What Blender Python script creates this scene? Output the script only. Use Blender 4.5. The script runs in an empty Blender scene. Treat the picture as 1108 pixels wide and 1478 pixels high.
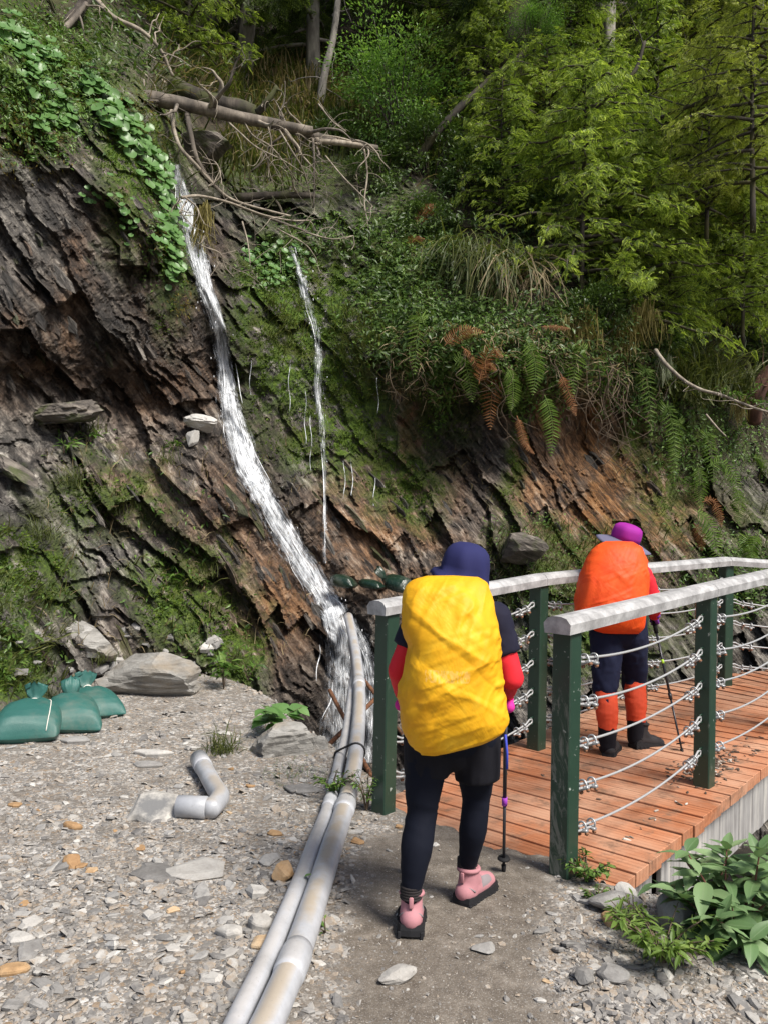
import bpy, math, random
import numpy as np
from mathutils import Matrix, Vector
random.seed(7); RNG = np.random.default_rng(7)
R = math.radians; PI = math.pi
SC = bpy.context.scene; COL = SC.collection

# ---------------------------------------------------------------- camera, sky, sun, exposure
F = 1190.0; CAM = np.array([0.0, 0.0, 1.5]); PITCH = 1.0; ROLL = 1.2
_cm = Matrix.Rotation(R(90 + PITCH), 3, 'X') @ Matrix.Rotation(R(ROLL), 3, 'Z')
RM = np.array(_cm)
cd = bpy.data.cameras.new('camera'); cam = bpy.data.objects.new('camera', cd); COL.objects.link(cam)
cd.sensor_fit = 'VERTICAL'; cd.sensor_height = 24.0; cd.sensor_width = 18.0; cd.lens = F / 1478.0 * 24.0
cd.clip_start = 0.05; cd.clip_end = 500.0
cam.matrix_world = Matrix.Translation(CAM) @ _cm.to_4x4()
SC.camera = cam
W = bpy.data.worlds.new('World'); SC.world = W; W.use_nodes = True
SUN = Vector((0.52, -0.50, 0.95)).normalized()
_nt = W.node_tree; _nt.nodes.clear()
_sky = _nt.nodes.new('ShaderNodeTexSky'); _sky.sky_type = 'NISHITA'; _sky.sun_disc = False
_sky.sun_elevation = math.asin(SUN.z); _sky.sun_rotation = math.atan2(SUN.x, SUN.y)
_sky.air_density = 1.0; _sky.dust_density = 3.0; _sky.ozone_density = 1.0
_bg = _nt.nodes.new('ShaderNodeBackground'); _bg.inputs[1].default_value = 0.095
_wo = _nt.nodes.new('ShaderNodeOutputWorld')
_nt.links.new(_sky.outputs[0], _bg.inputs[0]); _nt.links.new(_bg.outputs[0], _wo.inputs[0])
sl = bpy.data.lights.new('sun', 'SUN'); so = bpy.data.objects.new('sun', sl); COL.objects.link(so)
sl.energy = 4.1; sl.angle = R(20.0); sl.color = (1.0, 0.955, 0.88)
so.rotation_euler = SUN.to_track_quat('Z', 'Y').to_euler(); so.location = (6, -4, 14)
vs = SC.view_settings; vs.view_transform = 'Standard'; vs.look = 'None'; vs.gamma = 1.0
vs.exposure = 0.55
try: vs.use_curve_mapping = False
except Exception: pass

# ---------------------------------------------------------------- helpers
def ray(px, py):
    v = np.stack([(np.asarray(px, float) - 554) / F, (739 - np.asarray(py, float)) / F, -np.ones_like(np.asarray(px, float))], -1)
    w = v @ RM.T
    return w / w[..., 1:2]
def at(px, py, d):
    return CAM + ray(px, py) * np.asarray(d, float)[..., None]
def gnd(px, py, z=0.0):
    r = ray(px, py); return CAM + r * ((z - CAM[2]) / r[2])
def mpp(d): return d / F                      # metres per photograph pixel at depth d

def _h(ix, iy, iz, s):
    h = (ix.astype(np.int64) * 374761393 + iy.astype(np.int64) * 668265263 + iz.astype(np.int64) * 1442695041 + s * 974634777) & 0xFFFFFFFF
    h = ((h ^ (h >> 13)) * 1274126177) & 0xFFFFFFFF
    h = ((h ^ (h >> 15)) * 2246822519) & 0xFFFFFFFF
    return ((h ^ (h >> 16)) & 0xFFFFFF) / float(0xFFFFFF)
def vn(x, y, z, s=0):
    x, y, z = np.broadcast_arrays(np.asarray(x, float), np.asarray(y, float), np.asarray(z, float))
    ix, iy, iz = np.floor(x), np.floor(y), np.floor(z)
    fx, fy, fz = x - ix, y - iy, z - iz
    ux, uy, uz = [t * t * t * (t * (t * 6 - 15) + 10) for t in (fx, fy, fz)]
    r = 0
    for a in (0, 1):
        for b in (0, 1):
            for c in (0, 1):
                w = (ux if a else 1 - ux) * (uy if b else 1 - uy) * (uz if c else 1 - uz)
                r = r + w * _h(ix + a, iy + b, iz + c, s)
    return r
def fbm(x, y, z, o=4, s=0, g=0.5):
    r = 0; a = 1.0; t = 0.0; f = 1.0
    for k in range(o):
        r = r + a * vn(np.asarray(x) * f, np.asarray(y) * f, np.asarray(z) * f, s + k * 17); t += a; a *= g; f *= 2.03
    return r / t
def sstep(a, b, x):
    t = np.clip((np.asarray(x, float) - a) / (b - a), 0, 1); return t * t * (3 - 2 * t)
def catmull(P, n=8):
    P = np.asarray(P, float)
    if len(P) < 3: 
        t = np.linspace(0, 1, n + 1)[:, None]; return P[0] * (1 - t) + P[-1] * t
    Q = np.vstack([2 * P[0] - P[1], P, 2 * P[-1] - P[-2]]); out = []
    for i in range(1, len(Q) - 2):
        t = np.linspace(0, 1, n, endpoint=False)[:, None]
        a, b, c, d = Q[i - 1], Q[i], Q[i + 1], Q[i + 2]
        out.append(0.5 * ((2 * b) + (-a + c) * t + (2 * a - 5 * b + 4 * c - d) * t ** 2 + (-a + 3 * b - 3 * c + d) * t ** 3))
    return np.vstack(out + [P[-1:]])

class MB:
    """collects geometry for ONE mesh"""
    def __init__(s): s.v = []; s.f = []; s.n = 0; s.mi = []; s.at = {}
    def add(s, V, Fs, mi=0, **at):
        V = np.asarray(V, float).reshape(-1, 3)
        s.v.append(V)
        for k in range(len(Fs) if isinstance(Fs, list) else 1):
            fa = np.asarray(Fs[k] if isinstance(Fs, list) else Fs, np.int64)
            if fa.size == 0: continue
            s.f.append(fa + s.n); s.mi.append(np.full(len(fa), mi))
        for k, val in at.items():
            s.at.setdefault(k, []).append((s.n, np.broadcast_to(np.asarray(val, float), (len(V),))))
        s.n += len(V)
    def mesh(s, name, mats, smooth=True):
        V = np.vstack(s.v); me = bpy.data.meshes.new(name)
        loops = np.concatenate([f.ravel() for f in s.f]); tot = np.concatenate([np.full(len(f), f.shape[1]) for f in s.f])
        st = np.concatenate([[0], np.cumsum(tot)[:-1]])
        me.vertices.add(len(V)); me.vertices.foreach_set('co', V.astype(np.float32).ravel())
        me.loops.add(len(loops)); me.loops.foreach_set('vertex_index', loops.astype(np.int32))
        me.polygons.add(len(tot)); me.polygons.foreach_set('loop_start', st.astype(np.int32))
        try: me.polygons.foreach_set('loop_total', tot.astype(np.int32))
        except Exception: pass
        me.polygons.foreach_set('use_smooth', np.full(len(tot), smooth))
        me.polygons.foreach_set('material_index', np.concatenate(s.mi).astype(np.int32))
        me.update(calc_edges=True)
        for k, L in s.at.items():
            a = np.zeros(len(V), np.float32)
            for (o, val) in L: a[o:o + len(val)] = val
            at_ = me.attributes.new(k, 'FLOAT', 'POINT'); at_.data.foreach_set('value', a)
        for m in (mats if isinstance(mats, (list, tuple)) else [mats]): me.materials.append(m)
        return me
    def build(s, name, mats, parent=None, smooth=True, **kw):
        return link(name, s.mesh(name, mats, smooth), parent, **kw)
def link(name, me, parent=None, loc=None, rot=None, label=None, cat=None, group=None, kind=None, sc=None):
    o = bpy.data.objects.new(name, me); COL.objects.link(o)
    if parent is not None: o.parent = parent
    if loc is not None: o.location = [float(c) for c in loc]
    if rot is not None: o.rotation_euler = rot
    if sc is not None: o.scale = (sc, sc, sc) if np.isscalar(sc) else sc
    tag(o, label, cat, group, kind); return o
def tag(o, label=None, cat=None, group=None, kind=None):
    if label: o['label'] = label
    if cat: o['category'] = cat
    if group: o['group'] = group
    if kind: o['kind'] = kind
    return o
def thing(name, loc, label, cat, group=None, rot=None):
    o = link(name, None, None, loc, rot, label, cat, group); o.empty_display_size = 0.1; return o
def rebase(o, loc):
    """put a mesh whose vertices are in world space on an origin of its own"""
    loc = Vector([float(c) for c in loc]); o.data.transform(Matrix.Translation(-loc)); o.location = loc
def sub(world, loc): return np.asarray(world, float) - np.asarray(loc, float)

def frames(P):
    P = np.asarray(P, float); T = np.gradient(P, axis=0); T /= np.linalg.norm(T, axis=1)[:, None] + 1e-12
    ref = np.array([0, 0, 1.0]) if abs(T[0, 2]) < 0.9 else np.array([1.0, 0, 0])
    N = np.zeros_like(P); n = ref - T[0] * (ref @ T[0]); n /= np.linalg.norm(n)
    for i in range(len(P)):
        n = n - T[i] * (n @ T[i]); n /= np.linalg.norm(n) + 1e-12; N[i] = n
    return T, N, np.cross(T, N)
def tube(mb, P, r, seg=8, cap=True, mi=0, rough=0.0, seed=0, **at_):
    P = np.asarray(P, float); n = len(P); r = np.broadcast_to(np.asarray(r, float), (n,))
    T, N, B = frames(P); a = np.linspace(0, 2 * PI, seg, endpoint=False)
    rr = np.repeat(r[:, None], seg, 1)
    if rough:
        q = np.arange(n)[:, None] * 0.37
        rr = rr * (1 + rough * (fbm(np.cos(a)[None] * 1.5 + q, np.sin(a)[None] * 1.5 + seed, q * 0.6, 3, seed) - 0.5) * 2)
    V = P[:, None] + rr[..., None] * (np.cos(a)[None, :, None] * N[:, None] + np.sin(a)[None, :, None] * B[:, None])
    i = np.arange(n - 1)[:, None] * seg; j = np.arange(seg)[None]; k = (j + 1) % seg
    Q = np.stack([i + j, i + k, i + seg + k, i + seg + j], -1).reshape(-1, 4)
    V = V.reshape(-1, 3); fs = [Q]
    if cap:
        V = np.vstack([V, P[:1], P[-1:]]); c0, c1 = n * seg, n * seg + 1; j = np.arange(seg); k = (j + 1) % seg
        fs.append(np.stack([k, j, np.full(seg, c0)], -1)); fs.append(np.stack([(n - 1) * seg + j, (n - 1) * seg + k, np.full(seg, c1)], -1))
    ex = {kk: (np.concatenate([np.repeat(np.broadcast_to(vv, (n,)), seg), [np.broadcast_to(vv, (n,))[0], np.broadcast_to(vv, (n,))[-1]]]) if cap else np.repeat(np.broadcast_to(vv, (n,)), seg)) for kk, vv in at_.items()}
    mb.add(V, fs, mi, **ex)
def box(mb, c, ax, ay, az, mi=0, bev=0.0):
    """box from centre and three half-axis vectors, with chamfered edges when bev > 0"""
    c = np.asarray(c, float); A = [np.asarray(q, float) for q in (ax, ay, az)]
    if bev <= 0:
        V = [c + sx * A[0] + sy * A[1] + sz * A[2] for sx in (-1, 1) for sy in (-1, 1) for sz in (-1, 1)]
        mb.add(V, np.array([[0, 1, 3, 2], [4, 6, 7, 5], [0, 4, 5, 1], [2, 3, 7, 6], [0, 2, 6, 4], [1, 5, 7, 3]]), mi); return
    L = [np.linalg.norm(q) for q in A]; b = [min(bev / l, 0.45) for l in L]
    V = []; idx = {}
    for sx in (-1, 1):
        for sy in (-1, 1):
            for sz in (-1, 1):
                for k in range(3):
                    f = [1 - b[0], 1 - b[1], 1 - b[2]]; f[k] = 1.0
                    idx[(sx, sy, sz, k)] = len(V); V.append(c + sx * f[0] * A[0] + sy * f[1] * A[1] + sz * f[2] * A[2])
    q = []; t = []
    ring = [(-1, -1), (1, -1), (1, 1), (-1, 1)]
    for s in (-1, 1):
        o = ring if s > 0 else ring[::-1]
        q.append([idx[(s, a, b_, 0)] for a, b_ in o]); q.append([idx[(b_, s, a, 1)] for a, b_ in o]); q.append([idx[(a, b_, s, 2)] for a, b_ in o])
    for a in (-1, 1):
        for b_ in (-1, 1):
            e = [idx[(a, b_, -1, 0)], idx[(a, b_, 1, 0)], idx[(a, b_, 1, 1)], idx[(a, b_, -1, 1)]]; q.append(e if a * b_ < 0 else e[::-1])
            e = [idx[(-1, a, b_, 1)], idx[(1, a, b_, 1)], idx[(1, a, b_, 2)], idx[(-1, a, b_, 2)]]; q.append(e if a * b_ < 0 else e[::-1])
            e = [idx[(a, -1, b_, 0)], idx[(a, 1, b_, 0)], idx[(a, 1, b_, 2)], idx[(a, -1, b_, 2)]]; q.append(e if a * b_ > 0 else e[::-1])
            for c_ in (-1, 1):
                e = [idx[(a, b_, c_, 0)], idx[(a, b_, c_, 1)], idx[(a, b_, c_, 2)]]; t.append(e if a * b_ * c_ > 0 else e[::-1])
    mb.add(V, [np.array(q), np.array(t)], mi)
def scatter(mb, TV, TF, M, T, mi=0, **at_):
    """N copies of a template: M (N,3,3) with the axes as columns, T (N,3)"""
    N = len(T); nv = len(TV)
    if N == 0: return
    V = np.einsum('nij,vj->nvi', M, TV) + T[:, None]
    off = (np.arange(N) * nv)[:, None, None]
    fs = [(np.asarray(f)[None] + off).reshape(-1, np.asarray(f).shape[1]) for f in (TF if isinstance(TF, list) else [TF])]
    ex = {}
    for k, val in at_.items():
        val = np.asarray(val, float)
        ex[k] = val.reshape(-1) if val.ndim == 2 else np.repeat(val, nv)
    mb.add(V.reshape(-1, 3), fs, mi, **ex)
def rotmats(X, Z):
    """orthonormal frames with x axis along X and z axis near Z"""
    X = X / (np.linalg.norm(X, axis=1)[:, None] + 1e-9); Y = np.cross(Z, X); Y /= np.linalg.norm(Y, axis=1)[:, None] + 1e-9
    return np.stack([X, Y, np.cross(X, Y)], -1)
def rdir(n): 
    v = RNG.normal(size=(n, 3)); return v / np.linalg.norm(v, axis=1)[:, None]

# ---------------------------------------------------------------- materials
class NT:
    def __init__(s, name):
        s.m = bpy.data.materials.new(name); s.m.use_nodes = True; s.t = s.m.node_tree; s.t.nodes.clear()
        s.out = s.n('ShaderNodeOutputMaterial'); s._p = None
    def n(s, ty, **kw):
        nd = s.t.nodes.new(ty)
        for k, v in kw.items(): setattr(nd, k, v)
        return nd
    def l(s, a, b): s.t.links.new(a, b)
    def put(s, sock, v):
        if isinstance(v, bpy.types.NodeSocket): s.l(v, sock)
        elif v is not None: sock.default_value = (tuple(v) + (1,) if isinstance(v, (tuple, list)) and len(v) == 3 and sock.type == 'RGBA' else v)
    def pos(s, scale=(1, 1, 1), rot=(0, 0, 0), obj=False):
        src = s.n('ShaderNodeTexCoord').outputs['Object'] if obj else s.n('ShaderNodeNewGeometry').outputs['Position']
        if tuple(scale) == (1, 1, 1) and tuple(rot) == (0, 0, 0): return src
        for k, val in (('Rotation', rot), ('Scale', scale)):
            if tuple(val) == ((0, 0, 0) if k == 'Rotation' else (1, 1, 1)): continue
            mp = s.n('ShaderNodeMapping'); s.l(src, mp.inputs[0]); mp.inputs[k].default_value = val; src = mp.outputs[0]
        return src
    def noise(s, vec, scale, det=4, rough=0.55, dist=0.0, out=0):
        nd = s.n('ShaderNodeTexNoise'); s.put(nd.inputs['Vector'], vec); nd.inputs['Scale'].default_value = scale
        nd.inputs['Detail'].default_value = det; nd.inputs['Roughness'].default_value = rough; nd.inputs['Distortion'].default_value = dist
        return nd.outputs[out]
    def voro(s, vec, scale, feature='F1', out='Distance', rand=1.0):
        nd = s.n('ShaderNodeTexVoronoi', feature=feature); s.put(nd.inputs['Vector'], vec); nd.inputs['Scale'].default_value = scale
        nd.inputs['Randomness'].default_value = rand; return nd.outputs[out]
    def ramp(s, fac, stops, interp='LINEAR'):
        nd = s.n('ShaderNodeValToRGB'); s.put(nd.inputs[0], fac); cr = nd.color_ramp; cr.interpolation = interp
        while len(cr.elements) < len(stops): cr.elements.new(0.5)
        for e, (p, c) in zip(cr.elements, stops):
            e.position = p; e.color = (c, c, c, 1) if np.isscalar(c) else tuple(c) + (1,)
        return nd.outputs[0]
    def mix(s, fac, a, b, bt='MIX'):
        nd = s.n('ShaderNodeMix', data_type='RGBA', blend_type=bt, clamp_factor=True)
        s.put(nd.inputs[0], fac); s.put(nd.inputs[6], a); s.put(nd.inputs[7], b); return nd.outputs[2]
    def math(s, op, a, b=None, c=None, clamp=False):
        nd = s.n('ShaderNodeMath', operation=op, use_clamp=clamp); s.put(nd.inputs[0], a)
        if b is not None: s.put(nd.inputs[1], b)
        if c is not None: s.put(nd.inputs[2], c)
        return nd.outputs[0]
    def attr(s, name): return s.n('ShaderNodeAttribute', attribute_name=name).outputs['Fac']
    def island(s): return s.n('ShaderNodeNewGeometry').outputs['Random Per Island']
    def orand(s): return s.n('ShaderNodeObjectInfo').outputs['Random']
    def bump(s, h, strength=0.3, dist=0.01, nrm=None):
        nd = s.n('ShaderNodeBump'); s.put(nd.inputs['Height'], h); nd.inputs['Strength'].default_value = strength; nd.inputs['Distance'].default_value = dist
        if nrm is not None: s.l(nrm, nd.inputs['Normal'])
        return nd.outputs[0]
    def pbr(s, col, rough=0.7, nrm=None, metal=0.0, spec=None, alpha=None, trans=None, sheen=None):
        p = s.n('ShaderNodeBsdfPrincipled'); s.put(p.inputs['Base Color'], col); s.put(p.inputs['Roughness'], rough); s.put(p.inputs['Metallic'], metal)
        if nrm is not None: s.l(nrm, p.inputs['Normal'])
        if spec is not None: p.inputs['Specular IOR Level'].default_value = spec
        if alpha is not None: s.put(p.inputs['Alpha'], alpha)
        if sheen is not None: p.inputs['Sheen Weight'].default_value = sheen
        s._p = p; o = p.outputs[0]
        if trans is not None:
            t = s.n('ShaderNodeBsdfTranslucent'); s.put(t.inputs[0], trans[1]); mx = s.n('ShaderNodeMixShader'); mx.inputs[0].default_value = trans[0]
            s.l(p.outputs[0], mx.inputs[1]); s.l(t.outputs[0], mx.inputs[2]); o = mx.outputs[0]
        s.l(o, s.out.inputs[0]); return s.m

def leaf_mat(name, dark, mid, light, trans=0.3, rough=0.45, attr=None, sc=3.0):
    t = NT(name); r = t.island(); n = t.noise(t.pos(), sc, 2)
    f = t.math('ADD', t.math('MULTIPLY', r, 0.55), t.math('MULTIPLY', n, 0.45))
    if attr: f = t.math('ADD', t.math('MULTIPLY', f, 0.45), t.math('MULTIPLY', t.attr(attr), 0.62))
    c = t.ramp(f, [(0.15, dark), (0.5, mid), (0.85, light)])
    c2 = t.mix(1.0, c, (1.25, 1.35, 0.75), 'MULTIPLY')
    return t.pbr(c, rough, spec=0.35, trans=(trans, c2))
def bark_mat(name, a, b, c, sc=9, moss=None):
    t = NT(name); p = t.pos((1, 1, 0.22)); n = t.noise(p, sc, 6, 0.65); col = t.ramp(n, [(0.3, a), (0.52, b), (0.72, c)])
    if moss: col = t.mix(t.ramp(t.noise(t.pos(), 2.2, 4), [(0.48, 0.0), (0.6, 1.0)]), col, moss)
    return t.pbr(col, 0.9, t.bump(n, 0.7, 0.02))
def cloth_mat(name, col, rough=0.75, var=0.12, fine=600, sheen=0.0, spec=0.2):
    t = NT(name); n = t.noise(t.pos(), 6, 4); c = t.mix(n, tuple(x * (1 - var) for x in col), tuple(min(1, x * (1 + var)) for x in col))
    return t.pbr(c, rough, t.bump(t.noise(t.pos(), fine, 2), 0.15, 0.002), sheen=sheen, spec=spec)
# ---------------------------------------------------------------- setting materials
def m_cliff():
    t = NT('rock'); P = t.pos()
    st = (2.6, 1.2, 2.6)
    # bedding: stretch noise along the dip (about 55 degrees down to the right)
    v = t.pos((0.9, 1.6, 6.5), (0, R(-55), 0)); n1 = t.noise(v, 1.6, 8, 0.68, 0.6)
    v2 = t.pos((1.8, 2.4, 9.0), (0, R(-52), 0)); n2 = t.noise(v2, 2.6, 6, 0.7, 0.4)
    big = t.noise(P, 0.8, 5, 0.6)
    f = t.math('ADD', t.math('MULTIPLY', n1, 0.5), t.math('MULTIPLY', n2, 0.5)); f = t.math('MULTIPLY_ADD', t.math('SUBTRACT', f, 0.5), 1.75, 0.5)
    grey = t.ramp(f, [(0.34, (0.018, 0.016, 0.015)), (0.46, (0.060, 0.055, 0.050)), (0.54, (0.125, 0.115, 0.103)), (0.61, (0.22, 0.202, 0.178)), (0.70, (0.46, 0.43, 0.38))])
    brown = t.ramp(f, [(0.34, (0.026, 0.018, 0.013)), (0.47, (0.075, 0.050, 0.036)), (0.56, (0.15, 0.105, 0.078)), (0.68, (0.30, 0.22, 0.165))])
    rust = t.ramp(f, [(0.34, (0.045, 0.022, 0.010)), (0.46, (0.14, 0.066, 0.024)), (0.56, (0.30, 0.135, 0.042)), (0.68, (0.42, 0.24, 0.11))])
    c = t.mix(t.ramp(big, [(0.45, 0.0), (0.66, 0.5)]), grey, brown)
    ru = t.math('MULTIPLY', t.attr('rust'), t.ramp(t.noise(P, 2.4, 6, 0.65), [(0.35, 0.25), (0.55, 1.0)]), clamp=True)
    c = t.mix(ru, c, rust)
    soil = t.ramp(t.noise(P, 9, 6, 0.7), [(0.3, (0.016, 0.012, 0.008)), (0.55, (0.05, 0.037, 0.022)), (0.75, (0.10, 0.078, 0.045))])
    c = t.mix(t.attr('soil'), c, soil)
    mn = t.noise(P, 5.5, 6, 0.7)
    mo = t.math('MULTIPLY', t.math('MULTIPLY', t.attr('moss'), 1.35, clamp=True), t.ramp(mn, [(0.40, 0.0), (0.49, 1.0)]), clamp=True)
    mossc = t.ramp(t.noise(P, 22, 4, 0.7), [(0.28, (0.016, 0.032, 0.004)), (0.5, (0.058, 0.105, 0.010)), (0.72, (0.14, 0.20, 0.022))])
    mb_ = t.ramp(t.noise(P, 1.7, 3), [(0.45, 0.0), (0.65, 0.6)])
    mossc = t.mix(mb_, mossc, (0.055, 0.045, 0.012))
    c = t.mix(mo, c, mossc)
    wet = t.attr('wet'); c = t.mix(wet, c, t.mix(1.0, c, (0.42, 0.40, 0.38), 'MULTIPLY'))
    rough = t.math('SUBTRACT', 0.82, t.math('MULTIPLY', wet, 0.55), clamp=True)
    rough = t.math('ADD', rough, t.math('MULTIPLY', mo, 0.3), clamp=True)
    h = t.math('ADD', t.math('MULTIPLY', n1, 0.6), t.math('MULTIPLY', n2, 0.5))
    h = t.math('ADD', h, t.math('MULTIPLY', mn, 0.3))
    nb = t.bump(h, 1.0, 0.13); nb = t.bump(t.noise(P, 45, 5, 0.7), 0.5, 0.012, nb)
    return t.pbr(c, rough, nb, spec=0.4)
M_CLIFF = m_cliff()
def m_ground():
    t = NT('gravel ground'); P = t.pos()
    ve = t.voro(P, 48, 'F1', 'Color'); vd = t.voro(P, 48, 'F1', 'Distance')
    ve2 = t.voro(P, 110, 'F1', 'Color'); vd2 = t.voro(P, 110)
    r1 = t.n('ShaderNodeSeparateColor'); t.l(ve, r1.inputs[0]); r2 = t.n('ShaderNodeSeparateColor'); t.l(ve2, r2.inputs[0])
    stops = [(0.0, (0.13, 0.125, 0.118)), (0.3, (0.20, 0.19, 0.178)), (0.55, (0.33, 0.31, 0.285)), (0.72, (0.30, 0.21, 0.13)), (0.8, (0.42, 0.40, 0.37)), (1.0, (0.58, 0.56, 0.53))]
    s1 = t.ramp(r1.outputs[0], stops); s2 = t.ramp(r2.outputs[1], stops)
    sel = t.ramp(r1.outputs[2], [(0.5, 0.0), (0.52, 1.0)], 'CONSTANT')
    st = t.mix(sel, s2, s1)
    dirt = t.ramp(t.noise(P, 14, 6, 0.7), [(0.3, (0.085, 0.070, 0.056)), (0.55, (0.16, 0.138, 0.114)), (0.75, (0.27, 0.24, 0.205))])
    dirt = t.mix(t.ramp(t.noise(P, 1.3, 4), [(0.35, 0.0), (0.7, 0.55)]), dirt, t.mix(1.0, dirt, (0.74, 0.68, 0.62), 'MULTIPLY'))
    fine = t.ramp(t.noise(P, 160, 3, 0.7), [(0.56, 0.0), (0.64, 1.0)])
    dirt = t.mix(t.math('MULTIPLY', fine, 0.45), dirt, (0.42, 0.40, 0.37))
    c = t.mix(t.math('MULTIPLY', t.attr('gravel'), t.ramp(t.noise(P, 6, 4), [(0.35, 0.25), (0.6, 0.9)])), dirt, st)
    mud = t.ramp(t.noise(P, 8, 5), [(0.3, (0.012, 0.010, 0.008)), (0.7, (0.04, 0.034, 0.026))])
    c = t.mix(t.attr('deep'), c, mud)
    h = t.math('ADD', t.math('MULTIPLY', t.math('SUBTRACT', 1.0, vd), t.attr('gravel')), t.noise(P, 90, 4, 0.7))
    return t.pbr(c, 0.9, t.bump(h, 0.6, 0.012), spec=0.3)
M_GROUND = m_ground()

# ---------------------------------------------------------------- ground sheet
LX = np.array([-40, -6, -3.6, -2.2, -1.4, -0.95, -0.6, -0.28, 0.0, 0.3, 0.7, 1.05, 1.35, 1.65, 2.1, 3.0, 6.0, 40.])
LY = np.array([9.5, 9.5, 9.2, 8.8, 7.9, 7.1, 6.3, 5.5, 4.95, 4.6, 4.25, 3.95, 3.72, 3.3, 2.75, 2.2, 1.6, 1.2])
UB = np.array([0.655, 0.755, 0.0]); UB /= np.linalg.norm(UB); NB = np.array([UB[1], -UB[0], 0.0])   # along the bridge / to its right
L1 = gnd(553, 1174, 0.0); R1 = gnd(812, 1266, 0.0)
def deck_z(s): return -0.005 + 0.045 * np.asarray(s, float)
def path_mask(x, y):
    """1 on the trodden path, 0 on the loose gravel"""
    cx = np.interp(y, [-5, 1.5, 2.3, 3.0, 3.6, 4.3], [-0.1, 0.05, 0.14, 0.22, 0.34, 0.5]); w = np.interp(y, [0, 2.3, 3.0, 4.3], [0.42, 0.36, 0.34, 0.42]) + .18 * (fbm(np.asarray(x) * 9, np.asarray(y) * 9, 4, 3, 15) - .5)
    n = (fbm(np.asarray(x) * 2.2, np.asarray(y) * 2.2, 0.3, 4, 5) - 0.5) * 0.5
    return 1 - sstep(w * 0.6, w * 1.35, np.abs(x - cx) + n)
def lipd(x, y): return y - np.interp(x, LX, LY) + (fbm(np.asarray(x) * 1.6, np.asarray(y) * 1.6, 0, 3, 3) - 0.5) * 0.35
def gz(x, y):
    x = np.asarray(x, float); y = np.asarray(y, float)
    z = (fbm(x * 0.9, y * 0.9, 0, 3, 1) - 0.5) * 0.07 + (fbm(x * 4, y * 4, 0, 3, 2) - 0.5) * 0.025
    z = z * (1 - 0.6 * path_mask(x, y))
    z = z + 0.05 * sstep(-1.2, -3.2, x) * (y > 0) + 0.5 * sstep(-2.9, -4.6, x - (y - 6) * 0.25) * sstep(3.0, 5.5, y)
    s = (x - L1[0]) * UB[0] + (y - L1[1]) * UB[1]; q = (x - L1[0]) * NB[0] + (y - L1[1]) * NB[1]
    on = sstep(-0.25, 0.0, q) * sstep(1.5, 1.25, q)
    edge = s + (fbm(x * 3, y * 3, 0, 4, 8) - 0.5) * 0.5 + 0.12 * (q - 0.55)
    z = z * (1 - on * 0.7) + on * (0.012 - 0.09 * sstep(-0.10, 0.35, edge) - 0.06 * sstep(0.2, 0.8, edge))
    z = z - 0.10 * sstep(1.12, 1.35, q) * sstep(-0.1, 0.5, s)
    d = lipd(x, y)
    z = z - 1.7 * sstep(-0.05, 0.95, d) - 0.35 * sstep(0.0, 0.2, d) + 0.25 * sstep(0.1, 0.6, d) * (fbm(x * 3, y * 3, 0, 4, 12) - 0.5)
    return z
def nonuni(a, b, c, d, fine, coarse): return np.concatenate([np.arange(a, b, coarse), np.arange(b, c, fine), np.arange(c, d + coarse, coarse)])
def grid_faces(nx, ny):
    i = np.arange(ny - 1)[:, None] * nx; j = np.arange(nx - 1)[None]
    return np.stack([i + j, i + j + 1, i + nx + j + 1, i + nx + j], -1).reshape(-1, 4)
gx = nonuni(-30, -3.6, 3.2, 30, 0.029, 0.6); gy = nonuni(-25, 1.5, 8.4, 14, 0.032, 0.6)
GX, GY = np.meshgrid(gx, gy); GZ = gz(GX, GY)
mb = MB(); mb.add(np.stack([GX, GY, GZ], -1), grid_faces(len(gx), len(gy)), gravel=(1 - path_mask(GX, GY)).ravel(), deep=sstep(0.0, 0.4, lipd(GX, GY)).ravel())
ground = mb.build('ground', M_GROUND, kind='structure', label='gravel ground and trodden earth path in front of the bridge')

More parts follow.
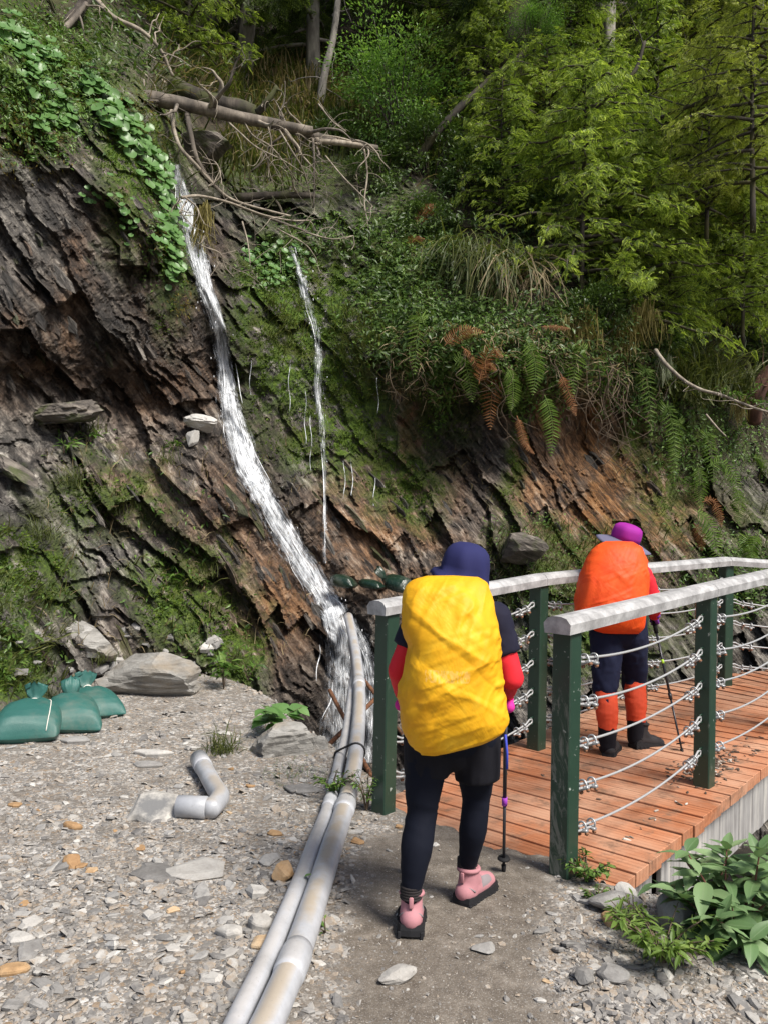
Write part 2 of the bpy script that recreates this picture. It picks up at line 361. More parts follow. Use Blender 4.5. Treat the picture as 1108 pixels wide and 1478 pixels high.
# ---------------------------------------------------------------- cliff and hillside: depth of the rock face along sight lines, as control points
CP = np.array([
 (-500,1250,5.0),(-500,900,5.3),(-500,500,7),(-500,100,8.5),(-500,-500,14),
 (-120,1250,5.0),(-120,1080,5.1),(-120,900,5.7),(-120,600,7.1),(-120,300,7.5),(-120,50,8.6),
 (0,1200,5.6),(0,1085,5.65),(0,950,6.0),(0,850,6.5),(0,740,7.0),(0,650,7.5),(0,600,7.9),(0,500,7.7),(0,350,7.8),(0,200,8.1),(0,100,8.5),(0,0,9.2),
 (100,1050,6.4),(100,960,6.9),(100,860,7.2),(100,740,7.7),(100,640,8.2),(100,600,8.7),(100,520,8.5),(100,380,8.3),(100,230,8.7),(110,120,9.4),(110,40,10.4),
 (200,1100,7.4),(200,1000,7.7),(200,900,7.9),(200,760,8.3),(200,640,8.75),(200,600,9.2),(200,500,9.0),(200,380,8.8),(200,270,9.1),(215,190,9.9),(215,100,11.4),(215,0,14.5),
 (310,1100,7.8),(310,1000,8.0),(310,900,8.3),(310,760,8.7),(310,630,9.2),(310,560,9.6),(300,450,9.5),(262,330,9.7),(300,330,10.6),(262,270,10.8),(300,240,11.8),(300,170,12.9),(300,100,14.2),(300,0,18),
 (430,1150,8.2),(430,1000,8.5),(430,900,8.9),(430,800,9.4),(430,700,9.9),(430,560,10.4),(430,440,10.7),(430,360,11.2),(430,290,12.0),(430,210,13.2),(430,120,15.2),(430,0,19.5),
 (500,1150,8.6),(500,950,9.0),(500,860,9.3),(500,740,9.8),
 (560,1150,8.8),(560,980,9.4),(560,860,9.5),(560,740,10.0),(560,600,10.5),(560,520,10.3),(560,430,10.8),(560,330,11.7),(560,230,13.2),(560,120,16),(560,0,20),
 (700,1150,9.2),(700,960,9.6),(700,880,9.9),(700,800,10.2),(700,700,10.8),(700,580,10.9),(700,530,9.9),(700,430,10.7),(700,330,11.6),(700,230,13.4),(700,110,16.5),(700,0,20),
 (850,1150,9.2),(850,900,9.8),(850,800,10.5),(850,700,11.2),(850,600,11.4),(850,530,10.45),(850,420,11.5),(850,310,13),(850,180,16),(850,0,21),
 (1000,1150,9.6),(1000,900,10.5),(1000,760,11.6),(1000,600,12.1),(1000,480,12.8),(1000,330,15),(1000,150,19),(1000,0,23),
 (1108,1150,10),(1108,900,10.8),(1108,750,12.2),(1108,600,13.0),(1108,450,14.6),(1108,250,18),(1108,0,24),
 (1400,1250,10),(1400,900,11.5),(1400,600,14),(1400,300,18),(1400,0,25),(1700,1250,10),(1700,700,14),(1700,0,26),
 (300,-500,30),(700,-500,32),(1100,-500,36),(1700,-500,40)], float)
def tps_fit(P, v, lam=2e-4):
    A = P[:, :2] / 500.0; n = len(A)
    d2 = ((A[:, None] - A[None]) ** 2).sum(-1); K = 0.5 * d2 * np.log(d2 + 1e-12) + lam * np.eye(n)
    Q = np.hstack([np.ones((n, 1)), A]); Mx = np.block([[K, Q], [Q.T, np.zeros((3, 3))]])
    return A, np.linalg.solve(Mx, np.concatenate([v, np.zeros(3)]))
_A, _w = tps_fit(CP, np.log(CP[:, 2]))
def base_depth(px, py):
    sh = np.shape(px); X = np.stack([np.ravel(px), np.ravel(py)], -1) / 500.0; out = np.zeros(len(X))
    for i in range(0, len(X), 20000):
        x = X[i:i + 20000]; d2 = ((x[:, None] - _A[None]) ** 2).sum(-1)
        out[i:i + 20000] = (0.5 * d2 * np.log(d2 + 1e-12)) @ _w[:-3] + _w[-3] + x @ _w[-2:]
    return np.exp(out).reshape(sh)
def blob(px, py, L):
    r = 0
    for (x, y, rx, ry, a) in L: r = np.maximum(r, a * np.exp(-(((px - x) / rx) ** 2 + ((py - y) / ry) ** 2) ** 1.5))
    return r
def masks(px, py):
    n = fbm(px / 60.0, py / 60.0, 0, 4, 31) - 0.5; n2 = fbm(px / 25.0, py / 25.0, 0, 4, 33) - 0.5
    X = px + 60 * n; Y = py + 60 * n2
    moss = blob(X, Y, [(400,470,75,150,1.0),(500,560,70,130,1.0),(490,450,80,110,1.0),(560,470,60,70,.9),(545,640,45,90,0.9),(430,620,60,70,0.8),(60,110,120,110,0.9),(200,230,70,150,0.75),(250,400,28,90,0.95),
                       (150,720,120,60,0.5),(270,860,80,90,0.7),(330,930,60,70,0.85),(40,830,90,80,0.65),(620,610,50,60,0.5),(600,700,50,60,0.8),(640,600,40,90,0.6),(700,560,80,40,0.7),(850,545,90,30,0.6),(740,690,25,70,0.6),(920,620,30,60,0.6),(960,700,40,80,0.6),(560,360,90,90,0.7),(640,520,80,40,0.9),(380,400,60,60,0.8),
                       (1000,600,80,120,0.45),(1060,800,80,90,0.35),(800,830,120,70,0.5),(860,930,120,60,0.6),(400,250,120,70,0.6), (0,960,70,90,0.8)])
    moss = np.clip(moss + 0.25 * n2, 0, 1) * (moss > 0.08)
    rust = blob(X, Y, [(540,780,120,110,0.65),(640,720,50,80,0.4),(880,720,110,120,0.95),(790,660,60,120,0.8),(850,640,40,70,1.0),(760,600,60,60,0.6),(400,860,70,110,0.75),(330,760,70,110,0.5),(500,820,90,60,0.6),(950,760,80,80,0.8),(600,640,30,80,0.8),(110,430,30,120,0.55),(240,560,90,50,0.45),(40,520,60,80,0.4),(250,420,60,80,0.35),(170,320,60,60,0.35),(200,700,80,60,0.4)])
    soil = np.maximum(sstep(330, 180, Y - 0.12 * (X - 450)) * sstep(170, 300, X), np.maximum(sstep(560, 480, Y) * sstep(520, 640, X), sstep(110, 30, Y)))
    soil = np.maximum(soil, sstep(940, 1020, X) * sstep(760, 600, Y)); soil = np.maximum(soil, blob(X, Y, [(60, 90, 140, 90, 0.8), (800, 840, 110, 50, 0.7), (1000, 900, 200, 60, 0.5)]))
    flow = np.interp(py, [280, 420, 560, 680, 770, 850, 900, 1100], [268, 298, 333, 370, 415, 470, 500, 515])
    wet = np.maximum(0.9 * np.exp(-((px - flow) / 60.0) ** 2) * sstep(250, 300, py), blob(X, Y, [(220,470,120,130,0.95),(60,480,100,120,0.85),(100,330,110,80,0.6),(560,600,50,60,0.5),(650,620,80,90,0.95),(720,600,60,60,0.6),(460,1000,70,130,0.8)]))
    return moss, rust, soil, wet
gpx = np.concatenate([np.arange(-500, -24, 14.0), np.arange(-24, 1132, 3.05), np.arange(1132, 1700, 14.0)])
gpy = np.concatenate([np.arange(-500, -20, 14.0), np.arange(-20, 1130, 3.05), np.arange(1130, 1260, 14.0)])
PX, PY = np.meshgrid(gpx, gpy)
D0 = base_depth(PX, PY); W0 = at(PX, PY, D0)
MO, RU, SO, WE = masks(PX, PY)
DIP = R(54)
def rock_disp(Pw, moss, soil):
    X, Y, Z = Pw[..., 0], Pw[..., 1], Pw[..., 2]
    big = (fbm(X * 0.7, Y * 0.5, Z * 0.7, 3, 41) - 0.5) * 0.9
    wv = fbm(X * 1.1, Y * 0.8, Z * 1.1, 3, 43) - 0.5
    dip = DIP + wv * 0.35
    dp = DIP + R(15) * sstep(0.3, 2.5, X); al = (X - .3) * np.cos(dp) - (Z - 2) * np.sin(dp); cr = (X - .3) * np.sin(dp) + (Z - 2) * np.cos(dp) + 0.5 * wv + 0.1 * Y
    c1 = cr * 3.2 + 0.8 * vn(al * 0.7, cr * 0.8, 3, 44); k1 = np.floor(c1); f1 = c1 - k1
    a1 = al * (0.55 + 0.5 * _h(k1, k1 * 0, k1 * 0, 45)) + 9 * _h(k1, k1 * 0 + 1, k1 * 0, 46) + 0.5 * wv; j1 = np.floor(a1); g1 = a1 - j1
    blk = (_h(k1, j1, k1 * 0, 47) - 0.5) * 0.26 + (f1 - 0.5) * 0.14 * (_h(k1, j1, k1 * 0, 48)) - 0.16 * (g1 - 0.5)
    c2 = cr * 10.5 + 2.6 * vn(al * 1.5, cr * 2.0, 7, 49) + 1.5 * vn(al * 4, cr * 5, Y * 4, 57); k2 = np.floor(c2); f2 = c2 - k2
    a2 = al * 1.9 + 5 * _h(k2, k2 * 0, k2 * 0, 50) + 0.8 * vn(al * 4, cr * 7, 1, 58); j2 = np.floor(a2); g2 = a2 - j2
    shale = sstep(0.38, 0.62, fbm(X * 1.3, Y * 1.0, Z * 1.3, 3, 59))
    fin = ((_h(k2, j2, k2 * 0, 51) - 0.5) * 0.10 + (f2 - 0.5) * 0.055 - (g2 - 0.5) * 0.03) * (0.35 + 0.75 * shale)
    crag = np.abs(fbm(X * 2.6 + wv, Y * 2.6, Z * 2.6, 5, 60, 0.6) - 0.5) * 0.46 - 0.07
    c3 = cr * 27 + 1.5 * vn(al * 3, cr * 5, 2, 52); f3 = c3 - np.floor(c3); k3 = np.floor(c3); fin3 = (f3 - 0.5) * 0.018 + (_h(k3, np.floor(al * 4 + 7 * _h(k3, k3 * 0, k3 * 0, 56)), k3 * 0, 53) - 0.5) * 0.034
    rock = blk * (0.8 + 0.5 * shale) + fin * (.25 + 1.0 * sstep(.42, .62, fbm(X * 1.9, Y * 1.9, Z * 1.9, 3, 66))) + fin3 * 0.5 + crag
    bill = -np.abs(fbm(X * 3.2, Y * 3.2, Z * 3.2, 4, 54) - 0.5) * 0.55 + 0.05
    m = np.clip(moss * 1.2, 0, 1); so = np.clip(soil, 0, 1)
    k = 1 - 0.8 * np.maximum(np.maximum(so, sstep(.55, .95, m) * .85), 0.8 * np.clip(RU * 1.3, 0, 1) * sstep(520, 700, PX))
    return big + rock * k + 0.9 * (-bill) * m * 0.6 + so * (fbm(X * 2, Y * 2, Z * 2, 4, 55) - 0.5) * 0.35
DISP = rock_disp(W0, MO, SO)
flowx = np.interp(PY, [280, 420, 560, 680, 770, 850, 900, 1100], [268, 298, 333, 370, 415, 470, 500, 515])
DISP = DISP + 0.28 * np.exp(-((PX - flowx) / 34.0) ** 2) * sstep(255, 300, PY)          # the gully the water runs in
D1 = D0 + DISP; W1 = at(PX, PY, D1)
mb = MB(); mb.add(W1, grid_faces(len(gpx), len(gpy))[:, ::-1], moss=MO.ravel(), rust=RU.ravel(), soil=SO.ravel(), wet=WE.ravel())
cliff = mb.build('cliff', M_CLIFF, smooth=False, kind='structure', label='dark bedded schist cliff with moss and rust stains behind the path')
GU = np.gradient(W1, axis=1); GV = np.gradient(W1, axis=0); NRM = np.cross(GU, GV); NRM /= np.linalg.norm(NRM, axis=-1)[..., None] + 1e-12
NRM *= np.sign((NRM * (CAM - W1)).sum(-1))[..., None]
NRMS = NRM.copy()
for _ in range(6):
    NRMS[1:-1, 1:-1] = (NRMS[1:-1, 1:-1] * 2 + NRMS[:-2, 1:-1] + NRMS[2:, 1:-1] + NRMS[1:-1, :-2] + NRMS[1:-1, 2:]) / 6
NRMS /= np.linalg.norm(NRMS, axis=-1)[..., None] + 1e-12
def gidx(px, py):
    i = np.clip(np.searchsorted(gpx, px), 1, len(gpx) - 1); j = np.clip(np.searchsorted(gpy, py), 1, len(gpy) - 1)
    return j, i
def surf(px, py):
    """point on the cliff and its smoothed normal on the sight line (px, py)"""
    px = np.asarray(px, float); py = np.asarray(py, float); j, i = gidx(px, py)
    fx = np.clip((px - gpx[i - 1]) / (gpx[i] - gpx[i - 1]), 0, 1); fy = np.clip((py - gpy[j - 1]) / (gpy[j] - gpy[j - 1]), 0, 1)
    d = D1[j - 1, i - 1] * (1 - fx) * (1 - fy) + D1[j - 1, i] * fx * (1 - fy) + D1[j, i - 1] * (1 - fx) * fy + D1[j, i] * fx * fy
    return at(px, py, d), NRMS[j, i], d
def sd(px, py): return float(surf(np.array([px]), np.array([py]))[2][0])

# slabs standing proud of the rock face
def slab_mesh(seed, mat):
    r = np.random.default_rng(seed); n = 6
    a = np.sort(r.uniform(0, 2 * PI, n)); a = np.linspace(0, 2 * PI, n, endpoint=False) + r.uniform(-0.35, 0.35, n)
    ox = np.cos(a) * r.uniform(0.75, 1.1, n); oy = np.sin(a) * r.uniform(0.75, 1.1, n)
    t = r.uniform(0.6, 1.0, n)
    V = np.vstack([np.stack([ox, oy, -t], -1), np.stack([ox * 0.94 + r.uniform(-.05, .05, n), oy * 0.92, t * r.uniform(0.6, 1, n)], -1)])
    j = np.arange(n); k = (j + 1) % n
    mb = MB(); mb.add(V, [np.stack([j, k, n + k, n + j], -1), np.array([list(range(n))[::-1], list(range(n, 2 * n))])])
    me = mb.mesh('rock_slab', mat, False); 
    for nm, val in (('rust', r.choice([0, 0, 0.0, 0.25])), ('moss', r.choice([0, 0, 0.35])), ('soil', 0.0), ('wet', r.choice([0.2, 0.5, 0.8]))):
        at_ = me.attributes.new(nm, 'FLOAT', 'POINT'); at_.data.foreach_set('value', np.full(2 * n, val, np.float32))
    return me
SLABS = [slab_mesh(100 + i, M_CLIFF) for i in range(14)]
def put_slabs(n, regions, smin, smax):
    k = 0
    while k < n:
        x0, y0, x1, y1 = regions[RNG.integers(len(regions))]
        px, py = RNG.uniform(x0, x1), RNG.uniform(y0, y1); p, nn, d = surf(np.array([px]), np.array([py])); p = p[0]; nn = nn[0]
        j, i = gidx(px, py)
        if SO[j, i] > 0.5 or MO[j, i] > 0.75: continue
        dp = DIP + RNG.normal(0, 0.12)
        X = np.array([math.cos(dp), RNG.normal(0, 0.12) - 0.18, -math.sin(dp)]); X /= np.linalg.norm(X)
        Z = np.cross(X, nn); Z /= np.linalg.norm(Z); Z = Z + nn * RNG.normal(0.5, 0.4); Z -= X * (Z @ X); Z /= np.linalg.norm(Z); Y = np.cross(Z, X)
        L = RNG.uniform(smin, smax) * (0.6 + RNG.random() ** 3); s = np.array([L, L * RNG.uniform(0.18, 0.36), L * RNG.uniform(0.06, 0.14)])
        mw = Matrix(np.stack([X, Y, Z], -1).tolist()).to_4x4(); mw.translation = Vector(p + nn * 0.01)
        o = link('rock_slab', SLABS[RNG.integers(len(SLABS))], cliff); o.matrix_world = mw @ Matrix.Diagonal((*s, 1)); k += 1
put_slabs(60, [(0, 200, 330, 620), (0, 330, 300, 600)], 0.08, 0.24)
put_slabs(110, [(60, 620, 470, 960), (300, 700, 470, 950), (480, 640, 720, 850), (740, 560, 960, 800)], 0.07, 0.24)
# ---------------------------------------------------------------- stones
def m_stone(name, stops, sc=14, per='orand'):
    t = NT(name); o = t.n('ShaderNodeTexCoord').outputs['Object']; r = getattr(t, per)()
    v = t.n('ShaderNodeVectorMath', operation='ADD'); t.l(t.pos(), v.inputs[0]); cb = t.n('ShaderNodeCombineXYZ'); t.l(t.math('MULTIPLY', r, 37.0), cb.inputs[2]); t.l(cb.outputs[0], v.inputs[1])
    n = t.noise(v.outputs[0], sc, 5, 0.65); n2 = t.noise(v.outputs[0], sc * 6, 4, 0.7)
    f = t.math('ADD', t.math('MULTIPLY', n, 0.6), t.math('MULTIPLY', r, 0.4)); c = t.ramp(f, stops)
    c = t.mix(t.math('MULTIPLY', t.ramp(n2, [(0.45, 0.0), (0.7, 1.0)]), 0.4), c, t.mix(1.0, c, (0.55, 0.52, 0.5), 'MULTIPLY'))
    return t.pbr(c, 0.8, t.bump(n2, 0.4, 0.006), spec=0.35)
ST_GREY = [(0.15, (0.10, 0.095, 0.09)), (0.5, (0.24, 0.232, 0.222)), (0.85, (0.40, 0.39, 0.37))]
ST_PALE = [(0.15, (0.26, 0.245, 0.225)), (0.5, (0.40, 0.385, 0.36)), (0.85, (0.58, 0.565, 0.53))]
ST_RUST = [(0.15, (0.22, 0.12, 0.055)), (0.5, (0.37, 0.235, 0.12)), (0.85, (0.52, 0.41, 0.28))]
ST_MIX = [(0.16, (0.085, 0.08, 0.077)), (0.34, (0.17, 0.162, 0.155)), (0.5, (0.29, 0.275, 0.255)), (0.60, (0.29, 0.235, 0.18)), (0.68, (0.36, 0.345, 0.32)), (0.85, (0.52, 0.505, 0.475))]
M_SG, M_SP, M_SR = m_stone('grey slate', ST_GREY), m_stone('pale stone', ST_PALE), m_stone('rusty stone', ST_RUST)
M_SM = m_stone('mixed gravel', ST_MIX, 20, 'island')
def chip_arrays(seed, n=7, lo=False):
    r = np.random.default_rng(seed); a = np.linspace(0, 2 * PI, n, endpoint=False) + r.uniform(-0.4, 0.4, n)
    q = r.uniform(0.7, 1.15, n); ox, oy = np.cos(a) * q, np.sin(a) * q
    tilt = r.uniform(-0.3, 0.3, 2)
    if lo:
        V = np.vstack([np.stack([ox, oy, -.6 * np.ones(n)], -1), np.stack([ox * r.uniform(.6, .92, n), oy * r.uniform(.6, .92, n), 0.9 + ox * tilt[0] + oy * tilt[1] + r.uniform(-.15, .15, n)], -1)])
        j = np.arange(n); k = (j + 1) % n; return V, [np.stack([j, k, n + k, n + j], -1), np.array([list(range(n, 2 * n))])]
    V = np.vstack([np.stack([ox * .85, oy * .85, -np.ones(n)], -1), np.stack([ox, oy, 0.15 + r.uniform(-.25, .25, n)], -1), np.stack([ox * r.uniform(.55, .85, n), oy * r.uniform(.55, .85, n), 0.9 + ox * tilt[0] + oy * tilt[1] + r.uniform(-.12, .12, n)], -1)])
    j = np.arange(n); k = (j + 1) % n
    return V, [np.vstack([np.stack([j, k, n + k, n + j], -1), np.stack([n + j, n + k, 2 * n + k, 2 * n + j], -1)]), np.array([list(range(2 * n, 3 * n))])]
def on_view(n, x0, x1, y0, y1):
    px, py = RNG.uniform(x0, x1, n), RNG.uniform(y0, y1, n); r = ray(px, py); t = -CAM[2] / r[:, 2]; p = CAM + r * t[:, None]; return p[:, 0], p[:, 1]
mb = MB()
def gravel(n, xs, ys, smin, smax, keep_path, flat=(0.10, 0.30)):
    x = xs; y = ys; pm = path_mask(x, y); s_ = (x - L1[0]) * UB[0] + (y - L1[1]) * UB[1]; q_ = (x - L1[0]) * NB[0] + (y - L1[1]) * NB[1]
    k = (RNG.random(len(x)) < .35 + .9 * sstep(.4, .6, fbm(x * 2.6, y * 2.6, 0, 4, 77))) & (RNG.random(len(x)) > pm * (1 - keep_path)) & (lipd(x, y) < 0.25) & ~((s_ > 0.05) & (q_ > -0.1) & (q_ < 1.3))
    x, y = x[k], y[k]; N = len(x); z = gz(x, y)
    sz = smin + (smax - smin) * RNG.random(N) ** 3.2; sz = sz * (1 - 0.5 * path_mask(x, y))
    e = 0.03; nx = -(gz(x + e, y) - z) / e; ny = -(gz(x, y + e) - z) / e
    Z = np.stack([nx, ny, np.ones(N)], -1) + RNG.normal(0, 0.30, (N, 3)); Z /= np.linalg.norm(Z, axis=1)[:, None]
    X = np.cross(Z, rdir(N)); M = rotmats(X, Z); fl = RNG.uniform(*flat, N)
    M = M * np.stack([sz * RNG.uniform(.8, 1.4, N), sz * RNG.uniform(.6, 1.0, N), sz * fl], -1)[:, None, :]
    T = np.stack([x, y, z + sz * fl * 0.55], -1); g = RNG.integers(0, 6, N)
    for i in range(6):
        V, Fs = chip_arrays(200 + i, 5 if i < 3 else 6, True); scatter(mb, V, Fs, M[g == i], T[g == i])
gravel(0, *on_view(19500, -40, 1150, 985, 1490), 0.005, 0.028, 0.24)
gravel(0, RNG.uniform(-4.2, 3.0, 9000), RNG.uniform(1.2, 8.6, 9000), 0.006, 0.04, 0.2)
gravel(0, *on_view(14000, -40, 1150, 1120, 1490), 0.003, 0.012, 0.8)
mb.build('gravel', M_SM, smooth=False, kind='stuff', label='loose mixed gravel chips covering the ground')

def rock_mesh(name, mat, seed, dims, cuts=14, sub=4, lay=0.0, rough=0.05, moss=None):
    import bmesh
    r = np.random.default_rng(seed); bm = bmesh.new(); bmesh.ops.create_icosphere(bm, subdivisions=sub, radius=1.0)
    V = np.array([v.co[:] for v in bm.verts]); Fc = np.array([[v.index for v in f.verts] for f in bm.faces]); bm.free()
    V *= 1.15
    for _ in range(cuts):
        n = r.normal(size=3); n[2] *= 1.3; n /= np.linalg.norm(n); d = r.uniform(0.62, 0.95); h = V @ n; V -= np.maximum(h - d, 0)[:, None] * n
    o = seed * 3.1; V *= (1 + rough * 2.2 * (fbm(V[:, 0] * 1.8 + o, V[:, 1] * 1.8, V[:, 2] * 1.8, 4, seed) - 0.5))[:, None]
    if lay:
        c = V[:, 2] * 5 + V[:, 0] * 0.8 + fbm(V[:, 0] * 2 + o, V[:, 1] * 2, V[:, 2], 3, seed) * 1.5; f = c - np.floor(c)
        V[:, :2] *= (1 + lay * (f - 0.5) + lay * 1.2 * (_h(np.floor(c), np.floor(c) * 0, np.floor(c) * 0, seed) - 0.5))[:, None]
    V *= np.asarray(dims) / 2.0
    m2 = MB(); m2.add(V, Fc); return m2.mesh(name, mat, False)
def m_boulder():
    t = NT('boulder stone'); P = t.pos(); v = t.pos((1.2, 1.2, 9)); n = t.noise(v, 2.2, 7, 0.7, 0.5); n2 = t.noise(P, 5, 5, 0.65)
    c = t.ramp(t.math('ADD', t.math('MULTIPLY', n, 0.6), t.math('MULTIPLY', n2, 0.4)), [(0.34, (0.08, 0.075, 0.068)), (0.46, (0.20, 0.192, 0.176)), (0.58, (0.31, 0.30, 0.28)), (0.7, (0.46, 0.45, 0.42))])
    c = t.mix(t.ramp(t.noise(P, 3.1, 4), [(0.5, 0.0), (0.68, 0.55)]), c, (0.26, 0.20, 0.13))
    return t.pbr(c, 0.85, t.bump(t.math('ADD', n, t.math('MULTIPLY', t.noise(P, 40, 4), 0.3)), 0.8, 0.03))
M_BLD = m_boulder()
t_ = NT('dark boulder stone'); _v = t_.noise(t_.pos((1, 1, 6), (0, R(-25), 0)), 3, 7, .7, .4); M_BDK = t_.pbr(t_.mix(t_.ramp(t_.noise(t_.pos(), 4, 4), [(.52, 0.), (.62, .8)]), t_.ramp(_v, [(.34, (.035, .03, .026)), (.5, (.105, .09, .076)), (.66, (.25, .22, .185))]), (.06, .075, .02)), .8, t_.bump(_v, .9, .04))
def boulder(name, px, py_base, d, w, h, dep, seed, label, mat=None, rot=(0, 0, 0), lay=0.06, cuts=14, sink=0.25, sub=4, cat='boulder', rough=0.05, z=None):
    p = at(px, py_base, d); 
    o = link(name, rock_mesh(name, mat or M_BLD, seed, (w, dep, h), cuts, sub, lay, rough), None, (p[0], p[1], p[2] + h * (0.5 - sink * 0.5)), rot, label, cat); return o
def gd(px, py, z=0.0): return float(gnd(px, py, z)[1])
boulder('boulder', 226, 1002, 7.2, 1.0, 0.46, 0.6, 305, 'long layered grey boulder lying where the gravel meets the cliff', rot=(0, R(2), R(4)), cuts=22)
boulder('boulder', 117, 950, 7.35, 0.60, 0.36, 0.5, 318, 'wedge shaped grey boulder with a flat pale top, behind the sandbags', rot=(R(4), R(14), R(-8)), cuts=10)
boulder('boulder', 405, 1116, 5.45, 0.50, 0.36, 0.36, 331, 'pale jagged boulder at the gravel edge beside the pipes', M_BLD, (0, R(-8), R(10)), 0.12, 16)
boulder('boulder', 462, 1116, 5.55, 0.25, 0.26, 0.24, 337, 'small tan boulder touching the grey pipes at the ravine edge', None, (0, 0, R(30)), 0.06)
boulder('boulder', 752, 812, 10.0, 0.6, 0.46, 0.5, 341, 'grey boulder in the green growth at the foot of the orange cliff', M_BDK, (0, 0, R(20)), 0.03, 18)
boulder('boulder', 296, 232, 11.6, 0.75, 0.5, 0.6, 343, 'pale grey boulder under the fallen logs above the waterfall', M_BDK, (0, R(-10), 0), 0.02, 16)
boulder('boulder', 95, 612, 8.45, 0.6, 0.3, 0.7, 347, 'brown broken slab of rock on the ledge across the dark cliff', M_BDK, (R(10), R(-12), R(15)), 0.12, 10)
boulder('boulder', 291, 622, 9.15, 0.36, 0.2, 0.3, 349, 'white speckled rock on the ledge beside the waterfall', M_SP, (0, R(5), 0), 0.1, 12)
boulder('boulder', 277, 645, 9.0, 0.14, 0.24, 0.1, 351, 'thin white shard of rock under the speckled rock', M_SP, (0, R(20), 0), 0.02, 12)
boulder('boulder', 25, 690, 7.3, 0.4, 0.14, 0.3, 353, 'flat pale grey slab jutting from the mossy cliff, far left', M_BDK, (0, R(40), 0), 0.05, 10)
def stone_at(px, py, w, h, dep, seed, label, mat, rot=(0, 0, 0), cuts=14, lay=0.03, sub=3, z=0.0):
    p = gnd(px, py, z); p[1] += dep * 0.35
    zz = float(gz(p[0], p[1])); o = link('stone', rock_mesh('stone', mat, seed, (w, dep, h), cuts, sub, lay, 0.05), None, (p[0], p[1], zz + h * 0.38), rot, label, 'stone'); return o
stone_at(573, 1426, 0.118, 0.05, 0.06, 401, 'pale elongated stone lying alone on the trodden path', M_SP, (0, R(-10), R(24)), 10, 0.06)
stone_at(410, 1278, 0.10, 0.085, 0.08, 403, 'orange blocky stone on the gravel just left of the pipes', M_SR, (0, R(-8), R(20)), 16)
stone_at(905, 1312, 0.09, 0.085, 0.07, 407, 'white knobbly stone on the gravel right of the bridge end', M_SP, (0, R(10), 0), 16)
stone_at(893, 1330, 0.20, 0.07, 0.14, 409, 'flat dark grey stone half buried below the white knobbly stone', M_SG, (0, 0, R(-12)), 10)
stone_at(885, 1348, 0.085, 0.05, 0.07, 411, 'tan angular stone in the pile right of the path', M_SR, (0, R(6), R(15)), 12)
stone_at(985, 1358, 0.15, 0.16, 0.14, 413, 'grey stone in the shade of the leafy shrub', M_SG, (0, 0, 0), 14)
stone_at(846, 1428, 0.075, 0.05, 0.06, 415, 'rounded dark grey stone near the bottom edge of the path', M_SG, (0, 0, R(40)), 12)
stone_at(886, 1426, 0.10, 0.05, 0.07, 417, 'grey stone with a flat top beside the rounded dark one', M_SG, (0, 0, R(-20)), 9)
stone_at(700, 1382, 0.09, 0.02, 0.07, 419, 'flat bluish slate chip on the path right of the pink boots', M_SG, (0, 0, R(30)), 9)
t_ = NT('stained slab'); _p = t_.pos(obj=True); _g = t_.n('ShaderNodeVectorMath', operation='LENGTH'); t_.l(_p, _g.inputs[0]); _n = t_.noise(_p, 16, 5, .65); _f = t_.math('ADD', t_.math('MULTIPLY', _g.outputs['Value'], 4.2), t_.math('MULTIPLY', t_.math('SUBTRACT', _n, .5), .9))
M_STN = t_.pbr(t_.mix(t_.ramp(_f, [(.25, 1.), (.55, 0.)]), t_.ramp(_n, [(.3, (.30, .28, .25)), (.65, (.43, .41, .375))]), (.15, .15, .15)), .85, t_.bump(_n, .5, .01))
# big slabs of slate in the gravel
def flat_slab(px, py, w, dep, h, seed, label, mat, rz, tilt=(0, 0)):
    p = gnd(px, py); V, Fs = chip_arrays(seed, 8); m2 = MB(); m2.add(V * np.array([w / 2, dep / 2, h / 2]), Fs)
    me = m2.mesh('stone_slab', mat, False); o = link('stone_slab', me, None, (p[0], p[1], float(gz(p[0], p[1])) + h * 0.35), (tilt[0], tilt[1], rz), label, 'stone')
    bv = o.modifiers.new('bevel', 'BEVEL'); bv.width = 0.004; bv.segments = 1; return o
flat_slab(224, 1176, 0.27, 0.36, 0.07, 503, 'pale square slab with a dark stain, against the broken grey elbow pipe', M_STN, R(8), (R(24), R(-4)))
flat_slab(285, 1262, 0.26, 0.26, 0.025, 505, 'flat buff slab pressed into the middle of the gravel', M_SP, R(25))
flat_slab(225, 1265, 0.28, 0.20, 0.025, 507, 'flat grey slab pressed into the gravel left of the buff slab', M_SG, R(-15))
flat_slab(112, 1080, 0.24, 0.14, 0.04, 509, 'bluish slate slab in front of the green sandbags', M_SG, R(-5), (R(-6), 0))
flat_slab(222, 1092, 0.26, 0.10, 0.04, 511, 'narrow buff slab right of the sandbags', M_SP, R(-4))
flat_slab(215, 1107, 0.22, 0.10, 0.03, 513, 'thin grey slab just in front of the narrow buff slab', M_SG, R(2))
flat_slab(103, 1250, 0.09, 0.10, 0.05, 515, 'tilted brown chip standing on edge in the gravel', M_SR, R(60), (R(40), 0))
flat_slab(104, 1195, 0.13, 0.07, 0.035, 517, 'orange chip on the gravel in line with the elbow pipe', M_SR, R(-20))
flat_slab(440, 1138, 0.30, 0.14, 0.03, 519, 'thin grey slab lying beside the pipes in front of the pale boulder', M_SG, R(-12))
flat_slab(370, 940, 0.22, 0.1, 0.05, 521, 'thin grey slab leaning under the long boulder', M_SG, R(10)) if False else None
flat_slab(485, 1215, 0.11, 0.10, 0.03, 523, 'grey slate chip wedged against the left side of the pipes', M_SG, R(40)) if False else None
flat_slab(25, 1365, 0.12, 0.07, 0.03, 525, 'large white chip at the far left edge of the gravel', M_SP, R(-8))
flat_slab(20, 1410, 0.13, 0.08, 0.03, 527, 'rusty chip at the far left edge of the gravel', M_SR, R(10))
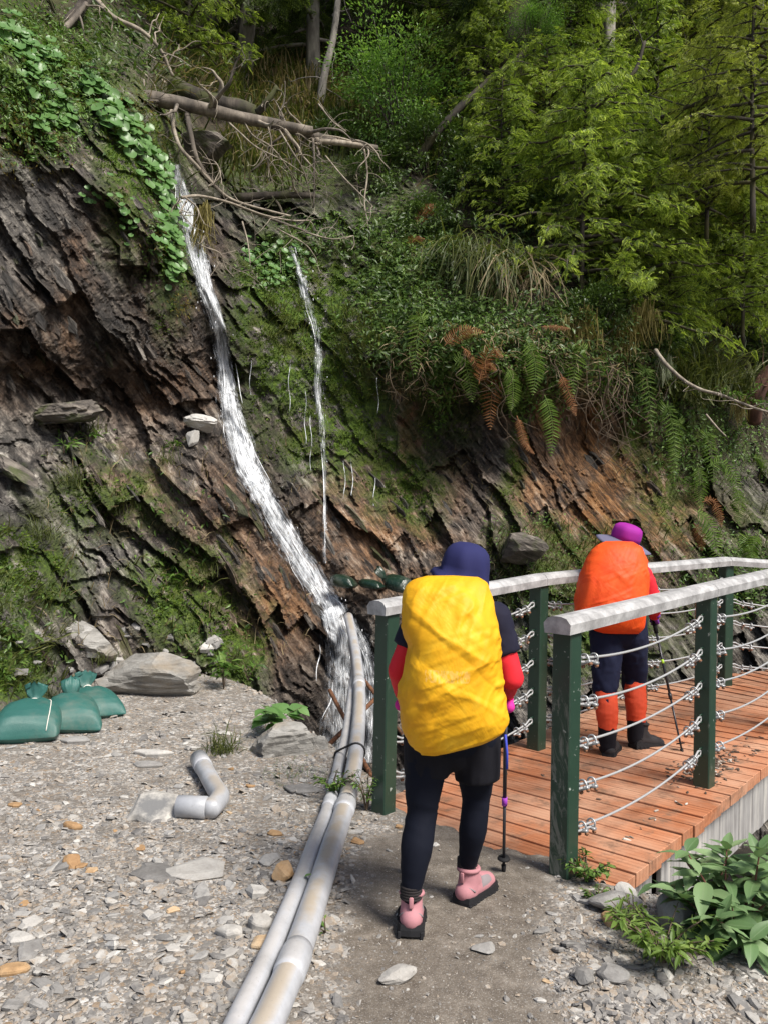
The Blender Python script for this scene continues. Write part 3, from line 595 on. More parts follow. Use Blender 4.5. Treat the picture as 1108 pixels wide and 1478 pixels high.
flat_slab(375, 1345, 0.11, 0.09, 0.05, 529, 'white chunk of quartz on the gravel left of the small pipe', M_SP, R(30), (0, R(12)))
flat_slab(332, 1355, 0.11, 0.08, 0.04, 531, 'pale grey chunk beside the white quartz chunk', M_SP, R(-30))
flat_slab(383, 1370, 0.13, 0.09, 0.03, 533, 'orange stained chip by the small pipe', M_SR, R(5))
# individually placed chips
CH = {}
for cn, m in (('grey', M_SG), ('pale', M_SP), ('rust', M_SR)):
    CH[cn] = []
    for i in range(5):
        V, Fs = chip_arrays(600 + i + (hash_ := {'grey': 0, 'pale': 20, 'rust': 40}[cn]), 6); m2 = MB(); m2.add(V, Fs); CH[cn].append(m2.mesh('stone', m, False))
LBL = {'grey': ('grey slate chip lying loose on the gravel', 'grey slate chips on the gravel'), 'pale': ('pale whitish chip lying loose on the gravel', 'pale chips on the gravel'), 'rust': ('orange brown chip lying loose on the gravel', 'orange brown chips on the gravel')}
def zone(cn, x, y):
    a = {'grey': 'grey slate chip', 'pale': 'pale whitish chip', 'rust': 'orange brown chip'}[cn]; e = gnd(290, 1150); i = np.abs(PB_[:, 1] - y).argmin(); dx = x - PB_[i, 0]
    if dx > .12: w = 'on the gravel right of the path below the bridge' if x > .45 and y < 3.6 else 'at the edge of the trodden path right of the pipes'
    elif math.hypot(x - e[0], y - e[1]) < .55: w = 'lying around the broken elbow pipe'
    elif y > 5.0 and x < -1.3: w = 'on the ground in front of the sandbags and boulders'
    elif y > 4.6: w = 'on the gravel near the ravine edge behind the elbow pipe'
    elif dx > -.45: w = 'close along the left side of the two pipes'
    elif y > 3.5: w = 'in the middle of the gravel in front of the elbow pipe'
    else: w = 'on the near gravel at the bottom left'
    return f'small {a} {w}', 'stone', f'{a}s {w}'
PB_ = np.array([at(px, py, d) for px, py, d in [(400, 1470, 2.52), (438, 1370, 2.93), (474, 1255, 3.6), (500, 1160, 4.35), (514, 1085, 5.2)]])
k = 0
while k < 230:
    x, y = on_view(1, -20, 1140, 1040, 1480); x, y = float(x[0]), float(y[0])
    pm = float(path_mask(x, y)); s_ = (x - L1[0]) * UB[0] + (y - L1[1]) * UB[1]; q_ = (x - L1[0]) * NB[0] + (y - L1[1]) * NB[1]
    if RNG.random() < pm * 0.9 or lipd(x, y) > 0 or (s_ > 0.0 and -0.1 < q_ < 1.35) or x > 1.3: continue
    cn = ['grey', 'grey', 'grey', 'grey', 'pale', 'pale', 'pale', 'rust'][RNG.integers(8)]; s = RNG.uniform(0.016, 0.038) * (1 + 0.7 * (RNG.random() < 0.12)) * (1 - 0.3 * pm)
    fl = s * RNG.uniform(0.14, 0.34)
    link('stone', CH[cn][RNG.integers(5)], None, (x, y, float(gz(x, y)) + fl * 0.6), (RNG.normal(0, 0.16), RNG.normal(0, 0.16), RNG.uniform(0, 6.28)), *zone(cn, x, y), sc=(s * RNG.uniform(.9, 1.4), s * RNG.uniform(.6, 1), fl)); k += 1

for i in range(34):
    px_, py_ = RNG.uniform(20, 340), RNG.uniform(905, 1000); p, nn, d = surf(np.array([px_]), np.array([py_])); g_ = gnd(px_, py_); p = p[0] if p[0][1] < g_[1] else g_
    s = RNG.uniform(.03, .085) * (1.5 if i < 6 else 1); cn = ['grey', 'grey', 'pale'][i % 3]; fl = s * RNG.uniform(.2, .5)
    link('stone', CH[cn][RNG.integers(5)], None, p + np.array([0, -.02, .012]), (RNG.normal(.25, .3), RNG.normal(0, .3), RNG.uniform(0, 6.28)), {'grey': 'grey slate piece in the rubble at the cliff foot around the boulders', 'pale': 'pale slate piece in the rubble at the cliff foot around the boulders'}[cn], 'stone', {'grey': 'grey rubble at the cliff foot', 'pale': 'pale rubble at the cliff foot'}[cn], sc=(s * RNG.uniform(.9, 1.4), s * RNG.uniform(.6, 1), fl))
# ---------------------------------------------------------------- footbridge
def m_deck():
    t = NT('red stained timber'); r = t.orand(); o = t.n('ShaderNodeTexCoord').outputs['Object']
    mp = t.n('ShaderNodeMapping'); t.l(o, mp.inputs[0]); mp.inputs['Scale'].default_value = (1.2, 22, 22)
    cb = t.n('ShaderNodeCombineXYZ'); t.l(t.math('MULTIPLY', r, 50), cb.inputs[0]); t.l(cb.outputs[0], mp.inputs['Location'])
    g = t.noise(mp.outputs[0], 2.2, 6, 0.7); big = t.noise(t.pos(), 2.0, 5, 0.6)
    c = t.ramp(t.math('ADD', t.math('MULTIPLY', g, 0.75), t.math('MULTIPLY', r, 0.25)), [(0.25, (0.22, 0.082, 0.038)), (0.45, (0.38, 0.145, 0.068)), (0.62, (0.47, 0.195, 0.10)), (0.8, (0.54, 0.28, 0.17))])
    c = t.mix(t.ramp(big, [(0.40, 0.0), (0.62, 0.75)]), c, (0.50, 0.30, 0.20))
    d = t.noise(t.pos(), 7, 6, 0.72); c = t.mix(t.ramp(d, [(0.52, 0.0), (0.66, 0.75)]), c, (0.17, 0.105, 0.07))
    wv = t.n('ShaderNodeTexWave', bands_direction='Y'); t.l(o, wv.inputs[0]); wv.inputs['Scale'].default_value = 9.0; wv.inputs['Distortion'].default_value = 0.6; wv.inputs['Detail'].default_value = 2
    gr = t.ramp(wv.outputs[1], [(0.0, 0.0), (0.25, 1.0)]); c = t.mix(gr, t.mix(1.0, c, (0.88, 0.85, 0.84), 'MULTIPLY'), c)
    return t.pbr(c, 0.75, t.bump(t.math('ADD', t.math('MULTIPLY', g, 0.5), gr), 0.35, 0.006), spec=0.2)
def m_grey_wood(name, a, b, c_, vertical=True):
    t = NT(name); p = t.pos((14, 14, 1.0) if vertical else (3, 3, 30)); g = t.noise(p, 1.6, 6, 0.65); b2 = t.noise(t.pos(), 3.5, 4)
    c = t.ramp(t.math('ADD', t.math('MULTIPLY', g, 0.7), t.math('MULTIPLY', b2, 0.3)), [(0.3, a), (0.5, b), (0.68, c_)])
    return t.pbr(c, 0.85, t.bump(g, 0.35, 0.004))
M_DECK = m_deck(); M_FASC = m_grey_wood('weathered grey board', (0.11, 0.10, 0.10), (0.31, 0.30, 0.29), (0.52, 0.49, 0.45))
M_BEAM = m_grey_wood('dark beam', (0.03, 0.027, 0.024), (0.07, 0.06, 0.05), (0.12, 0.11, 0.1))
def m_rail():
    t = NT('whitewashed rail'); n = t.noise(t.pos(), 9, 6, 0.7); n2 = t.noise(t.pos(), 60, 4, 0.7)
    c = t.ramp(n, [(0.30, (0.17, 0.166, 0.165)), (0.48, (0.30, 0.296, 0.295)), (0.62, (0.44, 0.436, 0.435))]); c = t.mix(t.ramp(n2, [(0.58, 0.0), (0.72, 0.5)]), c, (0.22, 0.21, 0.21))
    return t.pbr(c, 0.7, t.bump(n2, 0.25, 0.003))
M_RAIL = m_rail()
def m_post():
    t = NT('green painted post'); n = t.noise(t.pos((30, 30, 6), (R(20), 0, 0)), 1.2, 6, 0.72); n2 = t.noise(t.pos(), 12, 5)
    c = t.mix(n2, (0.012, 0.034, 0.022), (0.022, 0.052, 0.034))
    sc = t.math('MULTIPLY', t.ramp(n, [(0.64, 0.0), (0.68, 1.0)]), t.ramp(t.noise(t.pos(), 2.3, 3), [(0.45, 0.0), (0.6, 1.0)]))
    c = t.mix(sc, c, (0.16, 0.19, 0.165))
    wr = t.math('MULTIPLY', t.attr('scuff'), t.ramp(t.noise(t.pos((26, 26, 4), (0, R(18), 0)), 1.0, 6, 0.75, 0.8), [(0.50, 0.0), (0.58, 1.0)])); c = t.mix(wr, c, (0.13, 0.145, 0.125))
    ch = t.ramp(t.noise(t.pos(), 34, 4, 0.6), [(0.68, 0.0), (0.71, 1.0)]); c = t.mix(ch, c, (0.30, 0.33, 0.30))
    return t.pbr(c, 0.38, t.bump(n2, 0.1, 0.004), spec=0.5)
M_POST = m_post()
t_ = NT('galvanised steel'); M_GALV = t_.pbr(t_.ramp(t_.noise(t_.pos(), 60, 4), [(0.35, (0.30, 0.305, 0.31)), (0.65, (0.48, 0.485, 0.49))]), 0.42, metal=0.55)
t_ = NT('steel cable'); M_CAB = t_.pbr(t_.mix(t_.noise(t_.pos(), 300, 2), (0.28, 0.285, 0.29), (0.48, 0.485, 0.49)), 0.5, metal=0.3)
t_ = NT('rusty nut'); M_NUT = t_.pbr((0.22, 0.10, 0.05), 0.8)

up = np.array([0, 0, 1.0])
def brp(s, q, z=0.0): return np.array([L1[0], L1[1], 0]) + UB * s + NB * q + up * (deck_z(s) + z)
bridge = thing('footbridge', brp(0, 0.55, 0), 'red stained plank footbridge with grey side boards crossing the ravine', 'footbridge')
BO = np.array(bridge.location)
def ang(): return math.atan2(NB[1], NB[0])
PL = []
for i in range(4):
    m2 = MB(); box(m2, (0, 0, 0), (0.72, 0, 0), (0, 0.0681, 0), (0, 0, 0.032), bev=0.002)
    V = m2.v[0]; PL.append(m2.mesh('plank', M_DECK, False))
# straight run, then the deck swings right with the rails
def deck_frame(s):
    """centre line point, direction across the deck, at run length s"""
    s0 = 3.1
    if s <= s0: return brp(s, 0.57), ang()
    a = -0.30 * (s - s0); c = brp(s0, 0.57); th = math.atan2(UB[1], UB[0]); n = 12; p = c.copy()
    for i in range(n):
        aa = th - 0.30 * (s - s0) * (i + .5) / n; p = p + np.array([math.cos(aa), math.sin(aa), 0.035]) * (s - s0) / n
    return p, ang() + a
s = -0.42; k = 0
while s < 6.2:
    p, a = deck_frame(s); sk = RNG.uniform(-0.009, 0.009)
    link('plank', PL[k % 4], bridge, sub(p + np.array([math.cos(a), math.sin(a), 0]) * sk + up * (-0.034 + RNG.uniform(-0.002, 0.003)), BO), (RNG.normal(0, 0.004), 0.0, a + RNG.normal(0, 0.006)))
    s += 0.1365; k += 1
def board(name, a, b, z0, z1, th, mat):
    m2 = MB(); a, b = np.asarray(a, float), np.asarray(b, float); d = (b - a) / 2; c = (a + b) / 2; n = np.cross(d, up); n /= np.linalg.norm(n)
    box(m2, c + up * (z0 + z1) / 2, d, n * th / 2, up * (z1 - z0) / 2, bev=0.004); o = m2.build(name, mat, bridge, False); o.data.transform(Matrix.Translation(-Vector(BO))); return o
def fascia(s0, s1, q, z0, z1, w=0.115):
    s = s0
    while s < s1:
        e = min(s + w, s1); board('fascia_board', brp(s + .003, q), brp(e - .003, q), z0 + RNG.uniform(-.006, .006), z1, 0.032 + RNG.uniform(-0.004, 0.004), M_FASC); s = e
fascia(0.10, 0.56, 1.20, -0.33, -0.07); fascia(0.67, 3.2, 1.20, -0.44, -0.07)
for q in (0.12, 1.08): board('beam', brp(-0.2, q), brp(3.1, q), -0.36, -0.071, 0.14, M_BEAM)
board('beam', brp(0.615, 0.0), brp(0.615, 1.16), -0.6, -0.365, 0.16, M_BEAM)

mb = MB(); g_ = np.random.default_rng(71); n_ = 420; ss = np.concatenate([g_.normal(1.85, .22, 260), g_.uniform(.3, 3.0, 60)]); qq = np.concatenate([g_.normal(1.02, .07, 260), np.where(g_.random(60) < .5, g_.normal(1.12, .05, 60), g_.uniform(-.05, 1.15, 60))]); kk = (qq < 1.24) & (qq > -.1); ss, qq = ss[kk], qq[kk]
P_ = np.array([brp(a, b, .004) for a, b in zip(ss, qq)]); N_ = len(P_); sz = g_.uniform(.004, .016, N_); V_, F_ = chip_arrays(333, 5, True); Xd = g_.normal(size=(N_, 3)) * [1, 1, .1]; M_ = rotmats(Xd, np.array([0, 0, 1.]) + g_.normal(0, .2, (N_, 3))) * np.stack([sz * 1.8, sz * .6, sz * .25], -1)[:, None, :]
t_ = NT('bark litter'); M_LIT = t_.pbr(t_.ramp(t_.island(), [(0., (.05, .035, .025)), (.6, (.14, .10, .075)), (.85, (.22, .17, .13)), (1., (.5, .47, .42))]), .9)
scatter(mb, V_, F_, M_, P_); mb.build('bark_litter', M_LIT, None, False, kind='stuff', label='bark crumbs and grit lying on the deck edge by the railing post')

# ---------------------------------------------------------------- railings
def clamp_mesh():
    m2 = MB()
    a = np.linspace(0, PI, 9); P = np.stack([np.zeros(9), 0.019 * np.cos(a), 0.013 + 0.019 * np.sin(a) - 0.006], -1)
    P = np.vstack([[0, 0.019, -0.034], P, [0, -0.019, -0.034]]); tube(m2, P, 0.0048, 6)
    box(m2, (0, 0, -0.014), (0.012, 0, 0), (0, 0.026, 0), (0, 0, 0.007), bev=0.003)
    for y in (-.019, .019): 
        tube(m2, np.array([[0, y, -0.021], [0, y, -0.031]]), 0.0095, 6, mi=1)
    return m2.mesh('clamp', [M_GALV, M_NUT])
CLAMP = clamp_mesh()
def make_railing(label, posts, hts, ext_start=0.09, group=None, scuffed=False):
    """posts: list of base points (with z); rail runs over their tops"""
    T = thing('bridge_railing', posts[0], label, 'railing'); O = np.array(T.location)
    for i, p in enumerate(posts):
        j0, j1 = max(i - 1, 0), min(i + 1, len(posts) - 1); d = posts[j1] - posts[j0]; a = math.atan2(d[1], d[0]); ca = np.array([math.cos(a), math.sin(a), 0]); cb = np.array([-math.sin(a), math.cos(a), 0])
        m2 = MB(); zb = -0.25 if i == 0 else -0.03; h = hts[i] - 0.055
        box(m2, (p - O) + up * (zb + h) / 2, ca * 0.046, cb * 0.046, up * (h - zb) / 2, bev=0.005)
        if scuffed and i == 0:
            V = m2.v[0]; m2.v[0] = V; s_ = (((V + O - p) @ ca) < -.038).astype(float); hh = (V + O - p)[:, 2]; z0_ = hh.min(); c5 = (p - O) - ca * .0466; zs = [0.02, .3, .6, .78, .86]; Vq = np.array([c5 + cb * y_ * .041 + up * z_ for z_ in zs for y_ in (-1, 1)]); m2.add(Vq, grid_faces(2, 5), scuff=np.repeat([1, .9, 1, .8, 0], 2))
        po = m2.build('post', M_POST, T, False)
        for k in range(5):
            zc = (0.19 + k * 0.187) * hts[i] / 1.115
            for sgn in ((1,) if i == 0 else (-1, 1)):
                if i == len(posts) - 1 and sgn == 1: continue
                m3 = MB(); c = p - O + up * zc + ca * sgn * 0.046
                tube(m3, np.array([c + up * 0.022, c + up * 0.022 + ca * sgn * 0.028, c + up * -0.022 + ca * sgn * 0.028, c - up * 0.022]), 0.0055, 6); m3.build('eye', M_POST, po)
    # rail: hexagonal-topped beam, mitred where it bends
    tops = [p + up * h for p, h in zip(posts, hts)]; d0 = tops[1] - tops[0]; d0 /= np.linalg.norm(d0); tops[0] = tops[0] - d0 * ext_start
    prof = np.array([(-.062, -.055), (.062, -.055), (.066, -.012), (.046, .012), (.02, .02), (-.02, .02), (-.046, .012), (-.066, -.012)])
    for i in range(len(tops) - 1):
        a, b = tops[i], tops[i + 1]; d = b - a; L = np.linalg.norm(d); d /= L; sd_ = np.cross(d, up); sd_ /= np.linalg.norm(sd_); un = np.cross(sd_, d)
        n = 14; m2 = MB(); t = np.linspace(0.0025 / L, 1 - 0.0025 / L, n)
        def shear(end, nb_):       # cut the end on the bisector
            if nb_ is None: return 0.0
            e = nb_ / np.linalg.norm(nb_); bis = d + e; bis /= np.linalg.norm(bis); return -(sd_ @ bis) / (d @ bis)
        k0 = shear(0, (tops[i] - tops[i - 1]) if i > 0 else None); k1 = shear(1, (tops[i + 2] - tops[i + 1]) if i + 2 < len(tops) else None)
        V = []
        for tt in t:
            kk = k0 * (1 - tt) + k1 * tt
            for (u, v) in prof: V.append(a + d * (L * tt + kk * u) + sd_ * (u + 0.0012 * (vn(tt * 3 + i, u * 4, v * 3, 5) - .5)) + un * (v + 0.0015 * (vn(tt * 3 + i * 3, u * 3, 1, 6) - .5)) - O)
        m_ = len(prof); ii = np.arange(n - 1)[:, None] * m_; jj = np.arange(m_)[None]; kq = (jj + 1) % m_
        m2.add(V, [np.stack([ii + jj, ii + m_ + jj, ii + m_ + kq, ii + kq], -1).reshape(-1, 4), np.array([list(range(m_)), list(range((n - 1) * m_, n * m_))[::-1]])])
        m2.build('handrail', M_RAIL, T, False)
    # cables
    for i in range(len(posts) - 1):
        a0, b0 = posts[i], posts[i + 1]; dxy = (b0 - a0) * [1, 1, 0]; dxy /= np.linalg.norm(dxy); sd_ = np.cross(dxy, up)
        for k in range(5):
            za = (0.19 + k * 0.187) * hts[i] / 1.115; zb = (0.19 + k * 0.187) * hts[i + 1] / 1.115
            A = a0 + up * za + dxy * 0.072; B = b0 + up * zb - dxy * 0.072; L = np.linalg.norm(B - A); sag = 0.045 * (1 + 0.4 * RNG.random()) * (L / 1.6)
            def pt(t, off=0.0): return A + (B - A) * t - up * (sag * 4 * t * (1 - t) + off)
            tl = 0.20 / L; P = []
            for t in np.linspace(tl, 0.05 / L, 6): P.append(pt(t, 0.019))
            P += [A + dxy * 0.02 - up * 0.017, A - dxy * 0.008 - up * 0.012, A - dxy * 0.014, A - dxy * 0.008 + up * 0.012, A + dxy * 0.02 + up * 0.012]
            for t in np.linspace(0.06 / L, 1 - 0.06 / L, 22): P.append(pt(t))
            P += [B - dxy * 0.02 + up * 0.012, B + dxy * 0.008 + up * 0.012, B + dxy * 0.014, B + dxy * 0.008 - up * 0.012, B - dxy * 0.02 - up * 0.017]
            for t in np.linspace(1 - 0.05 / L, 1 - tl, 6): P.append(pt(t, 0.019))
            m2 = MB(); tube(m2, np.array(P) - O, 0.0062, 6); ca = m2.build('cable', M_CAB, T)
            for t in (0.085 / L, 0.165 / L, 1 - 0.085 / L, 1 - 0.165 / L):
                c = pt(t, 0.0095); dr = pt(t + .01) - pt(t - .01); dr /= np.linalg.norm(dr); sx = np.cross(dr, up); sx /= np.linalg.norm(sx); Z = np.cross(sx, dr) if False else np.cross(dr, -sx)
                ro = RNG.normal(0, 0.35); Z = up - dr * (up @ dr); Z /= np.linalg.norm(Z); Y = np.cross(Z, dr); Z2 = Z * math.cos(ro) + Y * math.sin(ro); Y2 = np.cross(Z2, dr)
                o = link('clamp', CLAMP, ca); mw = Matrix(np.stack([dr, Y2, Z2], -1).tolist()).to_4x4(); mw.translation = Vector(c - O); o.matrix_local = mw
    return T
def pb(px, py, z): p = gnd(px, py, z); return p
R2 = pb(1015, 1132, 0.07); L2 = pb(773, 1081, 0.06); L4 = pb(1045, 992, 0.15); L3 = (L2 + L4) / 2 + np.array([-0.03, 0.03, 0.0])
dR = (R2 - R1); R3 = R2 + dR * 1.0; R4 = R3 + np.array([1.3, 1.0, 0.05]); L5 = L4 + np.array([1.75, 0.25, 0.02])
make_railing('near railing with a scuffed end post and sagging steel cables, right of the path', [R1, R2, R3, R4], [1.115, 1.125, 1.13, 1.1], scuffed=True)
make_railing('far railing behind the two hikers, starting at the green post beside the pipes', [L1, L2, L3, L4, L5], [1.10, 1.13, 1.13, 1.125, 1.02])

# ---------------------------------------------------------------- pipes
def m_pipe():
    t = NT('grey plastic pipe'); n = t.noise(t.pos(), 6, 5, 0.65); c = t.ramp(n, [(0.3, (0.30, 0.31, 0.33)), (0.6, (0.43, 0.44, 0.465))])
    nz = t.n('ShaderNodeSeparateXYZ'); t.l(t.n('ShaderNodeNewGeometry').outputs['Normal'], nz.inputs[0])
    dd = t.math('MULTIPLY', t.ramp(nz.outputs[2], [(0.72, 0.0), (0.98, 1.0)]), t.ramp(t.noise(t.pos(), 5, 5), [(0.36, 0.0), (0.5, 0.85)]))
    dd = t.math('MULTIPLY', dd, t.attr('dust'), clamp=True)
    c = t.mix(t.math('MULTIPLY', dd, .85), c, (0.36, 0.29, 0.20)); s_ = t.ramp(t.noise(t.pos(), 70, 4, 0.7), [(0.62, 0.0), (0.7, 0.5)]); c = t.mix(s_, c, (0.22, 0.21, 0.2))
    return t.pbr(c, 0.42, t.bump(n, 0.1, 0.004), spec=0.5)
M_PIPE = m_pipe()
t_ = NT('black tie'); M_BLK = t_.pbr((0.012, 0.012, 0.013), 0.5)
def pipe_pts(rows): return catmull([at(px, py, d) for px, py, d in rows], 10)
PBIG = pipe_pts([(362, 1560, 2.25), (400, 1470, 2.52), (438, 1370, 2.93), (474, 1255, 3.6), (500, 1160, 4.35), (514, 1085, 5.2), (519, 1000, 6.6), (513, 940, 7.9), (503, 890, 9.0)])
PSML = pipe_pts([(318, 1560, 2.28), (360, 1465, 2.57), (403, 1370, 2.97), (449, 1255, 3.68), (478, 1160, 4.45), (490, 1100, 5.2), (500, 1060, 5.75), (508, 1000, 6.8), (512, 960, 7.7), (508, 930, 8.3)])
rb, rs = 0.049, 0.035
for P_, r_, lo in ((PBIG, rb, 4.35), (PSML, rs, 4.5)):
    for p in P_:
        if p[1] < lo + 0.3: p[2] = max(p[2], float(gz(p[0], p[1])) + r_ * 0.9)
def pipe(P, r, label, cuts, seam=None, dust=1.0):
    o = thing('pipe', P[0] * [1, 1, 0], label, 'pipe'); O = np.array(o.location)
    m2 = MB(); tube(m2, P - O, r, 20, dust=dust); m2.build('pipe_run', M_PIPE, o)
    for c in cuts:
        y = np.abs(P[:, 1] - c).argmin(); d = P[min(y + 1, len(P) - 1)] - P[max(y - 1, 0)]; d /= np.linalg.norm(d); q = np.array([P[y] + d * t for t in np.linspace(-0.085, 0.085, 6)])
        m2 = MB(); tube(m2, q - O, [r * 1.05, r * 1.11, r * 1.11, r * 1.11, r * 1.11, r * 1.05], 20, dust=dust * 0.3); m2.build('coupling', M_PIPE, o)
    return o
pb_ = pipe(PBIG, rb, 'wide dusty grey pipe running from the path up to the waterfall', [2.75, 4.25, 6.9])
ps_ = pipe(PSML, rs, 'thin grey pipe beside the wide pipe, on its left', [4.4, 4.75], dust=0.35)
def ring(c, n, u, v, r, seg=20):
    a = np.linspace(0, 2 * PI, seg + 1); return np.array([c + u * r * math.cos(x) + v * r * math.sin(x) for x in a])
i1 = np.abs(PBIG[:, 1] - 5.25).argmin(); i2 = np.abs(PSML[:, 1] - 5.32).argmin(); cA, cB = PBIG[i1], PSML[i2]
sx = (cA - cB) / np.linalg.norm(cA - cB); dr = PBIG[i1 + 1] - PBIG[i1 - 1]; dr /= np.linalg.norm(dr); sx -= dr * (sx @ dr); sx /= np.linalg.norm(sx); sy = np.cross(dr, sx); sy *= np.sign(sy[2])
Q = [cA + (sx * math.cos(a) + sy * math.sin(a)) * (rb + .006) for a in np.linspace(-1.4, 1.45, 9)] + [cB + (sx * math.cos(a) + sy * math.sin(a)) * (rs + .007) for a in np.linspace(1.7, 4.5, 9)]
m2 = MB(); Q = np.array(Q + [Q[0]]); tube(m2, Q, 0.007, 6); o = m2.build('tie', M_BLK); rebase(o, cB); tag(o, 'black tie strapping the wide and thin pipes together', 'cable tie')
# broken elbow pipe on the gravel
E = [gnd(268, 1166, 0.05), gnd(300, 1167, 0.05)]
e0 = gnd(262, 1164, 0.054); e1 = gnd(306, 1166, 0.054); e2 = gnd(318, 1150, 0.055); e3 = gnd(300, 1118, 0.058); e4 = gnd(288, 1096, 0.06)
ep = catmull([e0, e1 * 0.85 + e0 * 0.15, e1, e2, e2 * 0.6 + e3 * 0.4, e3, e4], 7)
el = thing('elbow_pipe', e0 * [1, 1, 0], 'broken grey elbow pipe lying alone on the gravel', 'pipe'); O = np.array(el.location)
m2 = MB(); tube(m2, ep - O, 0.050, 20, cap=False, dust=0.8); tube(m2, ep[::-1] - O, 0.045, 20, cap=False, dust=0); m2.build('pipe_run', M_PIPE, el)
d = (e1 - e0) / np.linalg.norm(e1 - e0); m2 = MB(); tube(m2, np.array([e0 - d * 0.02, e0 - d * 0.018, e0 + d * .13, e0 + d * .135]) - O, [.050, .056, .056, .051], 20, cap=False, dust=.1); tube(m2, np.array([e0 + d * .135, e0 - d * 0.019]) - O, [.0495, .0495], 20, cap=False, dust=0); m2.build('socket', M_PIPE, el)
d = (e4 - e3) / np.linalg.norm(e4 - e3); m2 = MB(); tube(m2, np.array([e4 - d * .16, e4 - d * .155, e4 + d * .01]) - O, [.051, .055, .055], 20, dust=.3); m2.build('socket', M_PIPE, el)
# rusty reinforcing bars in the ravine
t_ = NT('rusty iron'); _n = t_.noise(t_.pos(), 30, 5); M_RUST = t_.pbr(t_.ramp(_n, [(0.3, (0.06, 0.024, 0.012)), (0.65, (0.20, 0.085, 0.038))]), 0.85, t_.bump(_n, 0.5, 0.004))
def bar(pts, r, label):
    P = np.array([at(*q) for q in pts]); m2 = MB(); tube(m2, P, r, 8); o = m2.build('iron_bar', M_RUST); rebase(o, P[0]); tag(o, label, 'iron bar')
bar([(476, 996, 7.2), (500, 1042, 6.9), (512, 1066, 6.8)], 0.018, 'rusty bar leaning down to the right behind the thin pipe')
bar([(468, 1082, 6.3), (500, 1050, 6.6), (560, 990, 7.4)], 0.018, 'rusty bar rising to the right under both pipes')
bar([(520, 975, 7.8), (545, 1006, 7.4)], 0.018, 'short rusty bar right of the wide pipe, touching the green post')
bar([(520, 1090, 5.6), (536, 1120, 5.3)], 0.016, 'rusty bar end at the foot of the green post beside the wide pipe')
bar([(428, 1080, 6.4), (448, 1058, 6.5)], 0.025, 'rusty stub of iron sticking up behind the pale jagged boulder')
bar([(572, 1050, 6.2), (596, 1080, 5.9)], 0.012, 'thin rusty rod behind the front hiker beyond the green post')

# ---------------------------------------------------------------- sandbags
def m_bag(name, a, b, rough):
    t = NT(name); n = t.noise(t.pos(), 7, 5); w = t.n('ShaderNodeTexWave'); w.inputs['Scale'].default_value = 130; t.l(t.n('ShaderNodeTexCoord').outputs['Object'], w.inputs[0])
    c = t.mix(n, a, b); d_ = t.ramp(t.noise(t.pos(), 4, 5, .7), [(0.5, 0), (0.72, .5)]); c = t.mix(d_, c, (0.16, 0.17, 0.14))
    return t.pbr(c, rough, t.bump(t.math('ADD', t.math('MULTIPLY', w.outputs[1], .15), t.noise(t.pos(), 14, 4)), 0.35, 0.012), spec=.5)
M_BAG = m_bag('green woven plastic', (0.018, 0.088, 0.076), (0.035, 0.135, 0.115), 0.45)
M_BAGD = m_bag('wet dark green plastic', (0.004, 0.014, 0.008), (0.010, 0.030, 0.017), 0.25)
t_ = NT('string'); M_STR = t_.pbr((0.62, 0.6, 0.54), .8)
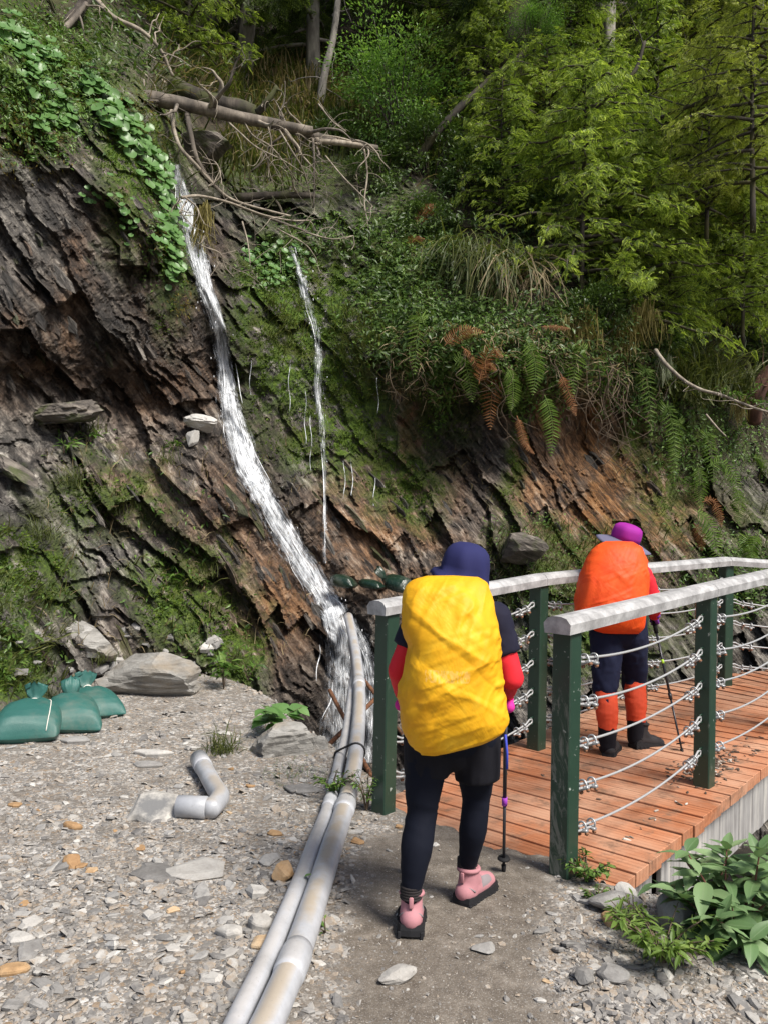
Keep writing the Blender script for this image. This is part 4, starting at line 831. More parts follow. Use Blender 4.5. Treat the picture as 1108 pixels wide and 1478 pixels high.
def sandbag(loc, rot, label, mat=None, size=(0.42, 0.40, 0.22), seed=0, knot=True, string=True):
    T = thing('sandbag', loc, label, 'sandbag', 'green sandbags', rot); w, L, h = size
    ts = np.array([0, .015, .05, .12, .22, .35, .5, .64, .74, .82, .88, .92, .95]); ww = np.array([.90, .93, .97, 1.0, 1.0, .99, .97, .92, .82, .62, .38, .2, .13]); hh = np.array([.04, .12, .38, .68, .9, 1.0, 1.0, .93, .8, .62, .42, .28, .22])
    t = np.linspace(0, .95, 44); W_ = np.interp(t, ts, ww); H_ = np.interp(t, ts, hh); n = 48; a = np.linspace(0, 2 * PI, n, endpoint=False)
    ca, sa = np.cos(a), np.sin(a); e = 0.75
    X = np.sign(ca) * np.abs(ca) ** e; Z = np.sign(sa) * np.abs(sa) ** (e * 1.15)
    V = np.stack([W_[:, None] * X[None] * w / 2, np.broadcast_to((t * L)[:, None], (44, n)), H_[:, None] * Z[None] * h / 2 + h * 0.42 * (0.5 + 0.5 * t[:, None])], -1)
    pl = sstep(.6, .9, t)[:, None] * 0.010 * np.sin(a * 11 + seed)[None] + 0.012 * (fbm(V[..., 0] * 12 + seed, V[..., 1] * 12, V[..., 2] * 12, 3, seed) - .5)
    V[..., 2] += pl; V[..., 0] *= (1 + 0.05 * (fbm(V[..., 1] * 8, seed, V[..., 2] * 6, 2, 3) - .5)); V[..., 2] = np.maximum(V[..., 2], 0.004)
    q = np.arange(43)[:, None] * n; j = np.arange(n)[None]; k = (j + 1) % n
    m2 = MB(); m2.add(V, [np.stack([q + j, q + k, q + n + k, q + n + j], -1).reshape(-1, 4), np.array([list(range(n))[::-1]])]); m2.build('sack', mat or M_BAG, T)
    if seed == 1:
        m5 = MB(); tube(m5, V[2:38, n // 4 - 5] + [0, 0, .003], .0035, 5); m5.build('seam', M_STR, T)
    if knot:
        m3 = MB(); tt = np.linspace(0, 1, 9); n2 = 28; a2 = np.linspace(0, 2 * PI, n2, endpoint=False); z0 = h * .42 * .98
        rw = np.interp(tt, [0, .15, .55, .9, 1], [.035, .024, .060, .062, .035]) * (1.0 + .1 * (seed % 4)); rh = np.interp(tt, [0, .15, .5, 1], [.03, .022, .036, .022])
        V = np.stack([rw[:, None] * np.cos(a2)[None] * (1 + .25 * tt[:, None] * np.sin(a2 * 5 + seed)[None]), L * .93 + (tt * .07 + .03 * np.sin(tt * 2 + seed))[:, None] + .012 * np.sin(a2 * 3 + seed)[None] * tt[:, None], z0 + (tt * (.10 + .012 * (seed % 3)))[:, None] + rh[:, None] * np.sin(a2)[None] * (1 + .5 * tt[:, None] * np.sin(a2 * 7 + 2 * seed)[None])], -1)
        q = np.arange(8)[:, None] * n2; j = np.arange(n2)[None]; k = (j + 1) % n2
        m3.add(V, [np.stack([q + j, q + k, q + n2 + k, q + n2 + j], -1).reshape(-1, 4), np.array([list(range(8 * n2, 9 * n2))])]); kn = m3.build('tied_neck', mat or M_BAG, T)
        m4 = MB(); a = np.linspace(0, 2 * PI, 24); tube(m4, np.stack([.031 * np.cos(a), L * .945 + 0 * a, z0 + .015 + .027 * np.sin(a)], -1), .006, 6); m4.build('string', M_STR, kn)
    return T
p = gnd(34, 1084); sandbag((p[0], p[1], float(gz(p[0], p[1])) - .01), (R(14), R(-2), R(12)), 'green sandbag with a pale seam line, leftmost of the three by the boulders', seed=1, size=(.42, .42, .24))
p = gnd(108, 1068); sandbag((p[0], p[1], float(gz(p[0], p[1])) - .01), (R(16), R(6), R(30)), 'green sandbag with an upright knotted neck, middle of the three by the boulders', seed=4, size=(.36, .42, .22))
p = gnd(152, 1044); sandbag((p[0], p[1], float(gz(p[0], p[1])) - .01), (R(12), R(4), R(42)), 'green sandbag with white string at its neck, nearest the long boulder', seed=7, size=(.34, .42, .19))
sandbag(at(513, 850, 9.25), (R(6), 0, R(75)), 'wet dark sandbag closest to the waterfall foot', M_BAGD, (.24, .32, .17), 11, False)
sandbag(at(552, 851, 9.2), (R(4), 0, R(70)), 'wet dark sandbag lying flat between two others near the waterfall', M_BAGD, (.2, .3, .12), 13, False)
sandbag(at(592, 852, 9.3), (R(8), R(-22), R(62)), 'wet shiny sandbag propped on the right end of the waterfall pile', M_BAGD, (.24, .36, .17), 17, True)
# ---------------------------------------------------------------- waterfall
def m_water():
    t = NT('falling water'); tv = t.n('ShaderNodeAttribute', attribute_name='fu').outputs['Fac']; wv = t.attr('fw')
    cb = t.n('ShaderNodeCombineXYZ'); t.l(t.math('MULTIPLY', tv, 3.2), cb.inputs[0]); t.l(t.math('MULTIPLY', wv, 21.0), cb.inputs[1])
    n = t.noise(cb.outputs[0], 1.0, 4, 0.62, 0.5); n2 = t.noise(t.pos((12, 12, 4)), 1.3, 3, 0.6)
    f = t.math('ADD', t.math('MULTIPLY', n, 0.6), t.math('MULTIPLY', n2, 0.4)); f = t.math('ADD', f, t.math('MULTIPLY', t.math('SUBTRACT', t.attr('dens'), 0.5), 0.34))
    al = t.ramp(f, [(0.43, 0.0), (0.53, 0.28), (0.65, 0.93)])
    c = t.ramp(f, [(0.46, (0.42, 0.44, 0.48)), (0.55, (0.66, 0.69, 0.72)), (0.64, (0.88, 0.90, 0.92))])
    return t.pbr(c, 0.25, t.bump(f, 0.5, 0.03), alpha=al, spec=0.6)
M_WATER = m_water()
def stream(rows, name, label, sheets=3, strands=140, seed=1, off=0.10, dn=1.0):
    """rows: px, py, width px, density; the flow hugs the rock face"""
    r = np.random.default_rng(seed); rows = np.array(rows, float); C = catmull(rows, 12); n = len(C); m2 = MB()
    dd = base_depth(C[:, 0], C[:, 1]); sdv = surf(C[:, 0], C[:, 1])[2]
    k = np.ones(9) / 9; dep = np.convolve(np.pad(sdv, 4, 'edge'), k, 'valid')
    dir_ = np.gradient(C[:, :2], axis=0); dir_ /= np.linalg.norm(dir_, axis=1)[:, None]; nor = np.stack([-dir_[:, 1], dir_[:, 0]], -1)
    arc = np.concatenate([[0], np.cumsum(np.linalg.norm(np.diff(C[:, :2], axis=0), axis=1))]) / 118.0
    m = 17; rows = rows; w = np.linspace(-.5, .5, m)
    for sN in range(sheets):
        q = C[:, None, :2] + nor[:, None] * (w[None, :, None] * C[:, None, 2:3] * (.86 + .10 * sN) * (1 + .35 * (vn(arc * 4.0, sN, 0, 63)[:, None, None] - .5))) + r.normal(0, 1.0, (1, 1, 2))
        sf = surf(q[..., 0], q[..., 1])[2]
        sfm = np.minimum(sf, dep[:, None] + .12)
        for _ in range(3): sfm[1:-1] = (sfm[:-2] + sfm[1:-1] + sfm[2:]) / 3
        D = sfm - off * (.5 + .35 * sN) - .06 * np.cos(w * PI)[None] - .05 * (vn(arc[:, None] * 5, w[None] * 9 + 3 * sN, sN, 61) - .5)
        V = at(q[..., 0], q[..., 1], D)
        edge = 1 - (np.abs(w) * 2) ** 3
        m2.add(V, grid_faces(m, n), fu=np.repeat(arc, m) + 7 * sN, fw=np.tile(w * np.mean(C[:, 2]) / 30.0, n) + 3.3 * sN, dens=(C[:, 3:4] * edge[None] * (1 - .25 * sN) * dn).ravel())
    for s_ in range(strands):
        a = r.integers(0, n - 8); L = int(r.integers(6, 26)); b = min(n, a + L); 
        if b - a < 5: continue
        if r.random() > C[a, 3] + .15: continue
        w0 = r.normal(0, .25); w1 = w0 + r.normal(0, .12); ww = np.linspace(w0, w1, b - a) + .03 * np.sin(np.linspace(0, r.uniform(3, 9), b - a) + r.uniform(0, 6))
        q = C[a:b, :2] + nor[a:b] * (ww * C[a:b, 2])[:, None]; D = np.minimum(surf(q[:, 0], q[:, 1])[2], dep[a:b] + .1); D = np.convolve(np.pad(D, 2, 'edge'), np.ones(5) / 5, 'valid') - off * r.uniform(.5, 1.9)
        rad = r.uniform(.003, .008) * np.sin(np.linspace(.15, PI - .1, b - a)); tube(m2, at(q[:, 0], q[:, 1], D), rad, 5, fu=arc[a:b] + r.uniform(0, 20), fw=ww * 2 + r.uniform(0, 9), dens=.95)
    # spray drops
    nd = strands * 4; i = r.integers(0, n, nd); q = C[i, :2] + nor[i] * (r.normal(0, .42, nd) * C[i, 2])[:, None]; D = dep[i] - off - np.abs(r.normal(0, .12, nd))
    V, Fs = chip_arrays(900, 5); sc_ = r.uniform(.002, .006, nd); kk = r.random(nd) < C[i, 3]
    M = np.einsum('n,ij->nij', sc_, np.diag([1, 1, 2.2])); scatter(m2, V, Fs, M[kk], at(q[:, 0], q[:, 1], D)[kk], fu=np.zeros(kk.sum()), fw=np.zeros(kk.sum()), dens=np.full(kk.sum(), 1.3))
    o = m2.build(name, M_WATER); P = at(C[0, 0], C[0, 1], dep[0]); rebase(o, P); tag(o, label, 'waterfall', kind='structure'); return o
stream([(254, 240, 14, .6), (260, 272, 20, .7), (268, 300, 32, .75), (275, 330, 34, .72), (282, 362, 34, .70), (290, 392, 32, .78), (299, 425, 27, .8), (312, 462, 24, .9), (320, 500, 23, .88), (326, 545, 29, .78), (332, 590, 39, .74), (344, 635, 45, .78), (365, 690, 45, .80), (394, 745, 42, .74), (422, 792, 40, .7), (447, 832, 43, .68), (470, 866, 46, .68), (487, 892, 48, .66)], 'waterfall', 'white waterfall running down the gully from the fallen logs to the pipe', 3, 36, 3)
stream([(478, 878, 40, .75), (489, 920, 46, .6), (492, 960, 50, .55), (492, 1010, 56, .5), (490, 1060, 70, .5), (485, 1110, 80, .45)], 'waterfall', 'lower splash of the waterfall, left of the wide pipe', 3, 10, 5, .25)
stream([(505, 895, 26, .55), (522, 935, 36, .5), (532, 985, 44, .55), (532, 1040, 46, .55), (525, 1100, 52, .5)], 'waterfall', 'lower splash of the waterfall between the wide pipe and the green post', 3, 8, 7, .25)
stream([(421, 355, 8, .5), (430, 382, 12, .6), (438, 408, 17, .62), (446, 440, 17, .42), (456, 478, 16, .42), (460, 520, 17, .48), (459, 560, 18, .5), (464, 600, 15, .46), (468, 650, 10, .45), (470, 700, 6, .5), (470, 760, 7, .5), (470, 812, 8, .4)], 'waterfall', 'thin second trickle of water down the mossy rock right of the waterfall', 3, 20, 9, .10)
m_drip = M_WATER
for i, (x, y0, y1) in enumerate([(441, 560, 640), (449, 600, 680), (497, 665, 720), (508, 660, 715), (540, 690, 730), (418, 520, 600), (545, 545, 600), (362, 520, 570)]):
    m2 = MB(); q = np.linspace(y0, y1, 14); xs = x + 1.5 * np.sin(q / 9); tube(m2, at(xs, q, np.minimum.accumulate(surf(xs, q)[2]) - .06), .004 * (.5 + vn(q / 6, i, 0, 3)), 5, fu=q / 100, fw=0, dens=.6)
    o = m2.build('water_trickle', M_WATER); tag(o, 'thin thread of water dripping off the mossy overhang', 'water', 'threads of dripping water', 'structure')
# water in the ravine
def m_pool():
    t = NT('ravine water'); n = t.noise(t.pos((1, 1, 1)), 9, 5, .7); c = t.ramp(n, [(.35, (.03, .03, .028)), (.6, (.10, .10, .10)), (.72, (.6, .62, .64))])
    return t.pbr(c, .15, t.bump(n, .5, .03))
m2 = MB(); a = np.linspace(-1.3, 1.6, 40); b = np.linspace(5.2, 8.9, 50); A_, B_ = np.meshgrid(a, b); m2.add(np.stack([A_, B_, -1.22 + .05 * fbm(A_ * 5, B_ * 5, 0, 3, 9)], -1), grid_faces(40, 50)); m2.build('stream_water', m_pool(), kind='structure', label='shallow stream in the ravine under the bridge')

# ---------------------------------------------------------------- fallen logs and dead wood
M_LOG = bark_mat('weathered dead wood', (0.04, 0.034, 0.028), (0.12, 0.10, 0.08), (0.25, 0.215, 0.175), 7)
M_LOGD = bark_mat('dark bark', (0.018, 0.014, 0.011), (0.055, 0.044, 0.034), (0.125, 0.105, 0.082), 8, (0.05, 0.055, 0.015))
M_TWIG = bark_mat('bleached twigs', (0.12, 0.10, 0.08), (0.26, 0.22, 0.17), (0.42, 0.37, 0.30), 14)
M_ROOT = bark_mat('brown roots', (0.04, 0.028, 0.018), (0.10, 0.07, 0.045), (0.19, 0.145, 0.10), 14)
def poly(rows, dz=0.0): return catmull([at(x, y, (d if d else sd(x, y)) + dz) for x, y, d in rows], 7)
def twigs_from(m2, P, n, L, r, seed, down=.3):
    g = np.random.default_rng(seed)
    for _ in range(n):
        i = g.integers(len(P) // 5, len(P)); d = g.normal(size=3); d[2] -= down; d /= np.linalg.norm(d); q = [P[i]]
        for k in range(5): d = d + g.normal(0, .35, 3); d /= np.linalg.norm(d); q.append(q[-1] + d * L * g.uniform(.12, .3))
        tube(m2, catmull(q, 3), np.linspace(r, r * .35, 16), 5, cap=False)
def log(name, rows, r0, r1, label, cat, mat, subs=0, tw=0, seed=0, L=.8, knots=0):
    P = poly(rows); T = thing(name, P[0], label, cat); O = np.array(T.location); m2 = MB(); tube(m2, P - O, np.linspace(r0, r1, len(P)), 14, rough=.22, seed=seed); m2.build('trunk', mat, T)
    g = np.random.default_rng(seed)
    for k in range(subs):
        i = g.integers(len(P) // 6, len(P)); d = g.normal(size=3); d[2] = -abs(d[2]) * .6 if g.random() < .6 else abs(d[2]); d[1] = -abs(d[1]) * .6; d /= np.linalg.norm(d); q = [P[i]]
        for _ in range(5): d = d + g.normal(0, .3, 3) + [0, 0, -.1]; d /= np.linalg.norm(d); q.append(q[-1] + d * L * g.uniform(.12, .28))
        q = catmull(q, 4); m3 = MB(); tube(m3, q - O, np.linspace(r1 * .45 + .004, .004, len(q)), 6, rough=.1); twigs_from(m3, q - O, tw, L * .5, .006, seed + k * 7); m3.build('branch', M_TWIG if k % 2 else mat, T)
    return T
log('fallen_log', [(182, 137, 10.3), (240, 146, 10.5), (300, 158, 10.7), (350, 170, 10.9), (400, 180, 11.1), (450, 190, 11.3)], .095, .065, 'long bare fallen log spanning above the waterfall', 'log', M_LOG, 8, 3, 21, .9)
log('fallen_log', [(195, 60, 12.6), (222, 100, 12.2), (260, 130, 11.8), (310, 148, 11.6), (365, 163, 11.5)], .17, .12, 'thick dark fallen log lying just above the long bare log', 'log', M_LOGD, 6, 2, 22, .7)
log('fallen_log', [(395, 180, 11.3), (440, 192, 11.4), (490, 205, 11.6), (545, 214, 11.8)], .07, .04, 'pale snapped end of a fallen trunk, right of the long bare log', 'log', M_LOG, 8, 4, 23, .8)
log('fallen_log', [(455, 203, 11.35), (500, 207, 11.5), (530, 212, 11.6)], .045, .03, 'short bleached log stub under the snapped fallen trunk', 'log', M_TWIG, 2, 2, 29, .5)
log('fallen_log', [(340, 285, 11.4), (400, 282, 11.5), (455, 282, 11.7)], .06, .04, 'grey rotting log low on the slope above the thin trickle', 'log', M_LOGD, 4, 2, 24, .6)
log('dead_branch', [(372, 163, 11.4), (385, 148, 11.3), (400, 125, 11.3)], .05, .03, 'dark broken branch stub sticking up from the fallen logs', 'branch', M_LOGD, 3, 1, 25, .3)
log('dead_branch', [(140, 0, 11.2), (165, 25, 11.0), (205, 45, 11.0), (232, 72, 11.1), (250, 110, 11.2)], .035, .02, 'lichen covered pale branch hanging down to the fallen logs', 'branch', M_TWIG, 6, 2, 26, .6)
log('dead_branch', [(65, 45, 10.2), (95, 35, 10.3), (120, 8, 10.5), (135, -25, 10.8)], .09, .06, 'thick mossy broken limb at the top of the slope, upper left', 'branch', M_LOGD, 5, 2, 27, .7)
log('dead_branch', [(85, 48, 10.0), (105, 30, 10.2), (125, 5, 10.4)], .04, .03, 'thin pale broken limb under the thick mossy limb', 'branch', M_LOG, 3, 2, 28, .5)
TANG = [[(248, 160, 10.5), (252, 190, 10.4), (262, 215, 10.4), (285, 240, 10.5), (305, 262, 10.6), (330, 285, 10.7), (365, 298, 10.8), (420, 312, 10.9)],
        [(270, 165, 10.6), (276, 195, 10.5), (283, 225, 10.5), (296, 250, 10.6), (320, 278, 10.7), (350, 300, 10.8), (390, 315, 11), (445, 335, 11.2)],
        [(262, 285, 9.9), (290, 283, 10.1), (330, 292, 10.4), (380, 310, 10.7), (420, 318, 10.9), (450, 318, 11.1)],
        [(325, 172, 10.9), (345, 190, 10.7), (370, 212, 10.8), (410, 232, 11), (445, 255, 11.3)],
        [(350, 170, 10.9), (365, 195, 10.9), (395, 215, 11), (430, 262, 11.3)], [(400, 182, 11.1), (420, 215, 11.1), (440, 250, 11.2), (452, 300, 11.4)],
        [(452, 200, 11.3), (454, 245, 11.3), (453, 300, 11.3)], [(525, 212, 11.7), (530, 250, 11.6), (526, 290, 11.5), (530, 318, 11.4)],
        [(300, 270, 10.6), (318, 255, 10.6), (312, 235, 10.7), (295, 228, 10.8)], [(385, 175, 11), (392, 205, 11), (388, 240, 11.1), (396, 270, 11.2)],
        [(262, 290, 9.85), (250, 300, 9.8), (247, 315, 9.8)], [(268, 285, 9.85), (285, 300, 9.9), (293, 322, 10.0)], [(270, 290, 9.9), (262, 305, 9.85), (270, 320, 9.9)],
        [(290, 355, 9.9), (300, 358, 9.9), (318, 366, 10), (325, 385, 10.1), (338, 400, 10.2)], [(296, 340, 9.9), (290, 352, 9.85), (286, 350, 9.85)],
        [(350, 320, 10.6), (358, 350, 10.5), (362, 385, 10.4)], [(440, 335, 11), (480, 345, 11.1), (510, 340, 11.2)], [(400, 330, 10.9), (440, 352, 11), (455, 370, 11)],
        [(460, 150, 11.6), (480, 175, 11.5), (500, 190, 11.5)], [(470, 225, 11.4), (495, 255, 11.3), (520, 280, 11.3), (540, 300, 11.4)], [(180, 80, 11.2), (215, 112, 10.8), (225, 125, 10.7)], [(208, 115, 10.6), (210, 150, 10.5), (206, 165, 10.4)]]
TL = ['long bleached branch curving down from the bare log over the waterfall head', 'second long bleached branch curving down from the bare log beside the waterfall', 'dead branch arching right from the waterfall head over the wet moss', 'pale crooked branch hanging from the middle of the fallen logs', 'thin pale branch slanting down right below the fallen logs', 'crooked branch hanging from the joint of the two fallen logs', 'straight pale stick hanging under the pale snapped trunk end', 'bleached stick hanging from the right end of the fallen trunk', 'looped dead branch in the tangle left of the rotting log', 'thin branch hanging between the fallen logs and the rotting log', 'short white twig curling down left of the waterfall head', 'short white twig crossing the top of the waterfall', 'white twig lying along the left edge of the waterfall head', 'pale zigzag twig across the water below the golden beard', 'tiny pale twig beside the golden beard at the waterfall', 'thin dead twig hanging left of the thin trickle', 'dead branch reaching right above the thin trickle', 'thin branch leaning down over the start of the thin trickle', 'thin branch standing in the dry grass above the fallen trunk', 'bare twig leaning down right under the fallen trunk end', 'mossy twig crossing the slope at the left end of the logs', 'upright stub at the left end of the bare log']
for i, r_ in enumerate(TANG):
    P = poly(r_); m2 = MB(); r0 = [.03, .035, .02, .015, .014, .014, .02, .016, .014, .012][i] if i < 10 else .012
    tube(m2, P, np.linspace(r0, r0 * .45, len(P)), 7, rough=.15, seed=i); twigs_from(m2, P, 9 if i < 10 else 4, .5, .006, 50 + i, .15)
    o = m2.build('dead_branch', M_TWIG if i not in (1, 6) else M_LOG); rebase(o, P[0]); tag(o, TL[i], 'branch', 'dead branches tangled below the fallen logs')
# hanging roots under the overhang on the right
for i in range(34):
    x0 = RNG.choice([RNG.uniform(855, 900), RNG.uniform(690, 950), RNG.uniform(540, 700)], p=[.5, .3, .2]); y0 = RNG.uniform(500, 560); L = RNG.uniform(60, 190) if x0 > 850 and x0 < 905 else RNG.uniform(30, 110)
    d0 = sd(x0, y0) - .1; q = [(x0 + RNG.normal(0, 3) * k + k * L * .035 * RNG.normal(.4, 1), y0 + L * k / 5, d0 - .12 * math.sin(k / 5 * PI) + .03 * RNG.normal()) for k in range(6)]
    q = [(a, b, min(c, sd(a, b) - .03)) for a, b, c in q]; P = poly(q); m2 = MB(); tube(m2, P, np.linspace(.007, .003, len(P)), 5); twigs_from(m2, P, 2, .25, .003, 900 + i, .6)
    o = m2.build('hanging_root', M_ROOT); rebase(o, P[0]); tag(o, *(('thin bare root in the bundle dangling over the middle of the orange cliff', 'root', 'root bundle over the orange cliff') if 840 < x0 < 910 else ('thin bare root dangling from the fern bank left of the root bundle', 'root', 'roots under the fern bank') if x0 <= 840 else ('thin bare root dangling right of the root bundle', 'root', 'roots right of the root bundle')))
P = poly([(945, 505, 10.4), (960, 525, 10.2), (985, 548, 10.0), (1010, 562, 9.9), (1040, 570, 9.8), (1065, 580, 9.7), (1092, 590, 9.6), (1125, 600, 9.5)]); m2 = MB(); tube(m2, P, np.linspace(.026, .012, len(P)), 8, rough=.15); twigs_from(m2, P, 7, .4, .006, 77, .0); o = m2.build('dead_branch', M_TWIG); rebase(o, P[0]); tag(o, 'long bare branch reaching right with green sprigs at its tip', 'branch')
P = poly([(1018, 598, 10.6), (1035, 618, 10.5), (1047, 630, 10.4)]); m2 = MB(); tube(m2, P, np.linspace(.014, .008, len(P)), 6); o = m2.build('dead_branch', M_TWIG); rebase(o, P[0]); tag(o, 'short pale twig above the ferns on the right', 'branch')
# ---------------------------------------------------------------- low vegetation
M_GRASS = leaf_mat('grass', (0.030, 0.042, 0.010), (0.075, 0.095, 0.022), (0.16, 0.165, 0.05), .3, .5)
M_DRY = leaf_mat('dry grass', (0.12, 0.085, 0.045), (0.26, 0.20, 0.11), (0.42, 0.34, 0.20), .25, .6)
M_MOSS = leaf_mat('moss', (0.020, 0.040, 0.005), (0.066, 0.120, 0.011), (0.16, 0.23, 0.024), .25, .7, sc=4)
M_MOSSY = leaf_mat('golden moss', (0.05, 0.035, 0.008), (0.13, 0.10, 0.018), (0.22, 0.18, 0.035), .25, .7)
M_HERB = leaf_mat('herb leaves', (0.034, 0.070, 0.014), (0.085, 0.165, 0.030), (0.18, 0.27, 0.065), .32, .4)
M_RND = leaf_mat('round leaves', (0.055, 0.12, 0.032), (0.11, 0.22, 0.065), (0.19, 0.31, 0.115), .3, .35)
M_FERN = leaf_mat('fern', (0.07, 0.125, 0.024), (0.14, 0.22, 0.045), (0.24, 0.32, 0.09), .35, .45)
M_FERNR = leaf_mat('withered fern', (0.13, 0.050, 0.020), (0.26, 0.115, 0.045), (0.38, 0.22, 0.11), .3, .6)
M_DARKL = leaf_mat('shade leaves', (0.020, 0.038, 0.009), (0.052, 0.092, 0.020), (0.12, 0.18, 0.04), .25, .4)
def blade_T(n=4, w=.5, droop=1.0):
    """strip of unit length along z that leans and droops towards +x"""
    t = np.linspace(0, 1, n + 1); x = droop * .55 * t ** 2; z = t - droop * .35 * t ** 3; hw = w * (1 - t ** 1.6) * .5 + .003
    V = np.concatenate([np.stack([x, -hw, z], -1), np.stack([x, hw, z], -1)]); i = np.arange(n)
    return V, np.stack([i, i + 1, i + n + 2, i + n + 1], -1)
def leaf_T(w=.42, fold=.12, n=4, curl=.25):
    """leaf of unit length along x, midrib low"""
    t = np.linspace(0, 1, n + 1); hw = w * np.sin(PI * np.clip(t, .02, 1) ** .8) * .5 + .004; z = -curl * t ** 2
    V = np.concatenate([np.stack([t, -hw, z + fold * hw / w * 2 * .5], -1), np.stack([t, 0 * t, z], -1), np.stack([t, hw, z + fold * hw / w * 2 * .5], -1)]); m = n + 1; i = np.arange(n)
    return V, np.vstack([np.stack([i, i + 1, i + m + 1, i + m], -1), np.stack([i + m, i + m + 1, i + 2 * m + 1, i + 2 * m], -1)])
BL = [blade_T(4, .05, d) for d in (.4, .9, 1.4)]
LF = leaf_T(.42, .12, 2, .25); LF2 = leaf_T(.3, .1, 3, .3); LFT = (np.array([[0, 0, 0], [.45, -.22, .03], [1, 0, -.12], [.45, .22, .03]]), np.array([[0, 1, 2, 3]]))
def sample(n, x0, x1, y0, y1, f):
    """n points on the cliff, kept with probability f(px, py)"""
    px, py = RNG.uniform(x0, x1, n), RNG.uniform(y0, y1, n); k = RNG.random(n) < f(px, py); px, py = px[k], py[k]; p, nn, d = surf(px, py); return p, nn, d, px, py
def mval(A): return lambda x, y: A[gidx(x, y)]
def grass_on(mb, p, nn, lmin, lmax, per=1, droop=None, lean=.5, mi=0):
    N = len(p)
    if N == 0: return
    p = np.repeat(p, per, 0); nn = np.repeat(nn, per, 0); N = len(p); L = RNG.uniform(lmin, lmax, N)
    Z = np.array([0, 0, 1.0]) * .75 + nn * .65 + RNG.normal(0, .28, (N, 3)); Z /= np.linalg.norm(Z, axis=1)[:, None]
    X = nn * [1, 1, .1] + RNG.normal(0, lean, (N, 3)); Y = np.cross(Z, X); Y /= np.linalg.norm(Y, axis=1)[:, None]; X = np.cross(Y, Z)
    M = np.stack([X, Y, Z], -1) * L[:, None, None]; g = RNG.integers(0, 3, N) if droop is None else np.full(N, droop)
    T = p + RNG.normal(0, .02 if per > 1 else 0, (N, 3))
    for i in range(3): scatter(mb, BL[i][0], BL[i][1], M[g == i], T[g == i], mi)
def leaves_on(mb, p, nn, smin, smax, T_=LF, mi=0, lift=.03, spread=.6):
    N = len(p); s = RNG.uniform(smin, smax, N); Z = nn + np.array([0, 0, .5]) + RNG.normal(0, spread, (N, 3)); Z /= np.linalg.norm(Z, axis=1)[:, None]
    X = np.cross(Z, rdir(N)); M = rotmats(X, Z) * s[:, None, None]; scatter(mb, T_[0], T_[1], M, p + nn * RNG.uniform(0, lift, N)[:, None], mi)
def stuff(mb, name, mats, label): return mb.build(name, mats, None, False, kind='stuff', label=label)

# moss pelt on the wet rock
mb = MB(); p, nn, d, px, py = sample(330000, -20, 1130, 20, 1000, lambda x, y: np.clip(MO[gidx(x, y)] - .3, 0, 1) * 1.9 * (fbm(x / 22, y / 22, 0, 3, 71) > .45))
N = len(p); s = RNG.uniform(.018, .05, N); Z = nn * .8 + RNG.normal(0, .5, (N, 3)) + [0, 0, -.1]; M = rotmats(Z / np.linalg.norm(Z, axis=1)[:, None], rdir(N)) * s[:, None, None]
scatter(mb, LFT[0], LFT[1], M, p - nn * .008); stuff(mb, 'moss', M_MOSS, 'bright green moss pelt on the wet rock beside the waterfall')
mb = MB(); G_ = blob; f = lambda x, y: blob(x, y, [(30, 190, 60, 55, .9), (215, 160, 40, 60, .8), (300, 330, 14, 50, .8), (230, 330, 20, 60, .5), (262, 430, 20, 25, .6), (120, 110, 30, 40, .5)])
p, nn, d, px, py = sample(14000, -20, 330, 40, 470, f); N = len(p); s = RNG.uniform(.03, .08, N); Z = nn * .5 + RNG.normal(0, .35, (N, 3)) + [0, 0, -.6]
scatter(mb, LFT[0], LFT[1] , rotmats(Z, rdir(N)) * (s[:, None] * [1, .5, 1])[:, None, :], p + nn * .01); stuff(mb, 'golden_moss', M_MOSSY, 'golden brown moss hanging on the left rock face')
# grass on the cliff ledges and the hill top
mb = MB()
p, nn, d, px, py = sample(9000, -20, 480, 610, 960, lambda x, y: np.clip(MO[gidx(x, y)] - .2, 0, 1) * .4 * (fbm(x / 30, y / 30, 0, 3, 81) > .54)); grass_on(mb, p, nn, .08, .30)
p, nn, d, px, py = sample(9000, 380, 660, 300, 720, lambda x, y: blob(x, y, [(405, 470, 30, 60, .6), (520, 500, 45, 60, .8), (470, 340, 60, 30, .3), (600, 400, 60, 60, .4)])); grass_on(mb, p, nn, .08, .28)
p, nn, d, px, py = sample(5000, 700, 940, 760, 880, lambda x, y: .45 + 0 * x); grass_on(mb, p, nn, .06, .22)
p, nn, d, px, py = sample(4000, 940, 1130, 600, 900, lambda x, y: .3 + 0 * x); grass_on(mb, p, nn, .06, .25)
p, nn, d, px, py = sample(1100, -20, 100, 840, 1010, lambda x, y: .6 * (fbm(x / 20, y / 20, 0, 3, 83) > .5)); grass_on(mb, p, nn, .06, .22)
p, nn, d, px, py = sample(16000, 200, 660, 50, 330, lambda x, y: blob(x, y, [(330, 110, 90, 60, .5), (450, 150, 110, 60, .8), (380, 230, 90, 40, .4), (520, 190, 60, 40, .5), (600, 200, 60, 40, .3)])); grass_on(mb, p, nn, .2, .55)
stuff(mb, 'grass', M_GRASS, 'green grass growing on the ledges and the slope above the waterfall')
mb = MB()
p, nn, d, px, py = sample(9000, 200, 660, 60, 330, lambda x, y: blob(x, y, [(450, 130, 90, 50, .9), (390, 210, 70, 40, .4), (300, 120, 60, 40, .4), (600, 200, 60, 40, .5)])); grass_on(mb, p, nn, .2, .6)
p, nn, d, px, py = sample(2500, 60, 460, 640, 960, lambda x, y: .18 + 0 * x); grass_on(mb, p, nn, .06, .22)
p, nn, d, px, py = sample(4000, 560, 960, 480, 580, lambda x, y: .4 + 0 * x); grass_on(mb, p, nn, .1, .35, droop=2)
